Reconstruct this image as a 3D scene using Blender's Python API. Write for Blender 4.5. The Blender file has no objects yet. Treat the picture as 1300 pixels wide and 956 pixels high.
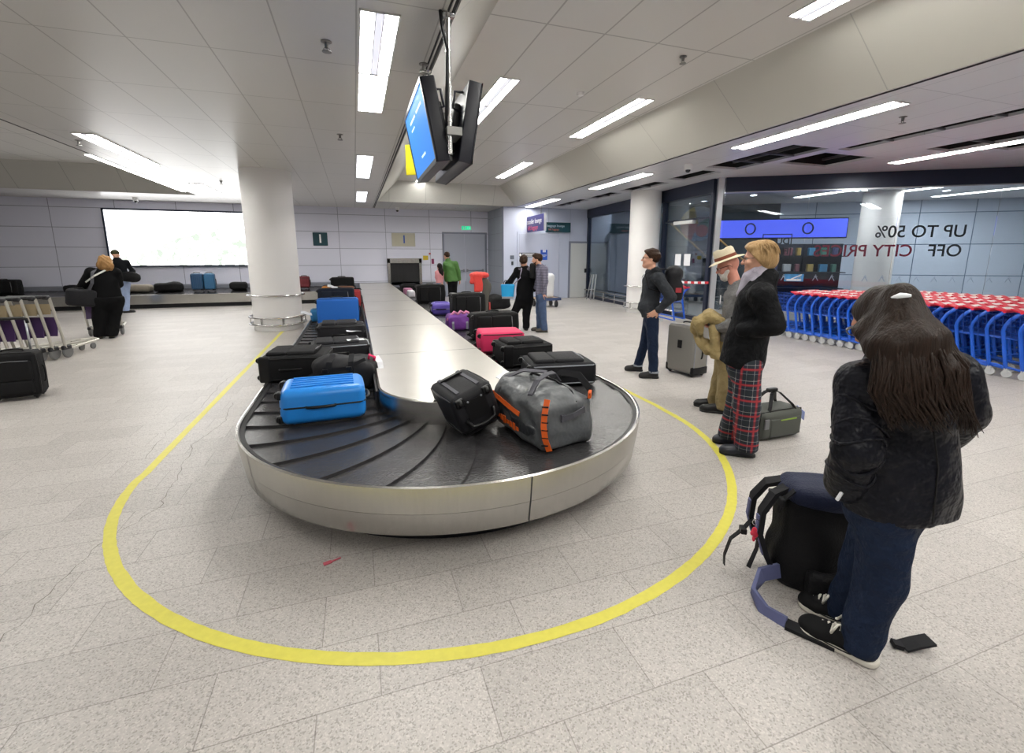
import bpy, bmesh, math, random
import numpy as np
from mathutils import Vector, Matrix, Quaternion
random.seed(7)
rng = np.random.RandomState(5)
SC = bpy.context.scene
COL = SC.collection
PI = math.pi

# ------------------------------------------------------------------ materials
def lin(c):
    return tuple((x/12.92 if x <= .04045 else ((x+.055)/1.055)**2.4) for x in c)
def hexc(h):
    return tuple(int(h[i:i+2], 16)/255 for i in (0, 2, 4))
MATS = {}
def mat(name, color, rough=.6, metal=0., spec=.5, bump=0., bscale=40., vary=0., vscale=8., coat=0., bd=.02, emit=None, estr=0., sheen=0., stretch=None):
    """principled material, sRGB hex colour, optional noise bump and colour variation (object coordinates)"""
    if name in MATS: return MATS[name]
    m = bpy.data.materials.new(name); m.use_nodes = True
    nt = m.node_tree; b = nt.nodes['Principled BSDF']
    c = lin(hexc(color))
    b.inputs['Base Color'].default_value = (*c, 1)
    b.inputs['Roughness'].default_value = rough
    b.inputs['Metallic'].default_value = metal
    b.inputs['Specular IOR Level'].default_value = spec
    b.inputs['Coat Weight'].default_value = coat
    b.inputs['Sheen Weight'].default_value = sheen
    if emit:
        b.inputs['Emission Color'].default_value = (*lin(hexc(emit)), 1)
        b.inputs['Emission Strength'].default_value = estr
    if bump or vary:
        tc = nt.nodes.new('ShaderNodeTexCoord')
        src = tc.outputs['Object']
        if stretch:
            mp = nt.nodes.new('ShaderNodeMapping'); mp.inputs['Scale'].default_value = stretch
            nt.links.new(src, mp.inputs['Vector']); src = mp.outputs['Vector']
    if bump:
        n = nt.nodes.new('ShaderNodeTexNoise'); n.inputs['Scale'].default_value = bscale; n.inputs['Detail'].default_value = 3
        nt.links.new(src, n.inputs['Vector'])
        bp = nt.nodes.new('ShaderNodeBump'); bp.inputs['Strength'].default_value = bump; bp.inputs['Distance'].default_value = bd
        nt.links.new(n.outputs['Fac'], bp.inputs['Height']); nt.links.new(bp.outputs['Normal'], b.inputs['Normal'])
    if vary:
        n2 = nt.nodes.new('ShaderNodeTexNoise'); n2.inputs['Scale'].default_value = vscale; n2.inputs['Detail'].default_value = 4
        nt.links.new(src, n2.inputs['Vector'])
        mx = nt.nodes.new('ShaderNodeMix'); mx.data_type = 'RGBA'
        mx.inputs['A'].default_value = (*[x*(1-vary) for x in c], 1)
        mx.inputs['B'].default_value = (*[min(1, x*(1+vary)+.01*vary) for x in c], 1)
        nt.links.new(n2.outputs['Fac'], mx.inputs['Factor']); nt.links.new(mx.outputs['Result'], b.inputs['Base Color'])
    MATS[name] = m
    return m
class NB:
    """tiny node-graph builder"""
    def __init__(s, m): s.nt = m.node_tree; s.b = s.nt.nodes['Principled BSDF']
    def n(s, t, **kw):
        x = s.nt.nodes.new(t)
        for k, v in kw.items():
            if k in x.inputs: x.inputs[k].default_value = v
            else: setattr(x, k, v)
        return x
    def l(s, a, b): s.nt.links.new(a, b)
    def math(s, op, a, b=None):
        x = s.n('ShaderNodeMath', operation=op)
        for i, v in enumerate((a, b)):
            if v is None: continue
            if isinstance(v, (int, float)): x.inputs[i].default_value = v
            else: s.l(v, x.inputs[i])
        return x.outputs[0]
    def mix(s, f, a, b):
        x = s.n('ShaderNodeMix', data_type='RGBA')
        for k, v in (('Factor', f), ('A', a), ('B', b)):
            if isinstance(v, (int, float)): x.inputs[k].default_value = v
            elif isinstance(v, tuple): x.inputs[k].default_value = (*v, 1) if len(v) == 3 else v
            elif isinstance(v, str): x.inputs[k].default_value = (*lin(hexc(v)), 1)
            else: s.l(v, x.inputs[k])
        return x.outputs['Result']

def mat_panels(name, color, joint, w, h, axes, jw=.008, rough=.4, spec=.5, offset=0., ox=0., oy=0., vary=.03, metal=0.):
    """flat panels with thin joints; axes = which object coordinates run along the panel width and height"""
    m = mat(name, color, rough=rough, spec=spec, metal=metal)
    g = NB(m)
    tc = g.n('ShaderNodeTexCoord'); sp = g.n('ShaderNodeSeparateXYZ'); g.l(tc.outputs['Object'], sp.inputs[0])
    cb = g.n('ShaderNodeCombineXYZ')
    g.l(g.math('ADD', sp.outputs[axes[0]], ox), cb.inputs[0]); g.l(g.math('ADD', sp.outputs[axes[1]], oy), cb.inputs[1])
    br = g.n('ShaderNodeTexBrick', offset=offset, squash=1.0)
    br.inputs['Scale'].default_value = 1; br.inputs['Brick Width'].default_value = w; br.inputs['Row Height'].default_value = h
    br.inputs['Mortar Size'].default_value = jw; br.inputs['Mortar Smooth'].default_value = 0; br.inputs['Bias'].default_value = 0
    c = lin(hexc(color))
    br.inputs['Color1'].default_value = (*[x*(1-vary) for x in c], 1); br.inputs['Color2'].default_value = (*[min(1, x*(1+vary)) for x in c], 1)
    br.inputs['Mortar'].default_value = (*lin(hexc(joint)), 1)
    g.l(cb.outputs[0], br.inputs['Vector']); g.l(br.outputs['Color'], g.b.inputs['Base Color'])
    bp = g.n('ShaderNodeBump'); bp.inputs['Strength'].default_value = .4; bp.inputs['Distance'].default_value = .01; bp.invert = True
    g.l(br.outputs['Fac'], bp.inputs['Height']); g.l(bp.outputs['Normal'], g.b.inputs['Normal'])
    return m

# ------------------------------------------------------------------ mesh helpers
class MB:
    def __init__(s): s.v = []; s.f = []; s.mi = []; s.cur = 0
    def add(s, vs, fs):
        o = len(s.v); s.v += [tuple(v) for v in vs]
        for f in fs: s.f.append(tuple(i+o for i in f)); s.mi.append(s.cur)
        return s
    def box(s, x0, x1, y0, y1, z0, z1):
        return s.add([(x0,y0,z0),(x1,y0,z0),(x1,y1,z0),(x0,y1,z0),(x0,y0,z1),(x1,y0,z1),(x1,y1,z1),(x0,y1,z1)],
              [(0,3,2,1),(4,5,6,7),(0,1,5,4),(1,2,6,5),(2,3,7,6),(3,0,4,7)])
    def obox(s, c, ax, ay, az, hx, hy, hz):
        c = Vector(c); ax = Vector(ax)*hx; ay = Vector(ay)*hy; az = Vector(az)*hz
        vs = [c+ax*i+ay*j+az*k for k in (-1,1) for (i,j) in ((-1,-1),(1,-1),(1,1),(-1,1))]
        return s.add(vs, [(0,3,2,1),(4,5,6,7),(0,1,5,4),(1,2,6,5),(2,3,7,6),(3,0,4,7)])
    def quad(s, a, b, c, d): return s.add([a,b,c,d], [(0,1,2,3)])
    def tube(s, pts, r, n=8, closed=False, ry=None):
        P = [Vector(p) for p in pts]; m = len(P); rs = r if isinstance(r, (list, tuple)) else [r]*m
        vs = []; up = None
        for i, p in enumerate(P):
            if closed: t = P[(i+1) % m]-P[i-1]
            else: t = P[min(i+1, m-1)]-P[max(i-1, 0)]
            t = t.normalized() if t.length > 1e-9 else Vector((0,0,1))
            if up is None:
                up = Vector((0,0,1)) if abs(t.z) < .9 else Vector((1,0,0))
            a = t.cross(up)
            if a.length < 1e-6: a = t.orthogonal()
            a.normalize(); b = a.cross(t).normalized(); up = b
            rb = rs[i]*(ry if ry else 1)
            vs += [p+a*math.cos(2*PI*k/n)*rs[i]+b*math.sin(2*PI*k/n)*rb for k in range(n)]
        fs = []
        for i in range(m if closed else m-1):
            j = (i+1) % m
            for k in range(n):
                k2 = (k+1) % n
                fs.append((i*n+k, i*n+k2, j*n+k2, j*n+k))
        if not closed: fs += [tuple(reversed(range(n))), tuple(range((m-1)*n, m*n))]
        return s.add(vs, fs)
    def strap(s, pts, w, t, wdir):
        """flat webbing along pts; wdir = width direction (vector or list)"""
        P = [Vector(p) for p in pts]; m = len(P); vs = []
        for i, p in enumerate(P):
            T = (P[min(i+1, m-1)]-P[max(i-1, 0)]).normalized()
            wd = Vector(wdir[i] if isinstance(wdir, list) else wdir); wd = (wd-T*wd.dot(T)).normalized(); nn = T.cross(wd)
            vs += [p+wd*w/2+nn*t/2, p-wd*w/2+nn*t/2, p-wd*w/2-nn*t/2, p+wd*w/2-nn*t/2]
        fs = [(3,2,1,0), ((m-1)*4, (m-1)*4+1, (m-1)*4+2, (m-1)*4+3)]
        for i in range(m-1):
            for k in range(4):
                fs.append((i*4+k, i*4+(k+1) % 4, i*4+4+(k+1) % 4, i*4+4+k))
        return s.add(vs, fs)
    def cyl(s, a, b, r, n=16, r2=None): return s.tube([a, b], [r, r if r2 is None else r2], n)
    def lathe(s, prof, n=24, c=(0,0,0), axis='z', caps=True):
        vs = []
        for (r, z) in prof:
            for k in range(n):
                x, y = r*math.cos(2*PI*k/n), r*math.sin(2*PI*k/n)
                p = (x, y, z) if axis == 'z' else ((z, x, y) if axis == 'x' else (y, z, x))
                vs.append((p[0]+c[0], p[1]+c[1], p[2]+c[2]))
        fs = []
        for i in range(len(prof)-1):
            for k in range(n):
                k2 = (k+1) % n
                fs.append((i*n+k, i*n+k2, (i+1)*n+k2, (i+1)*n+k))
        if caps: fs += [tuple(reversed(range(n))), tuple(range((len(prof)-1)*n, len(prof)*n))]
        return s.add(vs, fs)
    def rbox(s, cx, cy, cz, lx, ly, lz, r=.03, n=4, e=None, bulge=0.):
        """rounded box (superellipsoid-free): subdivided cube projected to rounded corners"""
        hx, hy, hz = lx/2, ly/2, lz/2; r = min(r, hx, hy, hz)
        N = 2*n+3
        def coords(h):
            a = [-h + r*(1-math.cos(PI/2*i/n)) for i in range(n+1)]
            return a + [0.] + [-x for x in reversed(a)]
        # cube-sphere style: angles param
        def line(h):
            inner = h-r
            out = []
            for i in range(n+1):
                out.append((-inner, -math.cos(PI/4*i/n)*0-1+ i/n, True))
            return out
        idx = {}; vs = []; fs = []
        us = [-1+ i/n for i in range(n+1)]
        par = [(-1, u) for u in us] + [(0, 0)] + [(1, -u) for u in reversed(us)]
        M = len(par)
        def vert(i, j, k, fixed):
            key = (i, j, k)
            if key in idx: return idx[key]
            pi, pj, pk = par[i], par[j], par[k]
            d = Vector((math.tan(pi[1]*PI/4), math.tan(pj[1]*PI/4), math.tan(pk[1]*PI/4)))
            if d.length > 0: d.normalize()
            base = Vector((pi[0]*(hx-r), pj[0]*(hy-r), pk[0]*(hz-r)))
            p = base+d*r
            if bulge:
                bx = 1-(p.x/hx)**2; by = 1-(p.y/hy)**2; bz = 1-(p.z/hz)**2
                p = p+Vector((d.x*max(0, by*bz), d.y*max(0, bx*bz), d.z*max(0, bx*by)))*bulge
            idx[key] = len(vs); vs.append((p.x+cx, p.y+cy, p.z+cz)); return idx[key]
        for fixed in (0, M-1):
            for a in range(M-1):
                for b in range(M-1):
                    for ax in range(3):
                        def K(a_, b_):
                            t = [0, 0, 0]; t[ax] = fixed; t[(ax+1) % 3] = a_; t[(ax+2) % 3] = b_
                            return vert(*t, fixed)
                        q = (K(a, b), K(a+1, b), K(a+1, b+1), K(a, b+1))
                        fs.append(q if fixed else tuple(reversed(q)))
        return s.add(vs, fs)
    def build(s, name, m, parent=None, smooth=False, mats=None, loc=None):
        me = bpy.data.meshes.new(name); me.from_pydata(s.v, [], s.f)
        for mm in (mats or [m]): me.materials.append(mm)
        if mats: me.polygons.foreach_set('material_index', s.mi)
        if smooth: 
            me.polygons.foreach_set('use_smooth', [True]*len(me.polygons))
            if smooth is not True:
                try: me.set_sharp_from_angle(angle=smooth)
                except Exception: pass
        me.update()
        o = bpy.data.objects.new(name, me); COL.objects.link(o)
        if parent: o.parent = parent
        if loc: o.location = loc
        return o
SA = math.radians(40)
def tag(o, label=None, cat=None, group=None, kind=None):
    if label: o['label'] = label
    if cat: o['category'] = cat
    if group: o['group'] = group
    if kind: o['kind'] = kind
    return o
def thing(name, label, cat, loc=(0,0,0), rz=0, group=None, mtx=None):
    o = bpy.data.objects.new(name, None); COL.objects.link(o); o.empty_display_size = .1
    if mtx is not None: o.matrix_world = mtx
    else: o.location = loc; o.rotation_euler = (0,0,rz)
    return tag(o, label, cat, group)
KIDS = {}
def copy_tree(o, label=None, parent=None):
    c = o.copy(); COL.objects.link(c)
    if parent: c.parent = parent; c.matrix_parent_inverse = o.matrix_parent_inverse
    if label: c['label'] = label
    for ch in [x for x in KIDS.get(o.name, o.children)]: copy_tree(ch, None, c)
    return c
def struct(o): o['kind'] = 'structure'; return o
def text_mesh(body, size, m, name, parent=None, mtx=None, ext=.002, align='CENTER', sx=1., bold=0.):
    cu = bpy.data.curves.new(name, 'FONT'); cu.body = body; cu.size = size; cu.extrude = ext; cu.align_x = align; cu.align_y = 'CENTER'; cu.offset = bold
    t = bpy.data.objects.new(name+'_tmp', cu); COL.objects.link(t)
    dg = bpy.context.evaluated_depsgraph_get(); me = bpy.data.meshes.new_from_object(t.evaluated_get(dg)); bpy.data.objects.remove(t); bpy.data.curves.remove(cu)
    me.materials.clear(); me.materials.append(m)
    if sx != 1.:
        for v in me.vertices: v.co.x *= sx
    o = bpy.data.objects.new(name, me); COL.objects.link(o)
    if parent: o.parent = parent
    if mtx is not None: o.matrix_basis = mtx
    return o
def frame(o, x, y, z=None):
    """matrix from origin and local x, y axes"""
    x = Vector(x).normalized(); y = Vector(y); y = (y-x*y.dot(x)).normalized(); z = x.cross(y)
    return Matrix(((x.x,y.x,z.x,o[0]),(x.y,y.y,z.y,o[1]),(x.z,y.z,z.z,o[2]),(0,0,0,1)))

# ------------------------------------------------------------------ distance-field modelling (smooth organic meshes)
class SDF:
    """list of primitives combined in order on a grid, meshed with surface nets"""
    def __init__(s): s.ops = []; s.lo = []; s.hi = []
    def _bb(s, a, r): a = np.array(a, float); s.lo.append(a-r); s.hi.append(a+r)
    def cone(s, a, b, ra, rb=None, k=.02, flat=None, mode='u'):
        """round cone a->b; flat=(dir, factor): squeeze along a direction"""
        rb = ra if rb is None else rb
        if mode == 'u': s._bb(a, ra); s._bb(b, rb)
        s.ops.append(('c', np.array(a, float), np.array(b, float), ra, rb, k, flat, mode)); return s
    def ell(s, c, rad, R=None, k=.02, mode='u'):
        if mode == 'u': s._bb(c, max(rad))
        s.ops.append(('e', np.array(c, float), np.array(rad, float), None if R is None else np.array(R, float), k, mode)); return s
    def box(s, c, half, R=None, r=.02, k=.02, mode='u'):
        if mode == 'u': s._bb(c, float(np.linalg.norm(half)))
        s.ops.append(('b', np.array(c, float), np.array(half, float), None if R is None else np.array(R, float), r, k, mode)); return s
    def half(s, p, n, k=.004):
        """cut away the side n points to"""
        n = np.array(n, float); n /= np.linalg.norm(n)
        s.ops.append(('h', np.array(p, float), n, k)); return s
    def noise(s, amp, freq, seed=0, stretch=(1,1,1)):
        s.ops.append(('n', amp, freq, seed, stretch)); return s
    def shell(s, t):
        s.ops.append(('s', t)); return s
    def eval(s, X, Y, Z):
        D = np.full(X.shape, 9., np.float32)
        for o in s.ops:
            t = o[0]
            if t == 'c':
                _, a, b, ra, rb, k, flat, mode = o
                px, py, pz = X-a[0], Y-a[1], Z-a[2]; ab = b-a
                if flat is not None:
                    n, fct = np.array(flat[0], float), flat[1]; n = n/np.linalg.norm(n)
                    q = (px*n[0]+py*n[1]+pz*n[2])*(1/fct-1)
                    px, py, pz = px+q*n[0], py+q*n[1], pz+q*n[2]
                    ab = ab+n*np.dot(ab, n)*(1/fct-1)
                L = max(1e-9, float(ab@ab))
                h = np.clip((px*ab[0]+py*ab[1]+pz*ab[2])/L, 0, 1)
                d = np.sqrt((px-h*ab[0])**2+(py-h*ab[1])**2+(pz-h*ab[2])**2)-(ra+(rb-ra)*h)
                if flat is not None: d = d*(.5+.5*flat[1])
            elif t == 'e':
                _, c, rad, R, k, mode = o
                px, py, pz = X-c[0], Y-c[1], Z-c[2]
                if R is not None: px, py, pz = (px*R[0][0]+py*R[0][1]+pz*R[0][2], px*R[1][0]+py*R[1][1]+pz*R[1][2], px*R[2][0]+py*R[2][1]+pz*R[2][2])
                k0 = np.sqrt((px/rad[0])**2+(py/rad[1])**2+(pz/rad[2])**2); k1 = np.sqrt((px/rad[0]**2)**2+(py/rad[1]**2)**2+(pz/rad[2]**2)**2)+1e-9
                d = k0*(k0-1)/k1
            elif t == 'b':
                _, c, hf, R, r, k, mode = o
                px, py, pz = X-c[0], Y-c[1], Z-c[2]
                if R is not None: px, py, pz = (px*R[0][0]+py*R[0][1]+pz*R[0][2], px*R[1][0]+py*R[1][1]+pz*R[1][2], px*R[2][0]+py*R[2][1]+pz*R[2][2])
                qx, qy, qz = np.abs(px)-hf[0]+r, np.abs(py)-hf[1]+r, np.abs(pz)-hf[2]+r
                d = np.sqrt(np.maximum(qx, 0)**2+np.maximum(qy, 0)**2+np.maximum(qz, 0)**2)+np.minimum(np.maximum(qx, np.maximum(qy, qz)), 0)-r
            elif t == 'h':
                _, p, n, k = o
                d = (X-p[0])*n[0]+(Y-p[1])*n[1]+(Z-p[2])*n[2]
                hh = np.clip(.5-.5*(D-d)/k, 0, 1); D = D+(d-D)*hh+k*hh*(1-hh); continue
            elif t == 'n':
                _, amp, fr, sd, st = o
                r = np.random.RandomState(sd); acc = 0
                for i in range(7):
                    v = r.normal(size=3)*np.array(st)*fr*(.6+.25*i); ph = r.rand()*6.28
                    u = r.normal(size=3)*np.array(st)*fr*.5; ph2 = r.rand()*6.28
                    acc = acc+np.sin(X*v[0]+Y*v[1]+Z*v[2]+ph+1.3*np.sin(X*u[0]+Y*u[1]+Z*u[2]+ph2))/(1+.35*i)
                D = D+amp*acc/2.2; continue
            elif t == 's':
                D = np.maximum(D, -(D+o[1])); continue
            if mode == 'u':
                h = np.clip(.5+.5*(D-d)/k, 0, 1); D = D+(d-D)*h-k*h*(1-h)
            elif mode == 's':
                h = np.clip(.5-.5*(D+d)/k, 0, 1); D = D+(-d-D)*h+k*h*(1-h)
            elif mode == 'i':
                h = np.clip(.5-.5*(D-d)/k, 0, 1); D = D+(d-D)*h+k*h*(1-h)
        return D
    def mesh(s, res, lo=None, hi=None, pad=.03):
        lo = np.min(s.lo, 0)-pad if lo is None else np.array(lo, float); hi = np.max(s.hi, 0)+pad if hi is None else np.array(hi, float)
        n = np.maximum(3, np.ceil((hi-lo)/res).astype(int)+1)
        ax = [(lo[i]+res*np.arange(n[i])).astype(np.float32) for i in range(3)]
        X, Y, Z = np.meshgrid(*ax, indexing='ij'); D = s.eval(X, Y, Z)
        return nets(D, lo, res)
def nets(D, lo, res):
    S = D < 0
    n = np.array(D.shape)
    c = np.zeros(n-1, np.int8)
    for i in (0,1):
        for j in (0,1):
            for k in (0,1): c += S[i:n[0]-1+i, j:n[1]-1+j, k:n[2]-1+k]
    act = (c > 0) & (c < 8); ids = np.full(n-1, -1, np.int64); I = np.argwhere(act); ids[act] = np.arange(len(I))
    acc = np.zeros((len(I), 3)); cnt = np.zeros(len(I))
    corners = [(i,j,k) for i in (0,1) for j in (0,1) for k in (0,1)]
    for a in corners:
        for axis in range(3):
            if a[axis]: continue
            b = list(a); b[axis] = 1
            da = D[I[:,0]+a[0], I[:,1]+a[1], I[:,2]+a[2]]; db = D[I[:,0]+b[0], I[:,1]+b[1], I[:,2]+b[2]]
            m = (da < 0) != (db < 0)
            t = np.where(m, da/np.where(m, da-db, 1), 0)
            p = np.tile(np.array(a, float), (len(I), 1)); p[:, axis] += t
            acc[m] += p[m]; cnt[m] += 1
    V = (I+acc/np.maximum(cnt, 1)[:,None])*res+lo
    F = []
    for axis in range(3):
        u, v = (axis+1) % 3, (axis+2) % 3
        sl0 = [slice(None)]*3; sl1 = [slice(None)]*3; sl0[axis] = slice(0, -1); sl1[axis] = slice(1, None)
        A = S[tuple(sl0)]; B = S[tuple(sl1)]
        E = np.argwhere(A != B)
        ok = (E[:,u] > 0) & (E[:,v] > 0) & (E[:,u] < n[u]-1) & (E[:,v] < n[v]-1); E = E[ok]
        if not len(E): continue
        flip = A[E[:,0], E[:,1], E[:,2]]
        def cell(du, dv):
            e = E.copy(); e[:,u] -= du; e[:,v] -= dv; return ids[e[:,0], e[:,1], e[:,2]]
        q = np.stack([cell(1,1), cell(0,1), cell(0,0), cell(1,0)], 1)
        q[~flip] = q[~flip][:, ::-1]
        F.append(q)
    F = np.concatenate(F) if F else np.zeros((0,4), int)
    return V, F
def npobj(name, parts, m, parent=None, smooth=True):
    """object from one or more (V, F) arrays"""
    V = np.concatenate([p[0] for p in parts]); off = 0; Fs = []
    for p in parts: Fs.append(p[1]+off); off += len(p[0])
    F = np.concatenate(Fs)
    me = bpy.data.meshes.new(name); me.vertices.add(len(V)); me.vertices.foreach_set('co', V.astype(np.float32).ravel())
    me.loops.add(F.size); me.loops.foreach_set('vertex_index', F.astype(np.int32).ravel())
    me.polygons.add(len(F)); me.polygons.foreach_set('loop_start', np.arange(0, F.size, 4, dtype=np.int32))
    me.polygons.foreach_set('loop_total', np.full(len(F), 4, np.int32))
    me.polygons.foreach_set('use_smooth', [smooth]*len(F)); me.materials.append(m); me.update(calc_edges=True); me.validate()
    o = bpy.data.objects.new(name, me); COL.objects.link(o)
    if parent: o.parent = parent
    return o
# ================================================================== SETTING
M_floor = mat('terrazzo', 'c9c5c0', rough=.42, spec=.45)
def _floor():
    g = NB(M_floor)
    tc = g.n('ShaderNodeTexCoord')
    br = g.n('ShaderNodeTexBrick', offset=.37)
    br.inputs['Scale'].default_value = 1; br.inputs['Brick Width'].default_value = .6; br.inputs['Row Height'].default_value = .3
    br.inputs['Mortar Size'].default_value = .0022; br.inputs['Bias'].default_value = 0; br.inputs['Mortar Smooth'].default_value = .2
    br.inputs['Color1'].default_value = (*lin(hexc('aca7a3')), 1); br.inputs['Color2'].default_value = (*lin(hexc('b7b2ae')), 1); br.inputs['Mortar'].default_value = (*lin(hexc('8f8985')), 1)
    g.l(tc.outputs['Object'], br.inputs['Vector'])
    v = g.n('ShaderNodeTexVoronoi'); v.inputs['Scale'].default_value = 175; g.l(tc.outputs['Object'], v.inputs['Vector'])
    bw = g.n('ShaderNodeSeparateColor'); g.l(v.outputs['Color'], bw.inputs[0])
    ramp = g.n('ShaderNodeValToRGB'); e = ramp.color_ramp; e.interpolation = 'CONSTANT'
    e.elements[0].position = 0; e.elements[0].color = (.60,.59,.58,1); e.elements[1].position = .16; e.elements[1].color = (.93,.93,.93,1)
    x = e.elements.new(.55); x.color = (1.04,1.04,1.04,1); y = e.elements.new(.86); y.color = (1.22,1.22,1.22,1)
    g.l(bw.outputs[0], ramp.inputs[0])
    mul = g.n('ShaderNodeMix', data_type='RGBA', blend_type='MULTIPLY'); mul.inputs['Factor'].default_value = .75
    g.l(br.outputs['Color'], mul.inputs['A']); g.l(ramp.outputs[0], mul.inputs['B'])
    n = g.n('ShaderNodeTexNoise'); n.inputs['Scale'].default_value = .9; n.inputs['Detail'].default_value = 5; g.l(tc.outputs['Object'], n.inputs['Vector'])
    r2 = g.n('ShaderNodeMapRange'); r2.inputs['From Min'].default_value = .3; r2.inputs['From Max'].default_value = .7; r2.inputs['To Min'].default_value = .93; r2.inputs['To Max'].default_value = 1.05
    g.l(n.outputs['Fac'], r2.inputs['Value'])
    m2 = g.n('ShaderNodeMix', data_type='RGBA', blend_type='MULTIPLY'); m2.inputs['Factor'].default_value = 1
    g.l(mul.outputs['Result'], m2.inputs['A']); g.l(r2.outputs[0], m2.inputs['B']); g.l(m2.outputs['Result'], g.b.inputs['Base Color'])
    r3 = g.n('ShaderNodeMapRange'); r3.inputs['To Min'].default_value = .34; r3.inputs['To Max'].default_value = .52; g.l(n.outputs['Fac'], r3.inputs['Value']); g.l(r3.outputs[0], g.b.inputs['Roughness'])
_floor()
X0, X1, Y0, Y1 = -13., 22., -7., 18.5
fl = MB(); fl.box(X0, X1, Y0, Y1+4, -.2, 0); struct(fl.build('floor', M_floor))

# cracks in the floor (thin dark fissures) and the yellow waiting line
M_crack = mat('crack', '7b756f', rough=.8)
def crack(pts, w):
    P = [Vector((x, y, .0012)) for x, y in pts]; Q = []
    r = random.Random(3)
    for a, b in zip(P, P[1:]):
        for i in range(8):
            q = a.lerp(b, i/8); d = (b-a).normalized(); Q.append(q+Vector((-d.y, d.x, 0))*r.uniform(-.018, .018))
    Q.append(P[-1]); m = MB()
    L = []; R = []
    for i, q in enumerate(Q):
        t = (Q[min(i+1, len(Q)-1)]-Q[max(0, i-1)]).normalized(); nn = Vector((-t.y, t.x, 0))*w*r.uniform(.4, 1.2)/2
        L.append(q+nn); R.append(q-nn)
    n = len(Q); m.add(L+R, [(i, n+i, n+i+1, i+1) for i in range(n-1)])
    struct(m.build('floor_crack', M_crack))
crack([(-1.62,2.05),(-1.5,2.35),(-1.47,2.9),(-1.3,3.3),(-1.32,3.7),(-1.42,4.4),(-1.30,5.0),(-1.38,5.6)], .005)
crack([(-1.7,4.2),(-1.75,4.9),(-1.66,5.6),(-1.72,6.6),(-1.62,7.4)], .004)
M_yel = mat('yellow_paint', 'd0c850', rough=.5, vary=.12, vscale=30)
def yellow():
    cx, cy, R, w = .71, 3.82, 2.30, .062
    P = [(cx-R+.01, y) for y in np.arange(10.9, cy, -.25)]+[(cx-R*math.cos(a), cy-R*math.sin(a)*.985) for a in np.linspace(0, PI, 150)]+[(cx+R+.02, y) for y in np.arange(cy+.2, 10, .25)]
    r = random.Random(5); m = MB(); L = []; Q = []
    for i, p in enumerate(P):
        a = Vector((*P[max(0, i-1)], 0)); b = Vector((*P[min(i+1, len(P)-1)], 0)); t = (b-a).normalized(); nn = Vector((-t.y, t.x, 0)); p = Vector((*p, .0016))
        L.append(p+nn*(w/2+r.uniform(-.003, .002))); Q.append(p-nn*(w/2+r.uniform(-.003, .002)))
    n = len(P); m.add(L+Q, [(i, i+1, n+i+1, n+i) for i in range(n-1)])
    o = m.build('floor_marking', M_yel); struct(o)
yellow()

# walls
M_wall = mat_panels('wall_panel_white', 'dedfee', '9598aa', 1.68, .618, (0, 2), jw=.009, rough=.45, ox=.50, oy=-.665+.618, vary=.015)
M_wall2 = mat_panels('wall_panel_blue', 'b9bfd2', '8f95a8', .9, 3.5, (0, 2), jw=.006, rough=.45, ox=.15, vary=.02)
M_wall3 = mat_panels('wall_panel_grey', '9aa0ab', '7d828e', 1.6, .618, (1, 2), jw=.008, rough=.5, vary=.02)
M_plain = mat('wall_plain', 'b9bac0', rough=.6)
M_dgrey = mat('plinth_grey', '80838d', rough=.5)
YW = 18.5; YF = 16.4
w = MB(); w.box(X0, 5.25, YW, YW+.2, 0, 3.6); struct(w.build('wall_back', M_wall))
w = MB(); w.box(5.25, 5.45, YF+.2, YW+.2, 0, 3.6); struct(w.build('wall_return', M_wall3))
w = MB(); w.box(5.25, 13.5, YF, YF+.2, 0, 3.6); struct(w.build('wall_back_right', M_wall2))
w = MB(); w.box(X0-.2, X0, Y0, YW+.2, 0, 4.2); struct(w.build('wall_left', M_plain))
w = MB(); w.box(X0, X1, Y0-.2, Y0, 0, 4.2); struct(w.build('wall_front', M_plain))
w = MB(); w.box(X1, X1+.2, Y0, YW+4, 0, 4.2); struct(w.build('wall_right', M_plain))
w = MB(); w.box(-.85, 5.25, YW-.02, YW, 0, .62); struct(w.build('baseboard_back', M_dgrey))

# ceilings
M_ceil = mat_panels('ceiling_panel', 'c6c4c1', '9d9b98', 1.25, .605, (1, 0), jw=.006, rough=.3, spec=.45, ox=.0, oy=.485, vary=.012)
M_coff = mat_panels('coffer_panel', 'd2d0cc', 'a7a5a1', 2.5, .70, (1, 0), jw=.01, rough=.34, spec=.45, oy=.0, vary=.012)
M_slope = mat_panels('bulkhead_panel', 'bcbab2', 'a3a19b', 1.9, 5, (1, 2), jw=.006, rough=.5, vary=.012, oy=.5)
M_endf = mat_panels('coffer_end_panel', 'b6b5b0', '999894', 1.2, 5, (0, 2), jw=.008, rough=.5, vary=.012, oy=.5)
M_ceilR = mat_panels('ceiling_panel_right', 'd2d3d8', 'b0b1b8', 1.25, .6, (1, 0), jw=.006, rough=.28, spec=.5, ox=.1, oy=.1, vary=.015)
M_slot = mat('ceiling_slot', '2c2c30', rough=.6)
M_dark = mat('plenum_dark', '141518', rough=.8)
ZC, ZH = 3.4, 4.05
def holed(name, x0, x1, y0, y1, z, t, holes, m):
    xs = sorted({x0, x1, *[h[0] for h in holes], *[h[1] for h in holes]}); ys = sorted({y0, y1, *[h[2] for h in holes], *[h[3] for h in holes]})
    b = MB()
    for a, c in zip(xs, xs[1:]):
        for d, e in zip(ys, ys[1:]):
            mx, my = (a+c)/2, (d+e)/2
            if any(h[0] < mx < h[1] and h[2] < my < h[3] for h in holes): continue
            b.box(a, c, d, e, z, z+t)
    return struct(b.build(name, m))
b = MB(); b.box(-4.35, .76, Y0, YW+.2, ZC, ZC+.05); struct(b.build('ceiling', M_ceil))
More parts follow.
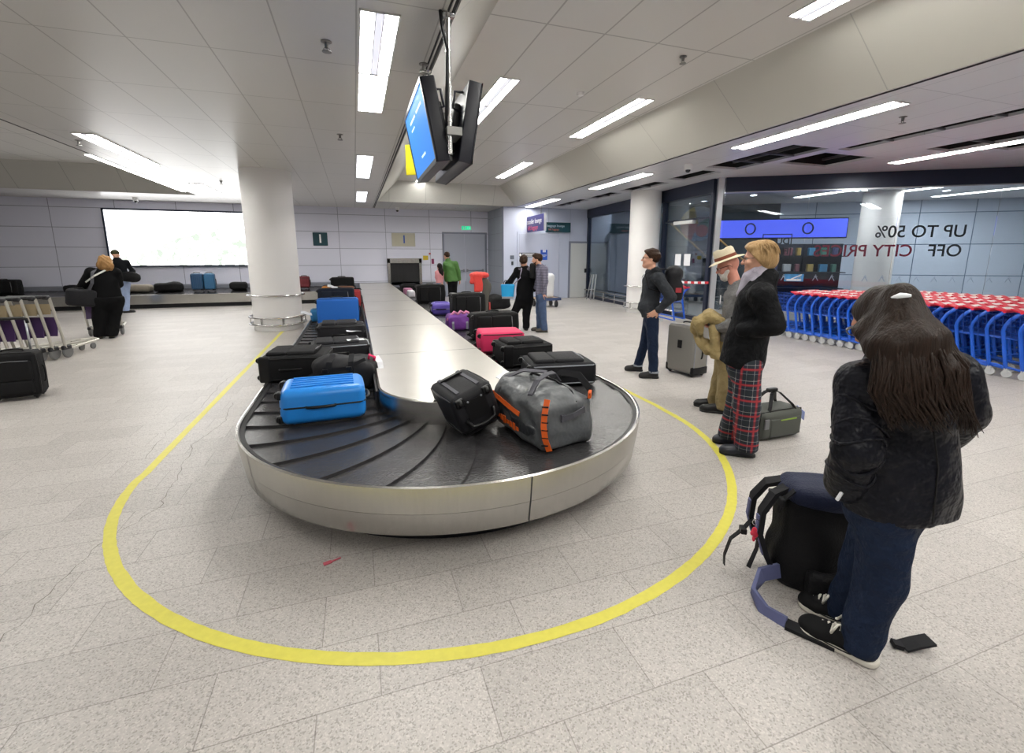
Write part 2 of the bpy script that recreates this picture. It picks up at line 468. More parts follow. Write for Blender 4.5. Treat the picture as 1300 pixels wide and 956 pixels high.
for nm, y0, y1 in (('ceiling_gap_strip', 0, 0),): pass
b = MB(); b.box(.76, .83, Y0, YW+.2, ZC+.012, ZC+.05); b.box(.83, 5.65, 16.25, YW+.2, ZC, ZC+.05); b.box(X0, -4.35, 16.3, YW+.2, ZC, ZC+.05); struct(b.build('ceiling_strip', M_ceil))
# coffers
b = MB(); b.box(1.47, 4.95, Y0, 16.0, ZH, ZH+.05); b.box(X0, -5.0, Y0, 15.8, ZH, ZH+.05); struct(b.build('ceiling_coffer', M_coff))
def slope(name, xa, xb, y1):
    b = MB(); b.add([(xa,Y0,ZC),(xa,y1,ZC),(xb,y1,ZH),(xb,Y0,ZH),(xa,Y0,ZC+.06),(xa,y1,ZC+.06),(xb,y1,ZH+.06),(xb,Y0,ZH+.06)], [(0,1,2,3),(7,6,5,4),(0,4,5,1),(3,2,6,7),(1,5,6,2),(0,3,7,4)])
    struct(b.build(name, M_slope))
slope('ceiling_slope_left', .83, 1.47, 16.25); slope('ceiling_slope_right', 5.65, 4.95, 16.25); slope('ceiling_slope_far_left', -4.35, -5.0, 16.3)
b = MB()
for x0, x1, ya, yb in ((.83, 5.65, 16.25, 15.9), (X0, -4.35, 16.3, 15.7)):
    b.add([(x0,ya,ZC),(x1,ya,ZC),(x1,yb,ZH+.03),(x0,yb,ZH+.03),(x0,ya+.06,ZC),(x1,ya+.06,ZC),(x1,yb+.06,ZH+.05),(x0,yb+.06,ZH+.05)], [(0,1,2,3),(7,6,5,4),(0,4,5,1),(3,2,6,7),(1,5,6,2),(0,3,7,4)])
struct(b.build('ceiling_coffer_end', M_endf))
HOLES = [(6.92,7.28,13.6,15.7),(7.0,7.4,11.9,13.3),(7.05,7.5,9.9,11.5),(7.1,7.6,8.3,9.5),(6.9,7.7,6.0,8.0),(7.95,9.2,6.25,7.2),(7.9,8.2,3.3,6.0),(9.3,9.9,4.3,5.5),(10.3,10.75,3.9,5.1),(11.2,12.4,8.0,8.8),(12.6,13.4,6.8,7.4),(3.75+2.0,5.75,0,0)][:11]
holed('ceiling_right', 5.75, X1, Y0, YW+4, ZC, .04, HOLES, M_ceilR)
b = MB()
for h in HOLES:
    x0,x1,y0,y1 = h; z0, z1 = ZC+.04, ZC+.5
    b.add([(x0,y0,z0),(x1,y0,z0),(x1,y1,z0),(x0,y1,z0),(x0,y0,z1),(x1,y0,z1),(x1,y1,z1),(x0,y1,z1)], [(4,5,6,7),(0,1,5,4),(1,2,6,5),(2,3,7,6),(3,0,4,7)])
struct(b.build('ceiling_void', M_dark))
b = MB()
for h in HOLES:
    x0,x1,y0,y1 = h; n = max(1, int((y1-y0)/.6))
    for i in range(1, n): b.box(x0, x1, y0+(y1-y0)*i/n-.015, y0+(y1-y0)*i/n+.015, ZC+.0, ZC+.03)
    b.tube([(x0+.1,y0,ZC+.25),(x0+.12,y1,ZC+.25)], .03, 6); b.box(x1-.12, x1-.06, y0, y1, ZC+.12, ZC+.16)
struct(b.build('ceiling_void_rail', mat('void_rail', '77777c', rough=.4, metal=.6)))
b = MB(); b.box(5.65, 5.69, Y0, YF, ZC, ZC+.05); b.box(5.69, 5.75, Y0, YF, ZC+.03, ZC+.06); b.box(.776,.79,Y0,16.2,ZC-.012,ZC+.012); struct(b.build('trim_1', M_ceil))
b = MB()
for x in (.765, .80): b.box(x, x+.018, Y0, 18.4, ZC-.002, ZC+.012)
b.box(5.69, 5.705, Y0, YF, ZC-.002, ZC+.03); b.box(5.725, 5.74, Y0, YF, ZC-.002, ZC+.03); b.box(-4.36, -4.335, Y0, 16.2, ZC-.004, ZC+.02)
struct(b.build('trim_2', M_slot))

# round columns
M_col = mat('column_white', 'e9e7e6', rough=.45)
M_steel = mat('brushed_steel', 'bab8b4', rough=.25, metal=1., bump=.0, vary=.08, vscale=60, stretch=(1,1,.02))
M_chrome = mat('steel_tube', 'c9c9c9', rough=.2, metal=1.)
M_steeldull = mat('dull_steel', '8e8d8b', rough=.4, metal=1.)
def column(x, y, r, name, zt=3.42, rails=True):
    b = MB(); b.lathe([(r, 0), (r, zt)], 48); o = b.build(name, M_col, smooth=SA, loc=(x, y, 0)); struct(o)
    if rails:
        for k, zs in enumerate(((.77,), (.295, .14))):
            b = MB()
            for z in zs:
                b.tube([((r+.075)*math.cos(a), (r+.075)*math.sin(a), z) for a in np.linspace(0, 2*PI, 48, endpoint=False)], .02, 8, closed=True)
            for a in np.linspace(0, 2*PI, 8, endpoint=False):
                c, s = math.cos(a+.3), math.sin(a+.3)
                if len(zs) > 1: b.obox(((r+.06)*c, (r+.06)*s, (zs[0]+zs[1])/2), (c,s,0), (-s,c,0), (0,0,1), .012, .022, (zs[0]-zs[1])/2)
                for z in zs: b.tube([(r*c, r*s, z), ((r+.075)*c, (r+.075)*s, z)], .012, 6)
            e = b.build('bumper_ring', M_chrome, o, smooth=SA); e['kind'] = 'structure'
    return o
column(-1.71, 11.42, .5, 'column_left'); column(7.9, 11.45, .42, 'column_right')

# glazed partition towards the concourse: side A along the hall, side B turning away towards the trolleys
M_frame = mat('dark_frame', '252c40', rough=.35, metal=.3)
M_alu = mat('post_silver', 'c3c6cc', rough=.3, metal=.7)
def glass_mat(name, tint, gl=.12):
    m = bpy.data.materials.new(name); m.use_nodes = True; nt = m.node_tree; nt.nodes.clear()
    out = nt.nodes.new('ShaderNodeOutputMaterial'); mx = nt.nodes.new('ShaderNodeMixShader'); tr = nt.nodes.new('ShaderNodeBsdfTransparent'); gs = nt.nodes.new('ShaderNodeBsdfGlossy')
    tr.inputs[0].default_value = (*lin(hexc(tint)), 1); gs.inputs['Roughness'].default_value = .0; gs.inputs[0].default_value = (.9,.95,1,1)
    fr = nt.nodes.new('ShaderNodeFresnel'); fr.inputs[0].default_value = 1.5
    mr = nt.nodes.new('ShaderNodeMath'); mr.operation = 'MULTIPLY_ADD'; mr.inputs[1].default_value = .8; mr.inputs[2].default_value = gl*.2
    nt.links.new(fr.outputs[0], mr.inputs[0]); nt.links.new(mr.outputs[0], mx.inputs[0])
    nt.links.new(tr.outputs[0], mx.inputs[1]); nt.links.new(gs.outputs[0], mx.inputs[2]); nt.links.new(mx.outputs[0], out.inputs[0])
    return m
M_glass = glass_mat('window_glass', 'eef3f7')
PA0, PA1 = Vector((8.75,16.4,0)), Vector((8.15,8.95,0)); uA = (PA1-PA0).normalized(); nA = Vector((-uA.y, uA.x, 0))
PB0 = Vector((8.22,8.95,0)); uB = Vector((.843,-.538,0)); nB = Vector((.538,.843,0))
Zv = Vector((0,0,1))
def along(P, u, n, s0, s1, z0, z1, t, mb, off=0.):
    c = P+u*(s0+s1)/2+n*off; mb.obox((c.x, c.y, (z0+z1)/2), u, n, Zv, (s1-s0)/2, t/2, (z1-z0)/2)
LA = (PA1-PA0).length
b = MB(); along(PA0, uA, nA, 0, LA-.1, 3.08, 3.4, .16, b); along(PA0, uA, nA, 0, LA-.1, 0, .1, .12, b)
for s in (.06, 4.2, 5.3, LA-.14): along(PA0, uA, nA, s-.05, s+.05, .1, 3.08, .12, b)
fA = b.build('window_1_frame', M_frame); struct(fA)
b = MB()
for s0, s1 in ((.11, 4.15), (4.25, 5.25), (5.35, LA-.19)): along(PA0, uA, nA, s0, s1, .1, 3.08, .012, b)
struct(b.build('window_1', M_glass))
b = MB(); along(PA0, uA, nA, 5.35, LA-.19, 2.52, 2.56, .06, b); struct(b.build('window_1_transom', M_frame))
b = MB(); b.obox((8.17, 8.93, 1.7), uB, nB, Zv, .06, .09, 1.7); struct(b.build('trim_3', M_alu))
LB = 9.0
b = MB(); along(PB0, uB, nB, .08, LB, 3.08, 3.4, .16, b); along(PB0, uB, nB, .08, LB, 0, .08, .12, b); struct(b.build('window_2_frame', M_frame))
b = MB(); along(PB0, uB, nB, .08, LB, 3.055, 3.08, .1, b); struct(b.build('window_2_trim', M_alu))
b = MB(); s = .09
for k in range(5):
    along(PB0, uB, nB, s, s+1.76, .08, 3.06, .012, b); s += 1.775
gB = b.build('window_2', M_glass); struct(gB)
# frosted walking-figure marks in a row on the glass
M_frost = mat('frosted_mark', '9fb0c8', rough=.7)
b = MB()
for k in range(16):
    p = PB0+uB*(1.5+k*.33)-nB*.012
    for (dx, dz, ex, ez, r) in ((-.05,-.07,.0,.03,.008),(.0,.03,.06,-.07,.008),(-.02,.03,.04,.02,.007)):
        b.tube([p+uB*dx+Zv*(1.13+dz), p+uB*ex+Zv*(1.13+ez)], r, 5)
    b.lathe([(.0,-.014),(.014,0),(0,.014)], 8, (p+uB*.005+Zv*1.185))
o = b.build('manifestation_marks', M_frost, gB); o['kind'] = 'structure'
M_black = mat('black_vinyl', '14161c', rough=.5); M_red = mat('red_vinyl', 'a61f3e', rough=.5)
def btext(body, s, z, size, m, sx=1.):
    p = PB0+uB*s+nB*.012+Zv*z
    o = text_mesh(body, size, m, 'window_lettering', None, frame(p, -uB, Zv), ext=.001, align='LEFT', sx=sx, bold=.004); return o
S0 = 4.93
T1 = thing('window_lettering', 'black and red sale lettering on shop glass, seen mirrored above the blue trolleys', 'lettering', PB0+uB*S0)
def chld(o, p): 
    mw = o.matrix_basis.copy(); o.parent = p; o.matrix_basis = Matrix.Translation(-Vector(p.location)) @ mw; return o
a1 = chld(btext('UP TO 50%', S0, 2.13, .36, M_black, .96), T1); a1.name = 'black_letters'
a2 = chld(btext('OFF', S0-.03, 1.72, .36, M_black, .98), T1); a2.name = 'black_letters'
a3 = chld(btext('CITY PRICES', S0-.93, 1.72, .36, M_red, .98), T1); a3.name = 'red_letters'; a3['label'] = 'red words on the shop glass'
T2 = thing('window_sticker', 'black square outline sticker with mirrored capital letters on shop glass behind fair-haired woman', 'sticker', PB0+uB*1.6)
b = MB(); p = PB0+uB*.98+nB*.012
for (a, c, z0, z1) in ((0,.62,1.5,1.52),(0,.62,2.1,2.12),(0,.02,1.5,2.12),(.60,.62,1.5,2.12)): b.obox(p+uB*(a+c)/2+Zv*(z0+z1)/2, uB, nB, Zv, (c-a)/2, .001, (z1-z0)/2)
chld(b.build('outline', M_black), T2)
q = chld(btext('DUTY', 1.56, 1.95, .2, M_black), T2); q.name = 'black_letters'
q = chld(btext('FREE', 1.56, 1.72, .2, M_black), T2); q.name = 'black_letters'
T3 = thing('window_sticker', 'blue and white sticker low on shop glass above the first blue trolleys', 'sticker', PB0+uB*1.95)
b = MB(); p = PB0+uB*1.72-nB*.012+Zv*1.12; b.obox(p, uB, nB, Zv, .2, .002, .085)
chld(b.build('sticker_sheet', mat('sticker_blue', '4f9ad8', rough=.5, vary=.5, vscale=9)), T3)
b = MB(); b.obox(p-nB*.004+uB*.0-Zv*.05, uB, nB, Zv, .15, .002, .02); b.obox(p-nB*.004+uB*.05+Zv*.02, (uB+Zv*.5).normalized(), nB, (Zv-uB*.5).normalized(), .12, .002, .012); chld(b.build('sticker_swoosh', mat('paper', 'eeeeee', rough=.7)), T3)

# concourse beyond the glass
M_conc = mat_panels('concourse_panel', 'c6d3e6', '5e7390', 1.5, 1.0, (0, 2), jw=.012, rough=.5, vary=.05, ox=.4)
M_shop = mat('shop_dark', '36444f', rough=.7)
PC = PB0+nB*6.0
def slab(s0, s1, m, name, P=PC):
    b = MB(); b.box(s0, s1, 0, .2, 0, 3.5); o = b.build(name, m); o.matrix_world = frame(P, uB, nB); struct(o); return o
slab(3.0, 14, M_conc, 'wall_concourse'); slab(-2.7, 3.0, M_shop, 'wall_shop')
c3 = PB0+nB*3.7+uB*4.95; column(c3.x, c3.y, .46, 'column_concourse', rails=False)
# illuminated band sign in the concourse
T = thing('light_box_sign', 'long lit blue band sign hanging in the concourse behind the shop glass', 'sign')
T.matrix_world = frame(PB0+nB*3.0+uB*.35, uB, nB)
b = MB(); b.box(0, 3.55, 0, .2, 2.12, 2.68); b.build('casing', M_frame, T)
M_band = mat('band_blue', '3d4fc0', emit='5a6af0', estr=.5); b = MB(); b.box(.02, 3.53, -.012, 0, 2.15, 2.65); b.build('lit_panel', M_band, T)
M_w = mat('paper', 'eeeeee')
M_navy = mat('navy_print', '1a2140', rough=.6)
for k, x in enumerate((1.05, 2.55)):
    b = MB(); b.tube([(x+.13*math.cos(a), -.016, 2.4+.15*math.sin(a)) for a in np.linspace(0, 2*PI, 24, endpoint=False)], .022, 6, closed=True); b.build('ring_logo', M_navy, T)
# shop gondola with goods under the sign
T = thing('display_shelf', 'dark shop display shelf with small bright goods seen through the glass', 'shelf'); T.matrix_world = frame(PB0+nB*4.4+uB*2.0, uB, nB)
b = MB(); b.box(0, 2.5, .25, .35, 0, 2.0)
for z in (.1, .6, 1.1, 1.6): b.box(0, 2.5, -.15, .3, z, z+.03)
b.build('shelving', mat('shelf_dark', '232a38', rough=.5), T)
gc = ['3f7fa8','a08a4a','84505c','b0b4b8','50507a','4a7a70']
n = 0
for z in (1.13, 1.63):
    for k in range(7):
        b = MB(); wdt = .12+.1*((k*7) % 3)/2; x = .1+k*.34
        b.rbox(x+wdt/2, 0, z+.125, wdt, .16, .24, .02, 2); o = b.build('boxed_product', mat('goods_'+gc[(k*5+int(z*10)) % 6], gc[(k*5+int(z*10)) % 6], rough=.5)); o.matrix_world = T.matrix_world.copy()
        b2 = MB(); tag(o, 'small coloured boxed product on dark shop shelf behind glass', 'box', 'boxed goods in the shop')
# staircase seen behind glass A
T = thing('staircase', 'dark open staircase behind the glass partition by the right-hand column', 'staircase')
M_tread = mat('tread', '39424a', rough=.5); M_wood = mat('handrail_wood', 'b08a50', rough=.4)
b = MB(); n = 12; A = Vector((11.2, 11.2, .1)); Bv = Vector((10.9, 15.2, 2.9)); d = Bv-A
for i in range(n):
    p = A+d*(i/n); b.obox(p, (1,0,0), (0,1,0), Zv, .65, .16, .02)
b.build('treads', M_tread, T)
b = MB()
for sx in (-.66, .66): b.strap([A+Vector((sx,0,-.1)), Bv+Vector((sx,0,-.1))], .25, .04, (0,-.6,.9))
b.build('stringers', mat('stringer', '4d5862', rough=.4), T)
for sx in (-.66, .66):
    b = MB(); b.tube([A+Vector((sx,-.2,.95)), Bv+Vector((sx,0,.95)), Bv+Vector((sx,.8,.95))], .03, 8); b.build('handrail', M_wood, T, smooth=True)
    b = MB()
    for i in range(0, n+1, 2): p = A+d*(i/n)+Vector((sx,0,0)); b.cyl(p, p+Vector((0,0,.95)), .014, 6)
    b.build('balusters', M_tread, T)
T = thing('staircase', 'dark lower stair flight behind the glass left of the right-hand column', 'staircase')
b = MB(); A = Vector((10.2, 15.5, 2.9)); Bv = Vector((10.0, 18.5, .9)); d = Bv-A
for i in range(9): b.obox(A+d*(i/9), (1,0,0), (0,1,0), Zv, .65, .16, .02)
b.build('treads', M_tread, T)
for sx in (-.66, .66):
    b = MB(); b.strap([A+Vector((sx,0,-.1)), Bv+Vector((sx,0,-.1))], .25, .04, (0,.6,.9)); b.build('stringer', mat('stringer', '4d5862'), T)
    b = MB(); b.tube([A+Vector((sx,0,.9)), Bv+Vector((sx,0,.9))], .03, 8); b.build('handrail', mat('handrail_pale', 'c5c9b8', rough=.4), T)
# round colourful poster on the shop side
T = thing('round_poster', 'round poster of coloured segments behind the glass by the silver post', 'poster', (9.25, 10.86, 2.52))
pn = Vector((-.65,-.76,0)); pu = Vector((.76,-.65,0))
segs = ['c8d2e2','e3c34a','c9493c','4c8ac0','2f8f7a']
for k, c in enumerate(segs):
    b = MB(); a0, a1 = 2*PI*k/5+.6, 2*PI*(k+1)/5+.6
    pts = [Vector((0,0,0))]+[(pu*math.cos(a)+Zv*math.sin(a))*.48 for a in np.linspace(a0, a1, 9)]
    b.add([p for p in pts]+[p-pn*.03 for p in pts], [tuple(range(10)), tuple(reversed(range(10, 20)))]+[(i, i+10, (i+1) % 10+10, (i+1) % 10) for i in range(10)])
    b.build('poster_segment', mat('poster_'+c, c, rough=.5), T)
b = MB(); b.lathe([(.0,-.01),(.17,-.01),(.17,.01),(0,.01)], 20); o = b.build('poster_dot', mat('poster_red', 'c8303a'), T); o.matrix_basis = frame(pn*.02-Zv*.2+pu*.1, pu, Zv)

# crash rails low along glass A
T = thing('crash_rail', 'low double steel crash rail along the glass partition left of right-hand column', 'rail', PA0+uA*.3)
for s0, s1 in ((.3, LA-1.2),):
    for z in (.16, .34):
        b = MB(); b.tube([uA*(0)+nA*-.22+Zv*z, uA*(s1-s0)+nA*-.22+Zv*z], .022, 8); b.build('tube', M_chrome, T, smooth=True)
    for k in range(8):
        b = MB(); p = uA*((s1-s0)*k/7)-nA*.22; b.cyl(p, p+Zv*.36, .018, 8); b.build('post', M_chrome, T)
# ================================================================== LIGHTS
M_lampw = mat('lamp_white', 'e8e8e8', rough=.4)
LS = 19.0
M_tubeon = mat('lamp_lit', 'ffffff', emit='fffdf6', estr=LS)
M_tubemid = mat('lamp_louvre', 'd8d8dc', rough=.3, emit='f2f2ff', estr=.33)
M_tubedim = mat('lamp_low', 'e6e6ea', rough=.3, emit='f4f6ff', estr=2.6)
def lamp_meshes():
    f = MB(); W, L = .15, .62
    f.box(-W, W, -L, L, 0, .012)
    for a, c in ((-W, -W+.012), (W-.012, W), (-.036, -.028), (.028, .036)): f.box(a, c, -L, L, -.012, 0)
    for y in (-L, L-.012): f.box(-W, W, y, y+.012, -.012, 0)
    t = MB(); t.box(-W+.014, -.038, -L+.014, L-.014, -.006, -.001); t.box(.038, W-.014, -L+.014, L-.014, -.006, -.001)
    c = MB(); c.box(-.026, .026, -L+.014, L-.014, -.006, -.001)
    full = MB(); full.box(-W+.014, W-.014, -L+.014, L-.014, -.008, -.001)
    return f, t, c, full
_lm = lamp_meshes()
LAMPC = {}
def lamp(x, y, z, label, kind, group):
    T = thing('ceiling_light', label, 'ceiling light', (x, y, z), 0, group)
    if kind not in LAMPC:
        f, t, c, full = _lm
        if kind == 'two': ms = [('housing', f, M_lampw), ('lit_tube', t, M_tubeon), ('louvre', c, M_tubemid)]
        elif kind == 'full': ms = [('housing', f, M_lampw), ('diffuser', full, M_tubeon)]
        else: ms = [('housing', f, M_lampw), ('diffuser', full, M_tubedim)]
        LAMPC[kind] = [m.build(n, mm, T) for n, m, mm in ms]
    else:
        for o in LAMPC[kind]:
            c = o.copy(); COL.objects.link(c); c.parent = T
def strip(x, y0, z, where, group, kinds=('two', 'two')):
    for i, k in enumerate(kinds):
        lamp(x, y0+.62+i*1.25, z-.001, ('bright ' if k != 'low' else 'pale ')+'ceiling light, '+('nearer' if i == 0 else 'farther')+' half of '+where, k, group)
strip(.29, 3.9, ZC, 'the pair left of the hanging screens', 'lights left of the slot', ('two', 'full'))
strip(.29, 9.05, ZC, 'the pale strip straight beyond the brightest pair', 'lights left of the slot', ('low', 'low'))
strip(.31, 13.9, ZC, 'the farthest pale strip near the back wall', 'lights left of the slot', ('low', 'low'))
strip(-3.7, 8.85, ZC, 'the strip left of the white column', 'lights by the lit picture')
strip(-3.65, 13.8, ZC, 'the strip nearest the lit picture wall', 'lights by the lit picture')
strip(2.2, 6.55, ZH, 'the strip just behind the hanging screens', 'lights in the raised ceiling')
strip(4.5, 6.65, ZH, 'the middle strip of the raised ceiling', 'lights in the raised ceiling')
strip(4.48, 11.85, ZH, 'the far strip of the raised ceiling', 'lights in the raised ceiling')
strip(4.53, 1.55, ZH, 'the strip cut by the top edge of the photo', 'lights in the raised ceiling')
strip(6.22, 4.0, ZC, 'the long strip above the fair-haired woman', 'lights in the right-hand ceiling')
strip(6.2, 8.95, ZC, 'the strip right of the far bulkhead', 'lights in the right-hand ceiling')
strip(6.15, 13.7, ZC, 'the strip nearest the hanging purple sign', 'lights in the right-hand ceiling')
strip(10.05, 4.0, ZC, 'the strip above the trolleys at the right edge', 'lights in the right-hand ceiling')
strip(8.6, 6.6, ZC-.0, 'the strip beside the wide ceiling opening', 'lights in the right-hand ceiling') if False else None
# same lighting continues in the hall behind the viewpoint
for x, z in ((.29, ZC), (-3.7, ZC), (4.5, ZH), (6.2, ZC), (2.2, ZH), (9.5, ZC), (-7.5, ZH)):
    for y in (-2.2,): strip(x, y, z, 'a strip behind the viewpoint', 'lights behind the viewpoint')
strip(-7.4, 4.5, ZH, 'a strip out of frame on the left', 'lights in the left raised ceiling'); strip(-7.4, 9.2, ZH, 'a strip beyond the left edge', 'lights in the left raised ceiling'); strip(-3.7, 3.9, ZC, 'a strip out of frame overhead', 'lights in the left raised ceiling')
strip(2.2, 1.6, ZH, 'a strip out of frame above', 'lights in the raised ceiling'); strip(2.2, 11.8, ZH, 'the strip hidden by the screens', 'lights in the raised ceiling')
# cove light along the left coffer edge
T = thing('cove_light', 'thin bright line of light along the left ceiling edge by the lit picture', 'ceiling light', (-4.42, 13.1, ZC))
b = MB(); b.box(-.06, .06, -2.5, 2.5, .0, .02); b.build('housing', M_lampw, T)
b = MB(); b.box(-.045, .045, -2.48, 2.48, -.006, -.001); b.build('diffuser', M_tubeon, T)
# concourse downlights and panel lights
M_down = mat('downlight_lit', 'ffffff', emit='f4f7ff', estr=14.)
for k, (s, t) in enumerate([(.8,1.6),(2.2,2.4),(3.3,1.4),(1.5,3.4),(2.9,4.2),(4.1,2.8),(.3,4.6),(5.4,1.5),(6.4,3.6),(7.4,2.2)]):
    p = PB0+uB*s+nB*t
    T = thing('downlight', 'small round downlight in the concourse ceiling behind the shop glass', 'downlight', (p.x, p.y, ZC-.001), 0, 'concourse downlights')
    b = MB(); b.lathe([(.11,0),(.11,-.012),(.085,-.014)], 16, caps=False); b.build('ring', M_lampw, T)
    b = MB(); b.lathe([(.084,-.004),(.084,-.008)], 16); b.build('lamp_face', M_down, T)
for k, (s, t) in enumerate([(5.6,3.0),(7.6,4.0),(3.6,3.2),(9.5,3.0)]):
    p = PB0+uB*s+nB*t; strip(p.x, p.y-1.2, ZC, 'a strip in the concourse behind the glass', 'concourse strips')

strip(9.9, 15.2, ZC, 'an added strip by the stairs behind the glass', 'concourse strips'); strip(9.6, 11.2, ZC, 'an added strip above the stairs behind the glass', 'concourse strips')  # extra strips, added to lighten the dark stair space behind the glass
strip(2.2, 14.3-.9, ZH, 'an added strip before the coffer end', 'lights in the raised ceiling')  # extra strip behind the screens, added to brighten the far wall
# ================================================================== WALL FITTINGS
# back-lit landscape picture
T = thing('light_box_picture', 'large glowing white back-lit landscape picture on the left back wall', 'light box', (-5.55, YW-.001, 2.2))
b = MB()
for x0,x1,z0,z1 in ((-2.0,2.45,.88,.93),(-2.0,2.45,-.93,-.88),(-2.0,-1.95,-.93,.93),(2.40,2.45,-.93,.93)): b.box(x0,x1,-.1,0,z0,z1)
b.build('frame', M_frame, T)
M_bill = mat('landscape_lit', 'ffffff', rough=.3)
g = NB(M_bill); tc = g.n('ShaderNodeTexCoord')
n1 = g.n('ShaderNodeTexNoise'); n1.inputs['Scale'].default_value = 1.6; n1.inputs['Detail'].default_value = 8; g.l(tc.outputs['Object'], n1.inputs['Vector'])
sp = g.n('ShaderNodeSeparateXYZ'); g.l(tc.outputs['Object'], sp.inputs[0])
hill = g.math('ADD', g.math('MULTIPLY', n1.outputs['Fac'], 1.5), g.math('MULTIPLY', g.math('ABSOLUTE', g.math('ADD', sp.outputs[0], -1.0)), -.32))
msk = g.math('GREATER_THAN', g.math('SUBTRACT', g.math('ADD', hill, -.42), sp.outputs[2]), 0)
n2 = g.n('ShaderNodeTexNoise'); n2.inputs['Scale'].default_value = 5; n2.inputs['Detail'].default_value = 6; g.l(tc.outputs['Object'], n2.inputs['Vector'])
n3 = g.n('ShaderNodeTexNoise'); n3.inputs['Scale'].default_value = 3.1; n3.inputs['Detail'].default_value = 7; g.l(tc.outputs['Object'], n3.inputs['Vector'])
c1 = g.mix(g.math('MULTIPLY', msk, g.math('GREATER_THAN', n2.outputs['Fac'], .51)), 'ffffff', (.190,.203,.188))
col = g.mix(g.math('MULTIPLY', msk, g.math('GREATER_THAN', n3.outputs['Fac'], .60)), c1, (.160,.182,.158))
g.l(col, g.b.inputs['Emission Color']); g.b.inputs['Emission Strength'].default_value = 2.2; g.l(col, g.b.inputs['Base Color'])
b = MB(); b.box(-1.95, 2.40, -.06, -.02, -.88, .88); b.build('lit_picture', M_bill, T)
# number signs
M_teal = mat('sign_teal', '0e3d48', rough=.4); M_wh = mat('white_print', 'f2f2f2', rough=.5); M_beige = mat('sign_beige', 'bdb9a6', rough=.5); M_blue = mat('sign_blue', '2a55b8', rough=.4)
T = thing('number_sign', 'dark teal square sign with white numeral 1 on the back wall', 'sign', (-1.15, YW-.001, 2.24))
b = MB(); b.rbox(0,-.02,0,.5,.04,.48,.018,2); b.build('panel', M_teal, T); text_mesh('1', .42, M_wh, 'numeral', T, frame((0,-.043,0), (1,0,0), (0,0,1)), bold=.008)
T = thing('number_sign', 'beige sign with blue numeral 1 above the baggage chute', 'sign', (1.84, YW-.001, 2.25))
b = MB(); b.box(-.44,.44,-.04,0,-.25,.25); b.build('panel', M_beige, T); text_mesh('1', .42, M_blue, 'numeral', T, frame((.02,-.043,0), (1,0,0), (0,0,1)), bold=.006)
# baggage chute
T = thing('baggage_chute', 'steel framed chute opening with black rubber strips at the belt end', 'chute', (1.83, YW, 0))
b = MB()
for x0,x1,z0,z1 in ((-.64,-.54,.55,1.52),(.56,.66,.55,1.52),(-.64,.66,1.36,1.54)): b.box(x0,x1,-.14,0,z0,z1)
b.build('frame', M_steel, T)
b = MB(); b.box(-.54,.56,-.02,.0,.5,1.36); b.build('opening', M_dark, T)
b = MB()
for k in range(9): b.box(-.53+k*.121, -.53+k*.121+.112, -.06+.01*(k % 2), -.052+.01*(k % 2), .62+.02*((k*5) % 3), 1.36)
b.build('rubber_strip', mat('rubber_black', '1b1b1d', rough=.6), T)
# exit sign, small notices
M_green = mat('exit_green', '12a878', emit='18c890', estr=.6)
T = thing('exit_sign', 'small lit green exit sign above the grey double doors', 'exit sign', (4.33, YW-.001, 2.74))
b = MB(); b.box(-.2,.2,-.05,0,-.085,.085); b.build('casing', M_lampw, T)
b = MB(); b.box(-.185,.185,-.054,-.05,-.07,.07); b.build('lit_panel', M_green, T)
b = MB(); b.obox((-.03,-.056,0),(.8,0,.6),(0,1,0),(-.6,0,.8),.03,.001,.012); b.obox((-.035,-.056,.02),(0,0,1),(0,1,0),(1,0,0),.03,.001,.01); b.obox((-.025,-.056,-.035),(.5,0,.8),(0,1,0),(.8,0,-.5),.028,.001,.009); b.lathe([(.014,-.0572),(.014,-.055)], 10, (-.03,0,.055), 'y'); b.box(-.13,-.08,-.057,-.055,-.045,.045); b.obox((.09,-.056,0),(1,0,0),(0,1,0),(0,0,1),.05,.001,.008); b.add([(.17,-.057,0),(.12,-.057,.04),(.12,-.057,-.04)],[(0,1,2)])
b.build('pictogram', M_wh, T)
def plate(name, label, cat, x, y, z, w, h, m, t=.02):
    b = MB(); b.box(-w/2, w/2, -t, 0, -h/2, h/2); o = b.build(name, m, loc=(x, y-.001, z)); return tag(o, label, cat)
plate('wall_notice', 'small yellow notice on the back wall right of the chute', 'notice', 2.67, YW, 1.56, .2, .17, mat('notice_yellow', 'cdb22c'))
plate('wall_plate', 'tiny red square above the yellow notice', 'plate', 2.84, YW, 1.72, .07, .07, mat('plate_red', 'b04040'))
plate('call_point', 'small purple-red call point on the back wall beside the double doors', 'call point', 2.95, YW, 1.42, .1, .2, mat('plate_mag', '8a3a62'))
plate('card_reader', 'grey square card reader on the wall right of the double doors', 'card reader', 5.58, YF, 1.58, .14, .14, mat('reader_grey', '5b6270'), .03)
plate('intercom', 'small black intercom under the card reader', 'intercom', 5.59, YF, 1.36, .07, .14, mat('reader_black', '20242c'), .03)
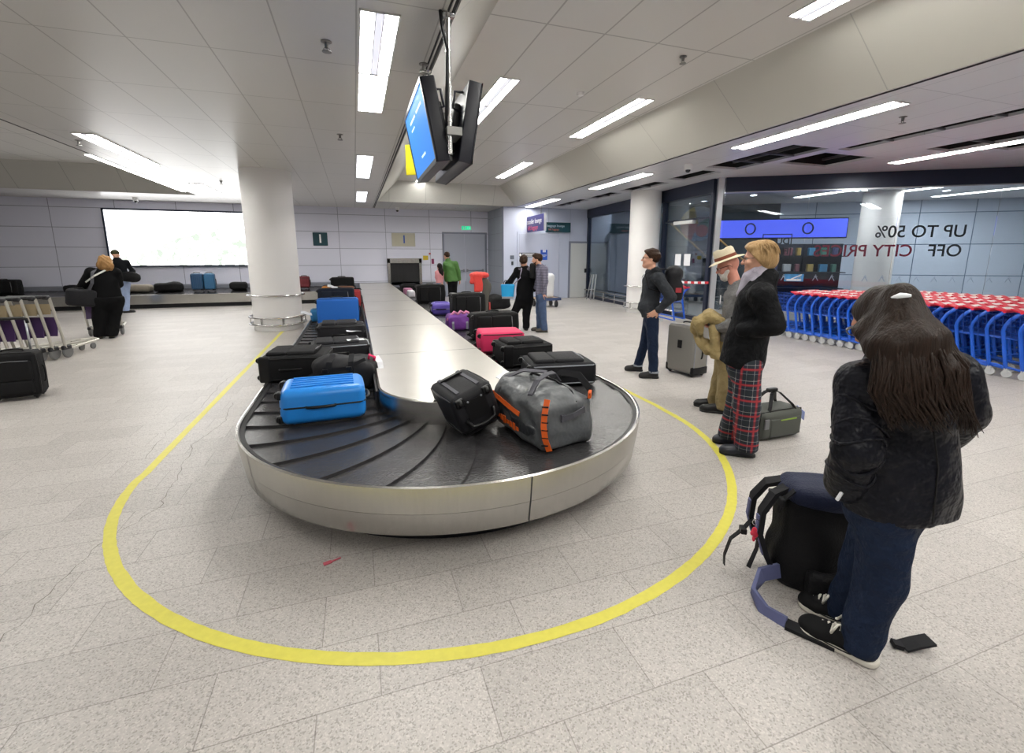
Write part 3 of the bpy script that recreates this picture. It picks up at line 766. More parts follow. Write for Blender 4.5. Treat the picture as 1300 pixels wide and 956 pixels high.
# double doors
def door(name, x0, x1, z1, y, m, fr, leafs):
    D = bpy.data.objects.new(name, None); COL.objects.link(D); D.location = (0, y, 0); D['kind'] = 'structure'
    b = MB(); b.box(x0-.07, x0, -.04, 0, 0, z1+.07); b.box(x1, x1+.07, -.04, 0, 0, z1+.07); b.box(x0, x1, -.04, 0, z1, z1+.07); o = b.build('door_frame', fr, D); o['kind'] = 'structure'
    b = MB(); w = (x1-x0)/leafs
    for i in range(leafs): b.rbox(x0+w*(i+.5), -.012, z1/2+.005, w-.012, .024, z1-.01, .006, 1)
    o = b.build('door_leaf', m, D); o['kind'] = 'structure'; return D
M_door = mat('door_grey', 'a9adbd', rough=.45); M_dfr = mat('door_frame_grey', '7c8090', rough=.4)
D1 = door('door_1', 3.42, 5.12, 2.5, YW, M_door, M_dfr, 2)
b = MB()
for x0, x1 in ((3.55, 4.2), (4.35, 5.0)): b.tube([(x0,-.06,1.05),(x1,-.06,1.05)], .022, 8); b.box(x0-.03,x0+.03,-.08,-.02,1.0,1.1); b.box(x1-.03,x1+.03,-.08,-.02,1.0,1.1)
o = b.build('panic_bar', M_dgrey, D1); o['kind'] = 'structure'
D2 = door('door_2', 5.85, 7.5, 2.45, YF, mat('door_blue_grey', 'b3b8cc', rough=.45), M_wall2, 1)
D3 = door('door_3', 7.98, 8.72, 2.12, YF, mat('door_cream', 'c4c5c4', rough=.5), M_dfr, 1)
b = MB(); b.box(8.6,8.7,-.05,-.024,.98,1.14); o = b.build('door_lock', M_black, D3); o['kind'] = 'structure'
# signs on and before the right back wall
M_purple = mat('sign_purple', '33307a', rough=.4); M_pinkp = mat('pink_print', 'd84a78', rough=.5); M_sky = mat('sign_sky', '4aa0d8'); M_orp = mat('orange_print', 'b8695a')
T = thing('hanging_sign', 'purple hanging sign with white and pink lettering beside the right back wall', 'sign', (6.2, 15.9, 2.77))
b = MB(); b.box(-.03,.03,-1.15,1.15,-.28,.28); b.build('panel', M_purple, T); b = MB(); b.box(-.04,.04,-1.18,-1.15,-.3,.3); b.build('edge_strip', M_alu, T); b = MB(); b.box(-.035,.035,1.15,1.4,-.28,.22); b.build('blue_end', M_sky, T)
for yy in (-.8, .8): b = MB(); b.cyl((0,yy,.28),(0,yy,.62),.012,6); b.build('hanger', M_chrome, T)
text_mesh('transfer lounge', .24, M_wh, 'white_lettering', T, frame((-.032,-.2,.08), (0,-1,0), (0,0,1)))
text_mesh('left luggage', .22, M_pinkp, 'pink_lettering', T, frame((-.032,-.1,-.14), (0,-1,0), (0,0,1)))
b = MB(); b.lathe([(.05,-.0335),(.05,-.031)],10,(0,.85,.12),'x'); b.box(-.034,-.031,.78,.92,-.2,.06); b.box(-.034,-.031,.62,.72,-.2,-.05); b.build('pictogram', M_wh, T)
T = thing('wall_sign', 'dark teal sign with pale and orange lettering behind the purple sign', 'sign', (7.42, YF-.06, 2.7))
b = MB(); b.box(-.5,.5,-.05,.055,-.18,.18); b.build('panel', M_teal, T)
text_mesh('baggage lounge', .12, mat('pale_print', 'a9b6c4'), 'pale_lettering', T, frame((-.12,-.053,.05), (1,0,0), (0,0,1))); text_mesh('left luggage', .1, M_orp, 'orange_lettering', T, frame((-.2,-.053,-.08), (1,0,0), (0,0,1)))
T = thing('wall_notice', 'long white notice with navy border on the wall above the standing couple', 'notice', (6.18, YF-.02, 1.67)); b = MB(); b.box(-.36,.36,-.015,.02,-.08,.08); b.build('panel', M_navy, T); b = MB(); b.box(-.2,.33,-.018,-.015,-.055,.055); b.box(-.32,-.24,-.018,-.015,-.05,.05); b.build('white_field', M_wh, T)
b = MB()
for k, (zz, l) in enumerate(((.025, .46), (-.02, .4))): b.box(-.17, -.17+l, -.02, -.018, zz-.01, zz+.01)
b.build('text_line', M_navy, T)
T = thing('wall_poster', 'blue poster with white top corner marks on the wall beside the couple', 'poster', (6.86, YF-.02, 1.67)); b = MB(); b.box(-.14,.14,-.015,.02,-.19,.19); b.build('panel', M_blue, T)
b = MB(); b.box(-.05,-.01,-.018,-.015,.1,.19); b.box(.02,.06,-.018,-.015,.1,.19); b.box(-.1,.1,-.018,-.015,-.02,0); b.box(-.1,.06,-.018,-.015,-.07,-.055); b.build('white_marks', M_wh, T)
# small dome cameras, detectors, sprinklers
M_smoke = mat('smoked', '1c1e24', rough=.15)
def dome(x, y, z, label):
    T = thing('dome_camera', label, 'camera', (x, y, z)); b = MB(); b.lathe([(.07,0),(.075,-.03),(.07,-.1),(.055,-.11)], 20); b.build('housing', M_lampw, T, smooth=SA)
    b = MB(); b.lathe([(.05,-.108),(.046,-.135),(.03,-.155),(.0,-.163)], 16, caps=False); b.build('dome_cover', M_smoke, T, smooth=True)
dome(1.6, 17.9, ZC, 'small dome camera on the ceiling above the baggage chute'); dome(6.35, 7.85, ZC, 'white dome camera under the right-hand ceiling by the silver post'); dome(-6.3, 17.6, ZC, 'small dome camera above the lit picture')
def sprinkler(x, y, z, label):
    T = thing('sprinkler', label, 'sprinkler', (x, y, z)); b = MB(); b.lathe([(.045,0),(.045,-.006),(.018,-.01),(.016,-.05),(.008,-.055)], 14); b.build('stem', M_steeldull, T, smooth=SA)
    b = MB(); b.lathe([(.006,-.075),(.04,-.078),(.04,-.082),(.0,-.084)], 14); b.build('deflector', M_steeldull, T)
    for s in (-1,1): b = MB(); b.tube([(0.012*s,0,-.045),(.026*s,0,-.06),(.008*s,0,-.078)], .004, 5); b.build('arm', M_steeldull, T)
for x, y, z, l in ((-.12,4.55,ZC,'sprinkler head left of the brightest ceiling light'),(4.02,5.2,ZH,'sprinkler head in the raised ceiling above the hall'),(-4.0,9.4,ZC,'sprinkler head beside the light strip left of the column'),(2.6,10.9,ZH,'sprinkler head behind the hanging screens'),(-.1,7.7,ZC,'sprinkler head between the bright lamp and the column'),(-2.95,13.2,ZC,'sprinkler head in the glowing ceiling before the lit picture'),(6.9,4.4,ZC,'sprinkler head right of the long ceiling strip'),(.73,4.75,ZC,'tiny black sprinkler beside the ceiling slot')): sprinkler(x, y, z, l)
T = thing('smoke_detector', 'round white smoke detector in the raised ceiling left of the middle strip', 'smoke detector', (3.4, 6.75, ZH)); b = MB(); b.lathe([(.06,0),(.06,-.02),(.045,-.04),(.0,-.045)], 20); b.build('body', M_lampw, T, smooth=SA)

# ================================================================== HANGING SCREENS
T = thing('hanging_screen', 'left hanging flight screen with lit blue face tilted down over the carousel', 'monitor', (.72, 4.4, 2.66))
M_bez = mat('monitor_black', '23242e', rough=.35); M_bezl = mat('bezel_rim', '77777c', rough=.3, metal=.7)
M_scr = mat('screen_blue', '1c5fb0', rough=.5, spec=.15, emit='2f86e0', estr=.4); M_scrt = mat('screen_text', 'b8d4f4', emit='b8d4f4', estr=.4)
Mscreen = M_scr
def monitor(T, c, tilt, side, lit):
    """face towards side*X, tilted down"""
    ax = Vector((0,1,0)); up = Vector((-math.sin(tilt)*-side*1.0, 0, math.cos(tilt))); fn = Vector((side*math.cos(tilt), 0, -math.sin(tilt))); up = Vector((side*math.sin(tilt), 0, math.cos(tilt)))
    F = frame(c, ax*(-side if side > 0 else 1)*1.0, up)   # local x across, y up, z outwards
    F = frame(c, up.cross(fn), up)
    W, H, D = .58, .315, .055
    b = MB(); b.rbox(0, 0, -D, 2*W, 2*H, 2*D, .012, 2); o = b.build('casing', M_bez, T, smooth=SA); o.matrix_basis = F
    b = MB()
    for x0,x1,y0,y1 in ((-W,W,H-.035,H),(-W,W,-H,-H+.035),(-W,-W+.03,-H,H),(W-.03,W,-H,H)): b.box(x0,x1,y0,y1,0,.008)
    q = b.build('bezel', M_bez, T); q.matrix_basis = F
    b = MB(); b.box(-W+.03, W-.03, -H+.035, H-.035, 0, .003); q = b.build('screen', M_scr if lit else M_bez, T); q.matrix_basis = F
    if lit:
        b = MB()
        for (x, y, w, h) in ((-.3,.17,.32,.02),(-.3,.11,.2,.015),(.1,.17,.3,.02),(-.05,-.17,.22,.02)): b.box(x, x+w, y, y+h, .003, .004)
        q = b.build('screen_text', M_scrt, T); q.matrix_basis = F
    b = MB(); b.rbox(0, -.02, -2*D-.03, .8, .4, .06, .02, 2); q = b.build('back_cover', mat('monitor_back', '15161a', rough=.5), T, smooth=SA); q.matrix_basis = F
    b = MB()
    for x in (-.4, .4): b.tube([(x,.12,-2*D),(x,.13,-2*D-.07),(x,.26,-2*D-.07),(x,.27,-2*D)], .012, 6)
    q = b.build('carry_handle', M_bez, T, smooth=True); q.matrix_basis = F
    b = MB(); b.box(-.54,-.5,-.2,-.14,-.05,-.05+.001); return F
for o in (T,): pass
ORG = Vector((.72,4.4,2.66))
monitor(T, Vector((.615,4.4,2.655))-ORG, math.radians(10.5), -1, True)
T2 = thing('hanging_screen', 'right hanging flight screen seen from its black back and edge', 'monitor', (.88, 4.4, 2.66))
monitor(T2, Vector((1.0,4.4,2.655))-Vector((.88,4.4,2.66)), math.radians(9), 1, True)
T = thing('screen_mount', 'steel ceiling poles and bracket carrying the two hanging screens', 'bracket', (.77, 4.4, ZC))
for y in (-.62, .5):
    b = MB(); b.lathe([(.06,0),(.06,-.012),(.02,-.016),(.02,-.05)], 14, (0,y,0)); b.tube([(0,y,0),(0,y,-1.0)], .02, 10)
    for z in (-.25,-.5,-.75): b.lathe([(.023,z),(.023,z-.012)], 10, (0,y,0))
    b.build('pole', M_chrome, T, smooth=SA)
b = MB(); b.box(-.03,.09,-.66,.54,-.86,-.80); b.box(-.02,.08,-.3,.2,-.98,-.6); b.build('bracket', M_steeldull, T)
b = MB(); b.tube([(-.06,-.66,0),(-.05,-.66,-.12),(-.01,-.645,-.25),(-.025,-.63,-.7),(.0,-.5,-.85)], .014, 6); b.build('cable', M_black, T, smooth=True)
b = MB(); b.box(-.008,.008,-.10,.10,-.15,.15); o = b.build('hanging_card', mat('card_yellow', 'e8dc1e', rough=.5), loc=(.66, 5.10, 2.60)); o.rotation_euler = (0,0,math.radians(60)); tag(o, 'bright yellow card hanging behind the far end of the left screen', 'card')

# ================================================================== CAROUSELS
CX, CY, RO, RI, ZB = .68, 3.62, 1.53, .57, .43
YE = YW-.02
M_belt = mat('belt_rubber', '343335', rough=.27, vary=.35, vscale=7, bump=.15, bscale=60, spec=.45)
M_edge = mat('belt_edge', '1d1d20', rough=.5)
CT = thing('baggage_carousel', 'long steel baggage carousel with rounded near end and grey rubber belt', 'carousel', (CX, CY, 0))
def outline(R, step=64, ye=YE):
    """stadium outline in carousel-local coordinates: left straight, near arc, right straight"""
    return [(-R, ye-CY)]+[(-R*math.cos(a), -R*math.sin(a)) for a in np.linspace(0, PI, step)]+[(R, ye-CY)]
def skirt(prof, name, m, smooth=True):
    """profile list (R, z) swept along the outline"""
    b = MB(); rows = [[(x, y, z) for x, y in outline(R)] for R, z in prof]; n = len(rows[0])
    b.add([p for r in rows for p in r], [(i*n+k, i*n+k+1, (i+1)*n+k+1, (i+1)*n+k) for i in range(len(rows)-1) for k in range(n-1)])
    return b.build(name, m, CT, smooth=SA)
skirt([(RO-.26,0),(RO-.26,.18)], 'plinth', M_dark)
skirt([(RO-.27,.168),(RO-.04,.165),(RO-.035,.17),(RO-.015,.298)], 'lower_fascia', M_steel)
skirt([(RO-.014,.300),(RO+.0,.43),(RO+.002,.452),(RO-.012,.457),(RO-.022,.452),(RO-.024,.425)], 'upper_fascia', M_steel)
skirt([(RO-.018,.297),(RO-.016,.301)], 'fascia_seam', M_slot)
skirt([(RO-.024,.44),(RO-.05,.436),(RO-.05,.41)], 'belt_trim', M_edge)
PROF = [(RO-.034,.17),(RO-.014,.298),(RO+.001,.43),(RO+.003,.452)]
for a in (math.radians(-90+5.5), math.radians(-90-62), math.radians(-90+75)):
    c, s_ = math.cos(a), math.sin(a); b = MB(); vs = []
    for R, z in PROF:
        for e in (-.003, .003): vs.append((c*(R+.0015)-s_*e, s_*(R+.0015)+c*e, z))
    b.add(vs, [(0,1,3,2),(2,3,5,4),(4,5,7,6)]); b.build('panel_joint', M_slot, CT)
for y in (2., 5., 8., 11.):
    for sg in (-1, 1):
        b = MB(); vs = []
        for R, z in PROF:
            for e in (-.003, .003): vs.append((sg*(R+.0015), y+e, z))
        b.add(vs, [(0,1,3,2),(2,3,5,4),(4,5,7,6)]); b.build('panel_joint', M_slot, CT)
# belt: overlapping crescent plates
def belt_plates():
    b = MB(); PITCH = .27; W0, W1 = RI-.02, RO-.03; NS = 14
    # path parameter: s along the centre line (radius 1.05): left straight downward, arc, right straight upward
    RM = (RI+RO)/2; Ls = YE-CY; arc = PI*RM*.98; tot = 2*Ls+arc
    def pos(s, r):
        """s along path, r radius from the centre line axis -> x, y"""
        if s < Ls: return (-r, Ls-s)
        if s < Ls+arc:
            a = (s-Ls)/arc*PI; return (-r*math.cos(a), -r*math.sin(a))
        return (r, s-Ls-arc)
    n = int(tot/PITCH); P = tot/n
    def lag(t):  # crescent curve: the joint trails towards the outside edge
        return -.20*(t**1.6)+.02
    for i in range(n):
        s0 = i*P
        rows = []
        for j in range(5):
            f = j/4
            z = ZB-.012+.016*f**1.0-(.0 if j < 4 else 0)
            row = []
            for k in range(NS+1):
                t = k/NS; r = W0+(W1-W0)*t
                s = min(max(s0+(f*1.04)*P-lag(t)*-1*1.0, 0), tot)
                x, y = pos(s, r); row.append((x, y, z))
            rows.append(row)
        low = [(x, y, ZB-.03) for x, y, z in rows[-1]]
        allr = rows+[low]; m = NS+1
        b.add([p for r in allr for p in r], [(q*m+k, q*m+k+1, (q+1)*m+k+1, (q+1)*m+k) for q in range(len(allr)-1) for k in range(NS)])
    return b
o = belt_plates().build('belt', M_belt, CT, smooth=math.radians(30)); o['kind'] = 'stuff'
# steel ridge in the middle
ZR = .60
M_ridge = mat('ridge_steel', 'dad6cf', rough=.3, metal=.72, vary=.05, vscale=5)
b = MB(); rows = [[(x, y, z) for x, y in outline(R)] for R, z in ((RI, ZB-.05), (RI, ZR-.02), (RI-.006, ZR-.006), (RI-.02, ZR))]; n = len(rows[0])
b.add([p for r in rows for p in r], [(i*n+k, i*n+k+1, (i+1)*n+k+1, (i+1)*n+k) for i in range(3) for k in range(n-1)])
b.build('ridge_side', M_steel, CT, smooth=SA)
b = MB(); o_ = [(x, y, ZR) for x, y in outline(RI-.02)]; h = len(o_)//2
b.add(o_, [tuple([i, i+1, len(o_)-2-i, len(o_)-1-i]) for i in range(h-1)]); b.build('ridge_top', M_ridge, CT)
b = MB()
for y in (1.2, 3.2, 5.2, 7.2, 9.2, 11.2): b.box(-RI+.02, RI-.02, y, y+.004, ZR-.001, ZR+.0008)
b.build('ridge_joint', M_slot, CT)
for sg in (-1, 1):
    b = MB(); b.box(min(sg*RI, sg*(RI+.014)), max(sg*RI, sg*(RI+.014)), -.05, YE-CY, ZB-.02, ZR-.03); b.build('ridge_guard', M_edge, CT)
# second carousel along the back wall on the left
C2 = thing('baggage_carousel', 'far baggage carousel with steel front along the wall under the lit picture', 'carousel', (-7, 17.2, 0))
b = MB(); b.box(-5.9, 6.1, .06, 1.24, 0, .14); b.build('plinth', M_dark, C2)
b = MB(); b.add([(-5.9,.0,.13),(6.1,.0,.13),(6.1,-.01,.42),(-5.9,-.01,.42),(-5.9,.03,.43),(6.1,.03,.43),(-5.9,.06,.41),(6.1,.06,.41),(6.1,1.24,.13),(-5.9,1.24,.13)], [(0,1,2,3),(3,2,5,4),(4,5,7,6),(0,9,8,1)]); b.add([(6.1,0,.13),(6.1,1.24,.13),(6.1,1.24,.62),(6.1,-.01,.42)],[(0,1,2,3)]); b.build('fascia', M_steel, C2)
b = MB(); nn = 44
for i in range(nn):
    x = -5.9+12.*i/nn; x2 = -5.9+12.*(i+1)/nn
    b.add([(x,.06,.425),(x2,.06,.41),(x2,.95,.54),(x,.95,.555),(x2,.06,.425),(x2,.95,.555)], [(0,1,2,3),(1,4,5,2)])
b.build('belt', M_belt, C2)['kind'] = 'stuff'
b = MB(); b.box(-5.9,6.1,.95,1.26,.5,.66); b.build('back_edge', M_dgrey, C2)
# ================================================================== LUGGAGE
def rotm(w, d, h): return Matrix(((w[0],d[0],h[0]),(w[1],d[1],h[1]),(w[2],d[2],h[2])))
def orient(mode, yaw, roll=0.):
    """returns 3x3 with columns = world directions of the case's own width, depth and height axes"""
    c, s = math.cos(yaw), math.sin(yaw); X = Vector((c,s,0)); Yv = Vector((-s,c,0)); Zz = Vector((0,0,1))
    if mode == 'up': M = rotm(X, Yv, Zz)             # standing on its wheels, front faces -Y
    elif mode == 'flat': M = rotm(-Yv, -Zz, X)       # lying on its back, front face up; height axis along X
    elif mode == 'flatY': M = rotm(X, -Zz, Yv)       # lying, height axis along Y
    elif mode == 'flatYb': M = rotm(-X, Zz, Yv)      # same, back face up
    elif mode == 'side': M = rotm(Zz, Yv, X)         # lying on its long edge
    if roll: M = Matrix.Rotation(roll, 3, M.col[2]) @ M
    return M
M_blk = mat('luggage_black', '121214', spec=.22, rough=.7, bump=.25, bscale=300, vary=.15, vscale=20)
M_blk2 = mat('luggage_charcoal', '1b1b1f', spec=.25, rough=.65, bump=.25, bscale=250, vary=.15, vscale=20)
M_plas = mat('black_plastic', '101012', rough=.4, spec=.35)
M_grail = mat('grey_rail', '77787c', rough=.35, metal=.5)
M_web = mat('web_grey', '4a4a52', rough=.7); M_tagw = mat('tag_white', 'e9ebf0', rough=.6)
def place(T, C, M):
    M4 = M.to_4x4(); M4.translation = Vector(C); T.matrix_basis = M4
CASES = {}
def suitcase(label, C, dims, mode, yaw, m, style='soft', cat='suitcase', group=None, name='suitcase', roll=0., tagged=None, piping=None, handle_side=True, wheels=4, telescopic=0., pocket=True, stripes=False, grip=None, top_tag=False, corners=False, pull=None, zrest=None, back=False, badge=None):
    """C = (x, y, z of the surface it rests on); dims = width, depth, height of the standing case"""
    w, d, h = dims; M = orient(mode, yaw, roll)
    ext = sum(abs(M[2][i])*dims[i] for i in range(3))/2
    T = thing(name, label, cat, group=group); place(T, (C[0], C[1], (C[2]+ext+.004) if zrest is None else zrest), M)
    x, y, z = w/2, d/2, h/2
    wh = .035 if wheels else 0
    b = MB()
    r = .055 if style == 'hard' else .04
    b.rbox(0, 0, wh/2, w, d*.97, h-wh, r, 4, bulge=.012 if style == 'soft' else .006)
    b.build('body', m, T, smooth=SA)
    zb = -z+wh
    if style == 'hard':
        # ribs on both shells and the closing seam
        for sy in (-1, 1):
            b = MB()
            for k in range(5):
                xx = -x*.62+k*x*.31; b.obox((xx, sy*(y*.97+.004), wh/2), (1,0,0), (0,1,0), (0,0,1), .012, .006, z-.09)
            b.build('shell_ribs', m, T)
        b = MB(); b.tube([(sx*(x+.002)*1, 0, zz) if False else p for p in [(x-.04,0,-z+wh),(x+.002,0,-z+wh+.04),(x+.002,0,z-.04),(x-.04,0,z+.002),(-x+.04,0,z+.002),(-x-.002,0,z-.04),(-x-.002,0,-z+wh+.04),(-x+.04,0,-z+wh)]], .007, 6, closed=True); b.build('seam', piping or M_plas, T, smooth=True)
    else:
        for sy in (-1, 1):
            if True:
                b = MB(); yy = sy*(y*.97-.022)
                b.tube([(x-.03,yy,zb+.008),(x-.002,yy,zb+.04),(x+.004,yy,0),(x-.002,yy,z-.04),(x-.03,yy,z-.004),(0,yy,z+.004),(-x+.03,yy,z-.004),(-x+.002,yy,z-.04),(-x-.004,yy,0),(-x+.002,yy,zb+.04),(-x+.03,yy,zb+.008)], .006, 6, closed=True)
                b.build('piping', piping or M_plas, T, smooth=True)
        if pocket:
            b = MB(); b.rbox(0, -y*.97-.008, -.02+h*.16, w*.8, .05, h*.42, .022, 3, bulge=.006); b.build('front_pocket', m, T, smooth=SA)
            b = MB(); b.rbox(0, -y*.97-.010, -h*.22, w*.8, .05, h*.28, .022, 3, bulge=.004); b.build('front_pocket', m, T, smooth=SA)
            b = MB(); b.tube([(-w*.36,-y-.026,h*.33),(0,-y-.03,h*.345),(w*.36,-y-.026,h*.33)], .005, 6); b.build('zip', piping or M_grail, T, smooth=True)
    g = grip or M_plas
    b = MB(); b.tube([(-.09,0,z-.004),(-.085,0,z+.022),(-.04,0,z+.03),(.04,0,z+.03),(.085,0,z+.022),(.09,0,z-.004)], .011, 8); b.build('top_handle', g, T, smooth=True)
    if handle_side:
        b = MB(); b.tube([(x-.004,0,-.10),(x+.02,0,-.085),(x+.026,0,-.04),(x+.026,0,.04),(x+.02,0,.085),(x-.004,0,.10)], .010, 8); b.build('side_handle', g, T, smooth=True)
    if wheels:
        for sx in (-1, 1):
            for sy in ((-1, 1) if wheels == 4 else (1,)):
                b = MB(); px, py = sx*(x-.05), sy*(y*.97-.04)
                b.rbox(px, py, zb-.0, .06, .055, .03, .01, 2)
                b.lathe([(.004,-.012),(.024,-.012),(.027,-.004),(.027,.004),(.024,.012),(.004,.012)], 14, (px, py, -z+.027), 'x')
                b.build('wheel', M_plas, T, smooth=SA)
    if corners:
        for sx in (-1, 1):
            b = MB(); b.rbox(sx*(x-.02), 0, zb+.05, .055, d*.99, .11, .02, 2); b.build('corner_guard', M_plas, T, smooth=SA)
    if telescopic:
        for sx in (-1, 1):
            b = MB(); b.cyl((sx*.13, y*.6, z-.01), (sx*.13, y*.6, z+telescopic), .011, 8); b.build('handle_tube', M_alu, T, smooth=True)
        b = MB(); b.tube([(-.145,y*.6,z+telescopic-.03),(-.14,y*.6,z+telescopic+.015),(-.1,y*.6,z+telescopic+.03),(.1,y*.6,z+telescopic+.03),(.14,y*.6,z+telescopic+.015),(.145,y*.6,z+telescopic-.03)], .017, 8); b.build('grip', M_plas, T, smooth=True)
    if tagged:
        p = Vector(tagged); b = MB(); b.tube([p, p+Vector((0,-.012,-.03)), p+Vector((.01,-.018,-.05))], .004, 5)
        b.strap([p+Vector((.01,-.018,-.05)), p+Vector((.02,-.022,-.12)), p+Vector((.05,-.02,-.18)), p+Vector((.06,-.03,-.24))], .05, .002, (1,.2,0)); b.build('luggage_tag', M_tagw, T)
        o = bpy.context  # tag strip only
    if pull:
        b = MB(); p = Vector(pull[0]); b.rbox(p.x, p.y, p.z, .02, .012, .07, .005, 2); b.build('zip_pull', pull[1], T)
    if back:
        for sx in (-1, 1):
            b = MB(); b.obox((sx*.075, y*.97+.006, .02), (1,0,0), (0,1,0), (0,0,1), .012, .006, z-.06); b.build('handle_channel', M_web, T)
        b = MB(); b.obox((0, y*.97+.012, z*.55), (1,0,0), (0,1,0), (0,0,1), .085, .012, .012); b.build('pull_handle', M_plas, T)
        b = MB(); b.tube([(-x+.05,-y*.2,-z+.02),(-x+.07,-y*.55,-z-.012),(0,-y*.62,-z-.02),(x-.07,-y*.55,-z-.012),(x-.05,-y*.2,-z+.02)], .012, 8); b.build('base_bar', M_plas, T, smooth=True)
        b = MB(); b.box(-x*.5, x*.5, -y*.4, y*.6, -z+wh-.012, -z+wh-.002); b.build('base_plate', M_plas, T)
        b = MB()
        for sx in (-1, 1): b.lathe([(.0,-.004),(.007,-.003),(.007,.003),(0,.004)], 8, (sx*.05, y*.6, -z+wh-.014), 'z')
        b.build('rivet', M_alu, T)
    if top_tag:
        b = MB(); b.rbox(0, -y-.012-(0.012 if pocket else -.007), h*(.12 if badge else .30), (.07 if badge else .12), .012, (.11 if badge else .05), .004, 2); b.build('name_badge', badge or M_grail, T)
    return T
ZT = ZB+.004
M_cyan = mat('hard_blue', '2287e0', rough=.32, spec=.5); M_rblue = mat('royal_blue', '0f5fb8', rough=.7, bump=.2, bscale=250); M_nav = mat('navy', '141b2a', spec=.25, rough=.7, bump=.2, bscale=250)
M_pinkc = mat('cerise', 'd3265c', rough=.65, bump=.15, bscale=250); M_purp = mat('purple_hard', '5b4aa8', rough=.4); M_purp2 = mat('purple_soft', '6a2f8a', rough=.6, bump=.2, bscale=60)
M_greyp = mat('grey_piping', '8d9098', rough=.5)
# left side of the belt, near to far
suitcase('bright blue hard suitcase lying flat on the near left bend of the belt', (-.29, 3.54, ZT), (.40, .26, .60), 'flat', .03, M_cyan, 'hard', tagged=(.0,0,.31), wheels=4)
suitcase('large black soft suitcase lying flat behind the bright blue case', (-.60, 4.83, ZT), (.46, .25, .62), 'flat', -.12, M_blk, piping=M_plas, corners=True, top_tag=True)
suitcase('black suitcase with grey edging half hidden behind the black backpack on the belt', (-.24, 5.62, ZT), (.46, .19, .66), 'flat', .08, M_blk2, piping=M_greyp, tagged=(.1,-.1,.33))
suitcase('black soft suitcase with white tag lying in front of the upright royal blue case', (-.25, 6.75, ZT), (.46, .25, .64), 'flat', .03, M_blk2, tagged=(.2,-.02,.32))
suitcase('large royal blue soft suitcase standing on its long edge on the left belt', (-.33, 8.28, ZT), (.47, .28, .70), 'side', .0, M_rblue, grip=M_plas, pocket=False, corners=False)
suitcase('small blue bag peeking out left of the royal blue case', (-.62, 9.05, ZT), (.22, .26, .40), 'side', .1, mat('teal_blue', '1f6a9a', rough=.7), pocket=False, wheels=0, cat='bag', name='soft_bag', tagged=(.02,-.1,-.12))
suitcase('navy suitcase standing on its edge behind the royal blue one', (-.42, 10.2, ZT), (.52, .30, .74), 'side', .0, M_nav, tagged=(.26,-.05,.1))
suitcase('small red bag just right of the navy suitcase', (.0, 10.75, ZT), (.44, .2, .16), 'side', .0, mat('red_bag', 'a32a2e', rough=.7), pocket=False, wheels=0, cat='bag', name='soft_bag')
suitcase('brown soft bag lying behind the navy suitcase', (-.30, 11.7, ZT), (.46, .3, .5), 'side', .05, mat('brown_bag', '8a5530', rough=.7), pocket=False, wheels=0, cat='bag', name='soft_bag')
suitcase('orange bag left of the brown bag on the far left belt', (-.68, 12.3, ZT), (.44, .28, .26), 'side', .0, mat('orange_bag', 'd98a2c', rough=.6), pocket=False, wheels=0, cat='bag', name='soft_bag')
suitcase('black boxy suitcase farthest on the left belt, behind the brown bag', (-.36, 13.1, ZT), (.62, .3, .62), 'side', .0, M_blk, pocket=False)
# right side, near to far
suitcase('black wheeled cabin case tipped sideways beside the grey duffel, wheels facing out', (.67, 2.97, ZT), (.30, .28, .48), 'flatYb', math.radians(10), M_blk2, wheels=2, roll=math.radians(-20), back=True, zrest=None, piping=M_plas, handle_side=False)
suitcase('large black suitcase with grey piping lying flat on the right belt behind the duffel', (1.76, 3.88, ZT), (.46, .21, .66), 'flat', -.14, M_blk2, piping=M_greyp, top_tag=True, tagged=(-.1,-.05,.33))
suitcase('black soft case with pink zip pull lying beside the cerise suitcase', (1.70, 4.68, ZT), (.42, .24, .60), 'flat', .02, M_blk, corners=True, pull=((-.225,-.03,.18), M_pinkc))
suitcase('cerise pink soft suitcase lying flat on the right belt', (1.66, 5.42, ZT), (.46, .26, .58), 'flat', -.12, M_pinkc, pocket=False, grip=M_plas)
suitcase('black suitcase standing on its long edge behind the cerise one', (1.85, 6.32, ZT), (.37, .28, .72), 'side', .04, M_blk, pocket=True)
suitcase('big black suitcase with white tag standing on its edge behind the purple bag', (1.95, 8.4, ZT), (.49, .30, .66), 'side', .02, M_blk, tagged=(.1,-.14,.2), corners=True)
suitcase('violet hard suitcase lying left of the big labelled black case', (1.62, 9.35, ZT), (.42, .24, .44), 'flat', -.1, M_purp, 'hard', piping=M_greyp)
suitcase('black suitcase on its edge far along the right belt before the chute', (1.78, 11.8, ZT), (.46, .28, .74), 'side', .0, M_blk, tagged=(.05,-.1,.36))
suitcase('dark case lying close to the baggage chute', (1.7, 15.9, ZT), (.4, .24, .6), 'flat', .1, M_blk)
suitcase('small white bag lying by the ridge near the chute end', (1.5, 13.6, ZT), (.2, .2, .3), 'flatY', .0, mat('white_bag', 'd8d4dc', rough=.6), pocket=False, wheels=0, cat='bag', name='soft_bag')
suitcase('small pink bag lying by the ridge close to the chute', (1.52, 14.6, ZT), (.24, .2, .3), 'flatY', .1, mat('pink_bag', 'b77a9a', rough=.6), pocket=False, wheels=0, cat='bag', name='soft_bag')
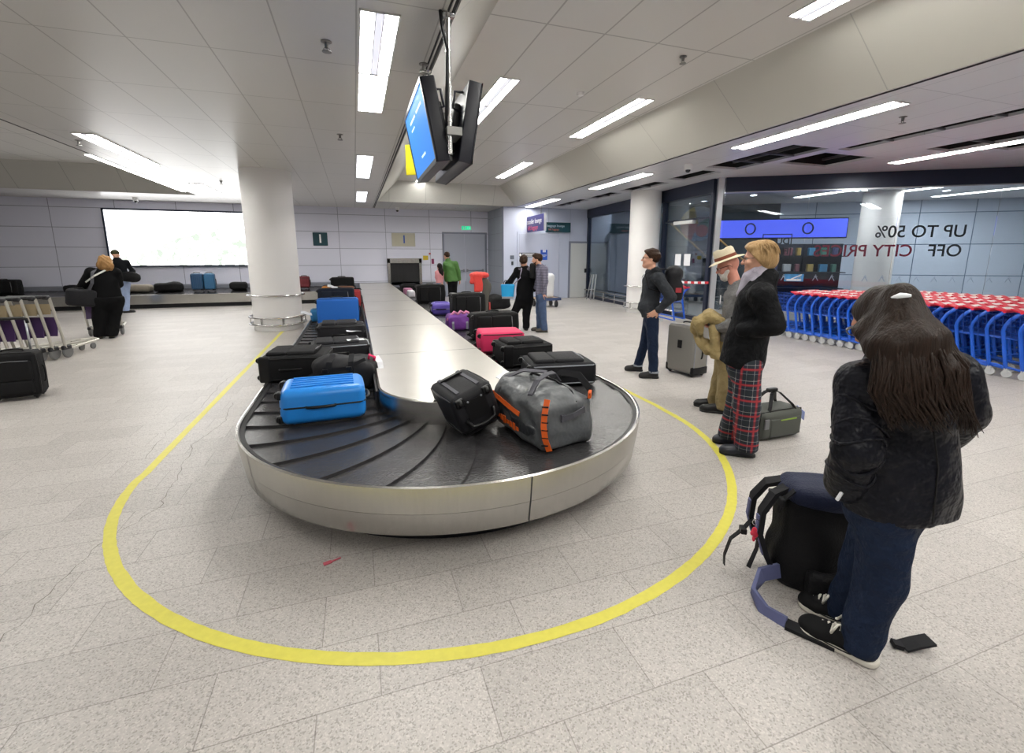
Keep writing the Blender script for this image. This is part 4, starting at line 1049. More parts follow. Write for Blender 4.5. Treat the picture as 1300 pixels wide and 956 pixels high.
# bags on the far carousel
Z2 = .50
suitcase('big black suitcase on the far carousel at the left edge', (-9.9, 17.75, Z2), (.42, .3, .7), 'side', 0, M_blk)
suitcase('blue hard suitcase, darker left one of the standing pair under the lit picture', (-4.93, 17.6, Z2), (.34, .28, .56), 'up', .05, mat('hard_navy_blue', '24486a', rough=.35), 'hard')
suitcase('blue hard suitcase, lighter right one of the standing pair under the lit picture', (-4.58, 17.6, Z2), (.30, .28, .56), 'up', .05, mat('hard_sea_blue', '2f6288', rough=.35), 'hard')
suitcase('red and black upright case just right of the white column on the far carousel', (-1.72, 17.65, Z2), (.34, .28, .42), 'up', .0, mat('dark_red', '6a1f28', rough=.6), piping=M_plas)

# ------------------------------------------------ soft bags (smooth surfaces)
def rz3(a): c, s = math.cos(a), math.sin(a); return np.array([[c, s, 0], [-s, c, 0], [0, 0, 1]])
M_duf = mat('duffel_grey', '54575a', rough=.38, bump=.5, bd=.06, bscale=6, vary=.10, vscale=4, spec=.5)
M_duf2 = mat('duffel_dark', '2f3237', rough=.4, bump=.5, bd=.06, bscale=7)
M_org = mat('orange_web', 'e2611c', rough=.6); M_web = mat('web_grey', '4a4a52', rough=.7); M_webp = mat('web_dark', '17171b', rough=.7, spec=.25)
def duffel():
    T = thing('duffel_bag', 'large grey coated duffel bag with orange straps on the near right bend of the belt', 'duffel bag', (1.13, 2.71, ZT), math.atan2(-.53, .12)+PI/2)
    # local: long axis along y (near end at -y), width along x
    s = SDF()
    s.box((0,0,.15), (.205,.315,.15), r=.06, k=.02); s.box((0,.02,.24), (.16,.28,.10), r=.09, k=.08); s.ell((0,.2,.27),(.15,.12,.09),k=.08); s.ell((-.02,-.12,.29),(.14,.14,.06),k=.06)
    s.noise(.013, 15, 4); s.half((0,0,.002), (0,0,-1))
    npobj('body', [s.mesh(.011)], M_duf, T)
    # dark side wall panel on the left, seams
    s = SDF(); s.box((-.105,.02,.15), (.104,.30,.135), r=.08); s.noise(.010, 13, 4); s.half((-.19,0,.1), (1,0,.3)); s.half((0,0,.012),(0,0,-1))
    npobj('side_panel', [s.mesh(.012)], M_duf2, T)
    b = MB(); b.strap([(-.17,-.30,.335),(-.2,-.315,.25),(-.207,-.318,.18),(-.2,-.325,.10),(-.17,-.328,.02)], .035, .006, (.6,-.6,0)); b.build('end_strap', M_org, T)
    b = MB()
    for k in range(6): z = .30-.048*k; b.obox((-.2,-.322,z), (.7,-.7,0), (.7,.7,0), (0,0,1), .02, .006, .003)
    b.build('strap_stitching', M_webp, T)
    b = MB(); b.strap([(-.205,.30,.235),(-.22,.2,.225),(-.222,.05,.20),(-.215,-.06,.18)], .03, .006, (.2,0,1)); b.build('side_strap', M_org, T)
    b = MB()
    for k in range(7): b.obox((-.216,.20-.04*k,.10-.004*k), (0,1,.05), (1,0,0), (0,0,1), .014, .003, .012+.006*(k % 3))
    b.build('side_emblem', M_org, T)
    b = MB(); b.strap([(-.19,-.12,.22),(-.17,-.12,.32),(-.09,-.08,.39),(.02,-.03,.405),(.1,0,.40),(.17,.03,.33)], .04, .008, (0,1,.15)); b.build('carry_strap', M_web, T)
    b = MB(); b.strap([(-.2,.22,.24),(-.15,.22,.35),(-.05,.14,.405),(.04,.0,.41)], .035, .008, (0,1,.1)); b.build('carry_strap', M_web, T)
    b = MB(); b.strap([(.2,.24,.26),(.24,.1,.36),(.235,-.1,.385),(.2,-.26,.33),(.15,-.30,.30)], .045, .006, (.5,0,1)); b.build('shoulder_strap', M_webp, T)
    b = MB(); b.tube([(.02,.28,.31),(.0,.1,.385),(.04,-.1,.375),(.06,-.24,.335),(.05,-.3,.28)], .008, 6); b.build('zip', M_webp, T, smooth=True)
    b = MB(); b.strap([(-.06,-.318,.2),(.0,-.335,.215),(.09,-.325,.235)], .03, .008, (0,0,1)); b.box(-.075,-.05,-.322,-.30,.18,.225); b.box(.08,.105,-.322,-.30,.21,.25); b.build('end_handle', M_web, T)
    b = MB(); b.obox((.16,-.3,.315), (.7,.5,.3), (-.5,.7,0), (0,0,1), .016, .01, .02); b.build('orange_loop', M_org, T)
    b = MB(); b.obox((-.12,.30,.345), (1,.2,.3), (0,1,0), (-.3,0,1), .05, .03, .002); b.build('paper_tag', M_tagw, T)
duffel()
def soft(name, label, cat, loc, rz, prims, m, res=.014, noise=(.008, 16, 1), extra=None, group=None):
    T = thing(name, label, cat, loc, rz, group); s = SDF()
    for p in prims: getattr(s, p[0])(*p[1:-1], k=p[-1]) if p[0] != 'half' else s.half(p[1], p[2])
    s.noise(*noise); s.half((0,0,.002), (0,0,-1)); npobj('body', [s.mesh(res)], m, T)
    if extra: extra(T)
    return T
def ex_pack(T):
    b = MB()
    for x in (-.1, .1): b.strap([(x,-.20,.06),(x,-.235,.16),(x*.9,-.20,.27),(x*.8,-.1,.32)], .045, .01, (1,0,0))
    b.build('shoulder_strap', M_webp, T)
    b = MB(); b.strap([(-.28,-.16,.14),(-.15,-.225,.2),(.05,-.225,.22),(.2,-.14,.28)], .03, .006, (0,.2,1)); b.build('compression_strap', M_webp, T)
    for x, z in ((-.12,.2),(.08,.22)):
        b = MB(); b.rbox(x,-.235,z,.05,.02,.035,.006,2); b.build('buckle', M_plas, T)
    b = MB(); b.tube([(.2,.0,.24),(.22,-.05,.3),(.26,-.02,.27),(.24,.04,.22)], .012, 6); b.build('pink_ribbon', M_pinkc, T)['label'] = 'cerise ribbon'
    b = MB(); b.strap([(.26,.05,.26),(.3,0,.22),(.32,-.04,.14),(.31,-.02,.08)], .05, .003, (1,.3,.2)); b.build('luggage_tag', M_tagw, T)
soft('backpack', 'rumpled black backpack lying on the belt behind the bright blue case', 'backpack', (-.13, 4.30, ZT), math.radians(-12), [('box',(0,0,.13),(.25,.19,.13),None,.08,.03),('ell',(-.1,-.04,.2),(.17,.15,.1),None,.07),('ell',(.14,.05,.16),(.14,.13,.1),None,.07),('ell',(.0,-.14,.1),(.18,.1,.09),None,.05)], M_blk2, .012, (.012,15,2), ex_pack)
def ex_purple(T):
    b = MB()
    for k, (x, y, z) in enumerate(((-.1,-.1,.27),(0,-.12,.28),(.1,-.08,.27),(-.16,-.1,.2))): b.tube([(x-.05,y,z-.03),(x,y-.02,z+.03),(x+.05,y+.01,z)], .022, 6)
    b.build('pink_scarf', mat('pink_cloth', 'd98ab0', rough=.8), T, smooth=True)
    b = MB(); b.strap([(-.12,-.16,.02),(-.13,-.175,.12),(-.12,-.13,.24)], .035, .004, (1,0,0)); b.strap([(.1,-.16,.02),(.1,-.175,.12),(.09,-.13,.24)], .035, .004, (1,0,0)); b.build('grey_strap', M_greyp, T)
soft('soft_bag', 'purple bag with pink cloth tied on top beside the edge-standing black case', 'bag', (1.55, 7.25, ZT), 0, [('box',(0,0,.13),(.2,.17,.13),None,.06,.03)], M_purp2, .014, (.01,14,3), ex_purple)
soft('duffel_bag', 'beige duffel bag on the far carousel right of the man in jeans', 'duffel bag', (-6.62, 17.75, Z2), 0, [('box',(0,0,.11),(.36,.2,.11),None,.09,.03)], mat('beige_bag', '8a8276', rough=.8, vary=.3, vscale=6), .02)
soft('duffel_bag', 'long black duffel bag on the far carousel under the lit picture', 'duffel bag', (-5.78, 17.7, Z2), 0, [('box',(0,0,.13),(.38,.2,.13),None,.09,.03),('ell',(.15,0,.22),(.2,.15,.09),None,.06)], M_blk, .02)
soft('soft_bag', 'small black bag on the far carousel left of the woman pushing a trolley', 'bag', (-8.3, 17.75, Z2), 0, [('box',(0,0,.12),(.18,.18,.12),None,.08,.03)], M_blk, .02)
soft('soft_bag', 'black bag on the far carousel just left of the white column', 'bag', (-3.78, 17.7, Z2), 0, [('box',(0,0,.13),(.25,.2,.13),None,.09,.03)], M_blk, .02)
soft('duffel_bag', 'black duffel bag on the floor left of the standing couple', 'duffel bag', (4.15, 13.6, 0), .2, [('box',(0,0,.2),(.38,.25,.2),None,.12,.04),('ell',(-.1,0,.36),(.2,.18,.1),None,.08)], M_blk, .02, (.015,10,6))

# standing luggage in the hall
suitcase('grey upright suitcase standing behind the man in the charcoal hoodie', (4.28, 5.06, 0), (.46, .30, .69), 'up', math.radians(-80), mat('case_grey', '85827e', rough=.7, bump=.2, bscale=250), wheels=4, corners=True, top_tag=True, pocket=False, piping=M_greyp, grip=M_plas, badge=M_plas)
suitcase('black four-wheeled cabin case with raised handle at the left edge of the photo', (-3.72, 6.58, 0), (.42, .26, .54), 'up', math.radians(12), M_blk, wheels=4, telescopic=.34, top_tag=False)
def holdall():
    T = thing('holdall', 'dark green-grey holdall with black loop handles on the floor behind plaid trousers', 'bag', (3.50, 2.98, 0), math.radians(2))
    m = mat('holdall_green', '4a4d48', rough=.65, bump=.2, bscale=250)
    b = MB(); b.rbox(0, 0, .14, .50, .26, .26, .05, 4, bulge=.012); b.build('body', m, T, smooth=SA)
    b = MB(); b.rbox(.02, -.128, .12, .36, .03, .17, .015, 3); b.build('front_pocket', m, T, smooth=SA)
    b = MB(); b.box(-.05, .14, -.148, -.143, .185, .195); b.build('lime_zip', mat('lime', '8aa83a'), T)['label'] = 'lime green zip'
    b = MB(); b.tube([(-.249,-.1,.02),(-.252,-.1,.14),(-.24,-.1,.26),(0,-.105,.272),(.24,-.1,.26),(.252,-.1,.14),(.249,-.1,.02)], .006, 6); b.build('piping', M_plas, T, smooth=True)
    for y in (-.09, .09):
        b = MB(); b.strap([(-.15,y*1.1,.26),(-.13,y,.3),(-.06,y*.4,.40),(.0,y*.2,.42),(.05,y*.3,.40),(.14,y,.3),(.17,y*1.1,.25)], .03, .008, (0,1,.1)); b.build('carry_handle', M_plas, T)
    b = MB(); b.rbox(-.02,0,.425,.11,.045,.035,.012,2); b.build('handle_wrap', M_plas, T, smooth=SA)
    b = MB(); b.obox((.27,-.08,.20),(.3,-.6,-.5),(.9,.3,0),(0,0,1),.05,.003,.04); b.build('luggage_tag', mat('tag_blue', '9aa6d6'), T)
    b = MB(); b.rbox(-.21,-.14,.17,.05,.012,.09,.005,2); b.build('side_badge', M_grail, T)
holdall()
# blue and black trekking backpack leaning at the girl's feet
def trek():
    T = thing('backpack', 'big black and navy trekking backpack standing at the feet of the long-haired woman', 'backpack', (2.06, 1.46, 0), math.radians(-32))
    m1 = mat('pack_black', '101013', spec=.22, rough=.7, bump=.3, bscale=120); m2 = mat('pack_navy', '1c233c', spec=.25, rough=.6, bump=.3, bscale=120); m3 = mat('pack_lilac', '5d628a', rough=.7)
    s = SDF(); s.box((0,0,.24),(.16,.125,.24),r=.07,k=.02); s.ell((0,-.08,.2),(.13,.1,.18),k=.06); s.box((.0,.0,.12),(.175,.12,.11),r=.07,k=.05); s.noise(.007,15,3); s.half((0,0,.002),(0,0,-1)); npobj('body', [s.mesh(.011)], m1, T)
    s = SDF(); s.ell((0,0,.475),(.158,.135,.06),k=.03); s.box((0,-.01,.49),(.135,.115,.045),r=.04,k=.04); s.noise(.006,18,5); npobj('lid', [s.mesh(.010)], m2, T)
    b = MB(); b.strap([(-.13,-.1,.52),(-.17,-.1,.47),(-.185,-.09,.40)], .03, .006, (0,1,0)); b.rbox(-.18,-.1,.455,.02,.045,.04,.006,2); b.build('lid_strap', M_webp, T)
    # padded shoulder harness on the left face
    for dy in (-.07, .08):
        b = MB(); b.strap([(-.14,dy*.5,.50),(-.2,dy*.8,.47),(-.25,dy,.38),(-.255,dy*1.1,.27),(-.22,dy*1.3,.16),(-.18,dy*1.2,.08)], .06, .022, (0,1,0)); b.build('shoulder_strap', M_webp, T)
        b = MB(); b.strap([(-.265,dy,.36),(-.268,dy*1.1,.27),(-.235,dy*1.3,.165)], .03, .008, (0,1,0)); b.build('strap_lining', m3, T)
    b = MB(); b.strap([(-.16,-.11,.10),(-.25,-.16,.10),(-.30,-.22,.05),(-.27,-.30,.012),(-.2,-.36,.012)], .065, .018, (0,.3,1)); b.build('hip_belt', m3, T)
    b = MB(); b.strap([(-.2,-.36,.014),(-.12,-.40,.012),(-.04,-.44,.012)], .05, .02, (.3,1,.2)); b.build('hip_belt_pad', M_webp, T)
    b = MB(); b.strap([(-.25,.06,.26),(-.30,.02,.22),(-.36,.0,.17),(-.385,-.01,.08),(-.385,-.02,.03)], .03, .004, (0,1,0)); b.strap([(-.25,-.06,.26),(-.26,-.08,.18),(-.30,-.12,.10)], .03, .004, (0,1,.2)); b.build('loose_strap', M_webp, T)
    for q_ in ((-.255,-.07,.255,.025,.05,.04),(-.3,.02,.215,.03,.05,.03)):
        b = MB(); b.rbox(*q_,.006,2); b.build('buckle', M_plas, T)
    b = MB(); b.tube([(-.275+.016*math.cos(a),-.085,.325+.016*math.sin(a)) for a in np.linspace(0,2*PI,14,endpoint=False)], .0025, 5, closed=True); b.build('key_ring', M_chrome, T, smooth=True)
    s = SDF(); s.ell((-.28,-.09,.285),(.012,.012,.016),k=.008); s.ell((-.29,-.095,.27),(.01,.01,.012),k=.008); s.ell((-.272,-.09,.262),(.01,.012,.014),k=.008); s.ell((-.28,-.09,.24),(.008,.008,.018),k=.008); npobj('charm', [s.mesh(.004)], mat('charm_red', 'd8304c', rough=.4), T)['label'] = 'small red charm'
    s = SDF(); s.box((.02,-.19,.1),(.09,.04,.07),r=.03); s.noise(.004,20,2); npobj('side_pocket', [s.mesh(.01)], m1, T)
    b = MB()
    for k in range(4):
        b = MB(); b.rbox(-.165-.01*k,.05,.48-.05*k,.03,.03,.02,.006,2); b.build('adjuster', M_plas, T)
trek()
b = MB(); b.strap([(0,0,.010),(.05,-.02,.03),(.10,-.04,.045)], .06, .010, (.5,.8,0)); b.strap([(-.03,.02,.016),(0,0,.010)], .035, .018, (.5,.8,0)); tag(b.build('hip_strap', M_webp, loc=(2.06, 1.02, 0)), 'black padded strap end on the floor behind the long-haired woman\'s heel', 'strap')
# litter near the line
b = MB(); b.obox((0,0,.004),(1,.3,0),(-.3,1,0),(0,0,1),.02,.012,.002); b.obox((.035,.01,.005),(1,.4,0),(-.4,1,0),(0,0,1),.03,.004,.002); tag(b.build('paper_scrap', mat('scrap_red', 'c05a68', rough=.7), loc=(-.23, 2.36, 0)), 'tiny red and white paper scrap on the floor below the carousel front', 'scrap')
# barrier tape behind the hoodie man
T = thing('barrier_tape', 'red and white striped barrier tape stretched before the glass by the silver post', 'tape', (8.0, 10.85, .98)); A = Vector((0,0,0)); Bv = Vector((.1,-1.85,.0))
for k in range(16):
    p0 = A.lerp(Bv, k/16); p1 = A.lerp(Bv, (k+1)/16); sg = math.sin(PI*k/16)*-.03; sg1 = math.sin(PI*(k+1)/16)*-.03
    b = MB(); b.strap([p0+Vector((0,0,sg)), p1+Vector((0,0,sg1))], .06, .002, (0,0,1)); b.build('red_band' if k % 2 else 'white_band', mat('tape_red', 'c8303a') if k % 2 else M_tagw, T)
for k, yy in enumerate((10.35, 9.95)):
    b = MB(); b.box(-.004,.004,-.13,.13,-.15,.15); o = b.build('paper_notice', M_tagw, loc=(PA0+uA*((16.4-yy)/abs(uA.y))-nA*.02+Vector((0,0,1.52)))); o.rotation_euler = (0,0,math.atan2(uA.y,uA.x)-PI/2); tag(o, 'white paper notice on the glass, '+('left' if k == 0 else 'right')+' one of the pair behind the hoodie man', 'notice')
b = MB(); b.rbox(0,0,0,.07,.75,.09,.02,2); tag(b.build('door_closer', M_lampw, loc=PA0+uA*6.25-nA*.05+Vector((0,0,2.48)), smooth=SA), 'white bar-shaped door closer high on the glass by the poster', 'door closer')

# ================================================================== LUGGAGE TROLLEYS (white steel)
M_trol = mat('trolley_white', 'c9c6bd', rough=.35, metal=.6); M_ad1 = mat('ad_purple', '4b3560', rough=.4, vary=.3, vscale=3); M_ad2 = mat('ad_beige', 'a8987a', rough=.5, vary=.2, vscale=6); M_rub = mat('rubber_grip', '26262b', rough=.5); M_tyre = mat('tyre_grey', '6f6f6f', rough=.6)
def luggage_trolley(label, loc, rz, group):
    T = thing('luggage_trolley', label, 'luggage trolley', loc, rz, group)   # faces +y, handle at the back
    b = MB()
    for sx in (-1, 1):
        b.tube([(sx*.28,-.14,.98),(sx*.27,-.02,.4),(sx*.26,.02,.17),(sx*.22,.2,.14),(sx*.16,.85,.16)], .02, 8)
        b.tube([(sx*.12,.0,.2),(sx*.1,.8,.17)], .014, 6)
    b.tube([(-.28,-.14,.98),(.28,-.14,.98)], .018, 8); b.tube([(-.16,.85,.16),(0,.93,.17),(.16,.85,.16)], .02, 8); b.tube([(-.26,.02,.17),(.26,.02,.17)], .018, 8); b.tube([(-.2,.4,.15),(.2,.4,.15)], .012, 6)
    b.build('frame', M_trol, T, smooth=SA)
    b = MB(); b.obox((0,-.045,.52),(1,0,0),(0,.98,-.2),(0,.2,.98),.25,.008,.15); b.build('advert_panel', M_ad1, T)
    b = MB(); b.obox((0,-.10,.80),(1,0,0),(0,.98,-.2),(0,.2,.98),.24,.008,.08); b.build('upper_panel', M_ad2, T)
    b = MB(); b.tube([(-.24,-.15,.99),(.24,-.15,.99)], .028, 8)
    for sx in (-1, 1): b.rbox(sx*.24,-.15,.985,.10,.07,.07,.03,2)
    b.build('handle_grip', M_rub, T, smooth=SA)
    for sx in (-1, 1):
        b = MB(); b.lathe([(.02,-.02),(.085,-.02),(.095,-.01),(.095,.01),(.085,.02),(.02,.02)], 18, (sx*.25,.06,.097), 'x'); o = b.build('rear_wheel', M_tyre, T, smooth=SA)
        b = MB(); b.rbox(sx*.25,.05,.17,.055,.16,.07,.02,2); b.build('wheel_cover', M_rub, o, smooth=SA)
    for sx in (-1, 1):
        b = MB(); b.lathe([(.01,-.015),(.05,-.015),(.055,0),(.05,.015),(.01,.015)], 14, (sx*.09,.8,.057), 'x'); b.build('nose_wheel', M_tyre, T, smooth=SA)
    return T
ra = -math.radians(12); dv = Vector((.62, .78, 0))
base = Vector((-4.72, 9.1, 0)); names = ['front','second','third','fourth','rear']
LT = luggage_trolley('white luggage trolley, frontmost of the nested row at the left edge', base, ra, 'nested luggage trolleys')
for k in range(1, 7):
    c = copy_tree(LT, 'white luggage trolley, '+['','second from the front','third from the front','fourth from the front','fifth from the front','sixth from the front','rearmost'][k]+' of the nested row at the left edge'); c.location = base-dv*.165*k
luggage_trolley('white luggage trolley pushed by the woman in black', (-4.92, 11.42, 0), math.radians(10), None)
# far flat cart with a white covered thing behind the couple
T = thing('flat_cart', 'low flat cart with blue rim behind the man in the checked shirt', 'cart', (5.9, 13.7, 0))
b = MB(); b.box(-.5,.3,-.3,.3,.26,.3); b.build('deck', mat('deck_wood', 'b59c80', rough=.6), T); b = MB(); b.box(-.52,.32,-.32,-.3,.22,.31); b.box(-.52,.32,.3,.32,.22,.31); b.box(.3,.33,-.32,.32,.22,.31); b.build('rim', mat('rim_blue', '3a4a70'), T)
for sx in (-.4, .2):
    for sy in (-.22, .22): b = MB(); b.lathe([(.02,-.025),(.1,-.025),(.1,.025),(.02,.025)], 14, (sx,sy,.1), 'x'); b.box(sx-.02,sx+.02,sy-.03,sy+.03,.15,.26); b.build('wheel', M_rub, T, smooth=SA)
soft('covered_bag', 'white covered bag standing on the low flat cart behind the man', 'bag', (5.9, 13.65, .302), 0, [('box',(0,0,.38),(.16,.14,.38),None,.1,.04),('ell',(.0,0,.62),(.18,.15,.16),None,.06)], mat('cover_white', 'd5d6da', rough=.7), .025, (.01,9,2))
T = thing('folded_barrier', 'folded white tube barrier leaning upright at the corner of the glass by the cream door', 'barrier', (8.35, 15.2, 0))
for k, x in enumerate((0, -.12)):
    b = MB(); b.tube([(x,-.1,.02),(x+.14,0,.95),(x+.14,.12,.95),(x,.22,.02)], .018, 6); b.tube([(x+.06,-.06,.4),(x+.06,.18,.4)], .012, 6); b.build('tube_leg', M_trol if False else M_alu, T, smooth=True)
# trolley with grey rucksack and red jacket, near the double doors
soft('rucksack', 'tall dark grey rucksack standing upright under the red jacket', 'rucksack', (3.28, 12.3, 0), 0, [('box',(0,0,.5),(.19,.17,.5),None,.12,.04),('ell',(.12,0,.75),(.17,.16,.25),None,.08)], mat('ruck_grey', '56544e', rough=.8, bump=.3, bscale=60), .022, (.012,9,4), lambda T: (MB().strap([(-.05,-.18,.1),(-.06,-.2,.5),(-.05,-.17,.85)], .05, .01, (1,0,0)).build('white_strap', M_tagw, T), MB().box(.2,.235,-.1,.1,.05,.35).build('red_trim', mat('trim_red','b03a34'), T)))
s = SDF(); s.ell((-.02,0,1.10),(.27,.22,.10),k=.05); s.box((-.1,-.19,.9),(.12,.045,.24),r=.04,k=.06); s.cone((-.2,-.12,1.08),(-.27,-.16,.92),.08,.06,k=.05); s.noise(.014,11,8); s.ell((.06,.03,.8),(.21,.18,.30),k=.02,mode='s')
T = thing('jacket', 'bright red padded jacket draped over the grey rucksack', 'jacket', (3.24, 12.28, 0)); npobj('body', [s.mesh(.02)], mat('jacket_red', 'e04038', rough=.6, bump=.3, bscale=30), T)

# ================================================================== BLUE SHOPPING TROLLEYS
M_tb = mat('trolley_blue', '0f55c4', rough=.35, spec=.5, coat=.3); M_tb2 = mat('trolley_blue_wire', '0d3b92', rough=.4, metal=.2); M_tr = mat('trolley_red', 'd0243c', rough=.4); M_whl = mat('wheel_grey', 'b6b8ba', rough=.4); M_lab = mat('label_white', 'e6e3e0', rough=.5)
def shop_trolley(label, loc):
    T = thing('shopping_trolley', label, 'shopping trolley', loc, 0, 'nested blue shopping trolleys')
    W = .24
    for sx in (-1, 1):
        b = MB(); b.tube([(sx*W,.0,.115),(sx*W,.02,.18),(sx*W,.105,.62),(sx*W,.10,.68),(sx*W,.05,.78),(sx*W,-.05,.875)], .024, 8, ry=.8); b.build('side_frame', M_tb, T, smooth=True)
    b = MB()
    for sx in (-1, 1): b.tube([(sx*W,.0,.125),(sx*(W-.03),.4,.17),(sx*(W-.06),.62,.19)], .017, 6); b.tube([(sx*W,.09,.52),(sx*(W-.03),.62,.56)], .008, 5)
    b.tube([(-W,.05,.30),(W,.05,.30)], .01, 5); b.tube([(-W+.06,.62,.19),(W-.06,.62,.19)], .014, 6); b.build('chassis', M_tb, T, smooth=True)
    b = MB()
    for sx in (-1, 1):
        for k in range(7): y = .10+.085*k; b.tube([(sx*W,y,.53),(sx*(W+.01),y+.03,.83)], .0035, 4)
        for k in range(5): z = .55+.07*k; b.tube([(sx*W,.10,z),(sx*(W-.02),.66,z+.01)], .0035, 4)
    for k in range(5): x = -W+.08+.08*k; b.tube([(x,.64,.56),(x,.68,.84)], .0035, 4); b.tube([(x,.10,.53),(x,.64,.56)], .0035, 4)
    b.build('basket', M_tb2, T)
    b = MB(); b.tube([(-W-.02,-.05,.88),(W+.02,-.05,.88)], .02, 8); b.obox((0,.02,.895),(1,0,0),(0,.94,.34),(0,-.34,.94),W-.01,.062,.008); b.build('handle_flap', M_tr, T, smooth=SA)
    b = MB(); b.obox((0,.035,.911),(1,0,0),(0,.94,.34),(0,-.34,.94),W-.15,.028,.002); b.build('flap_label', M_lab, T)
    for sx in (-1, 1):
        for y, xx in ((.01, W), (.6, W-.06)):
            b = MB(); b.lathe([(.012,-.012),(.05,-.012),(.056,-.004),(.056,.004),(.05,.012),(.012,.012)], 12, (sx*xx, y-.02, .057), 'x'); b.box(sx*xx-.018,sx*xx+.018,y-.03,y+.01,.06,.13); b.build('wheel', M_whl, T, smooth=SA)
    return T
r_ = random.Random(11); ST = None
rows = [(8.42, 3.0, 6.75, .172), (8.98, 3.25, 6.95, .172), (9.55, 3.5, 6.75, .172), (10.12, 3.8, 6.4, .172), (10.7, 4.0, 6.0, .172)]
rowname = ['front row', 'second row', 'third row', 'fourth row', 'back row']
for ri, (x, ya, yb, p) in enumerate(rows):
    n = int((yb-ya)/p)
    for k in range(n):
        y = yb-k*p; xx = x+r_.uniform(-.012, .012)-(.0 if ri else .02)*0
        lab = 'blue shopping trolley with red flap, '+('far end trolley' if k == 0 else 'number %d from the far end' % (k+1))+' of the '+rowname[ri]
        if ST is None:
            ST = shop_trolley(lab, (xx, y, 0)); KIDS[ST.name] = list(ST.children)
        else:
            c = ST.copy(); COL.objects.link(c); c['label'] = lab; c.location = (xx, y, 0)
            for ch in KIDS[ST.name]:
                if ch.name.startswith('wheel') and ri > 0: 
                    pass
                q = ch.copy(); COL.objects.link(q); q.parent = c
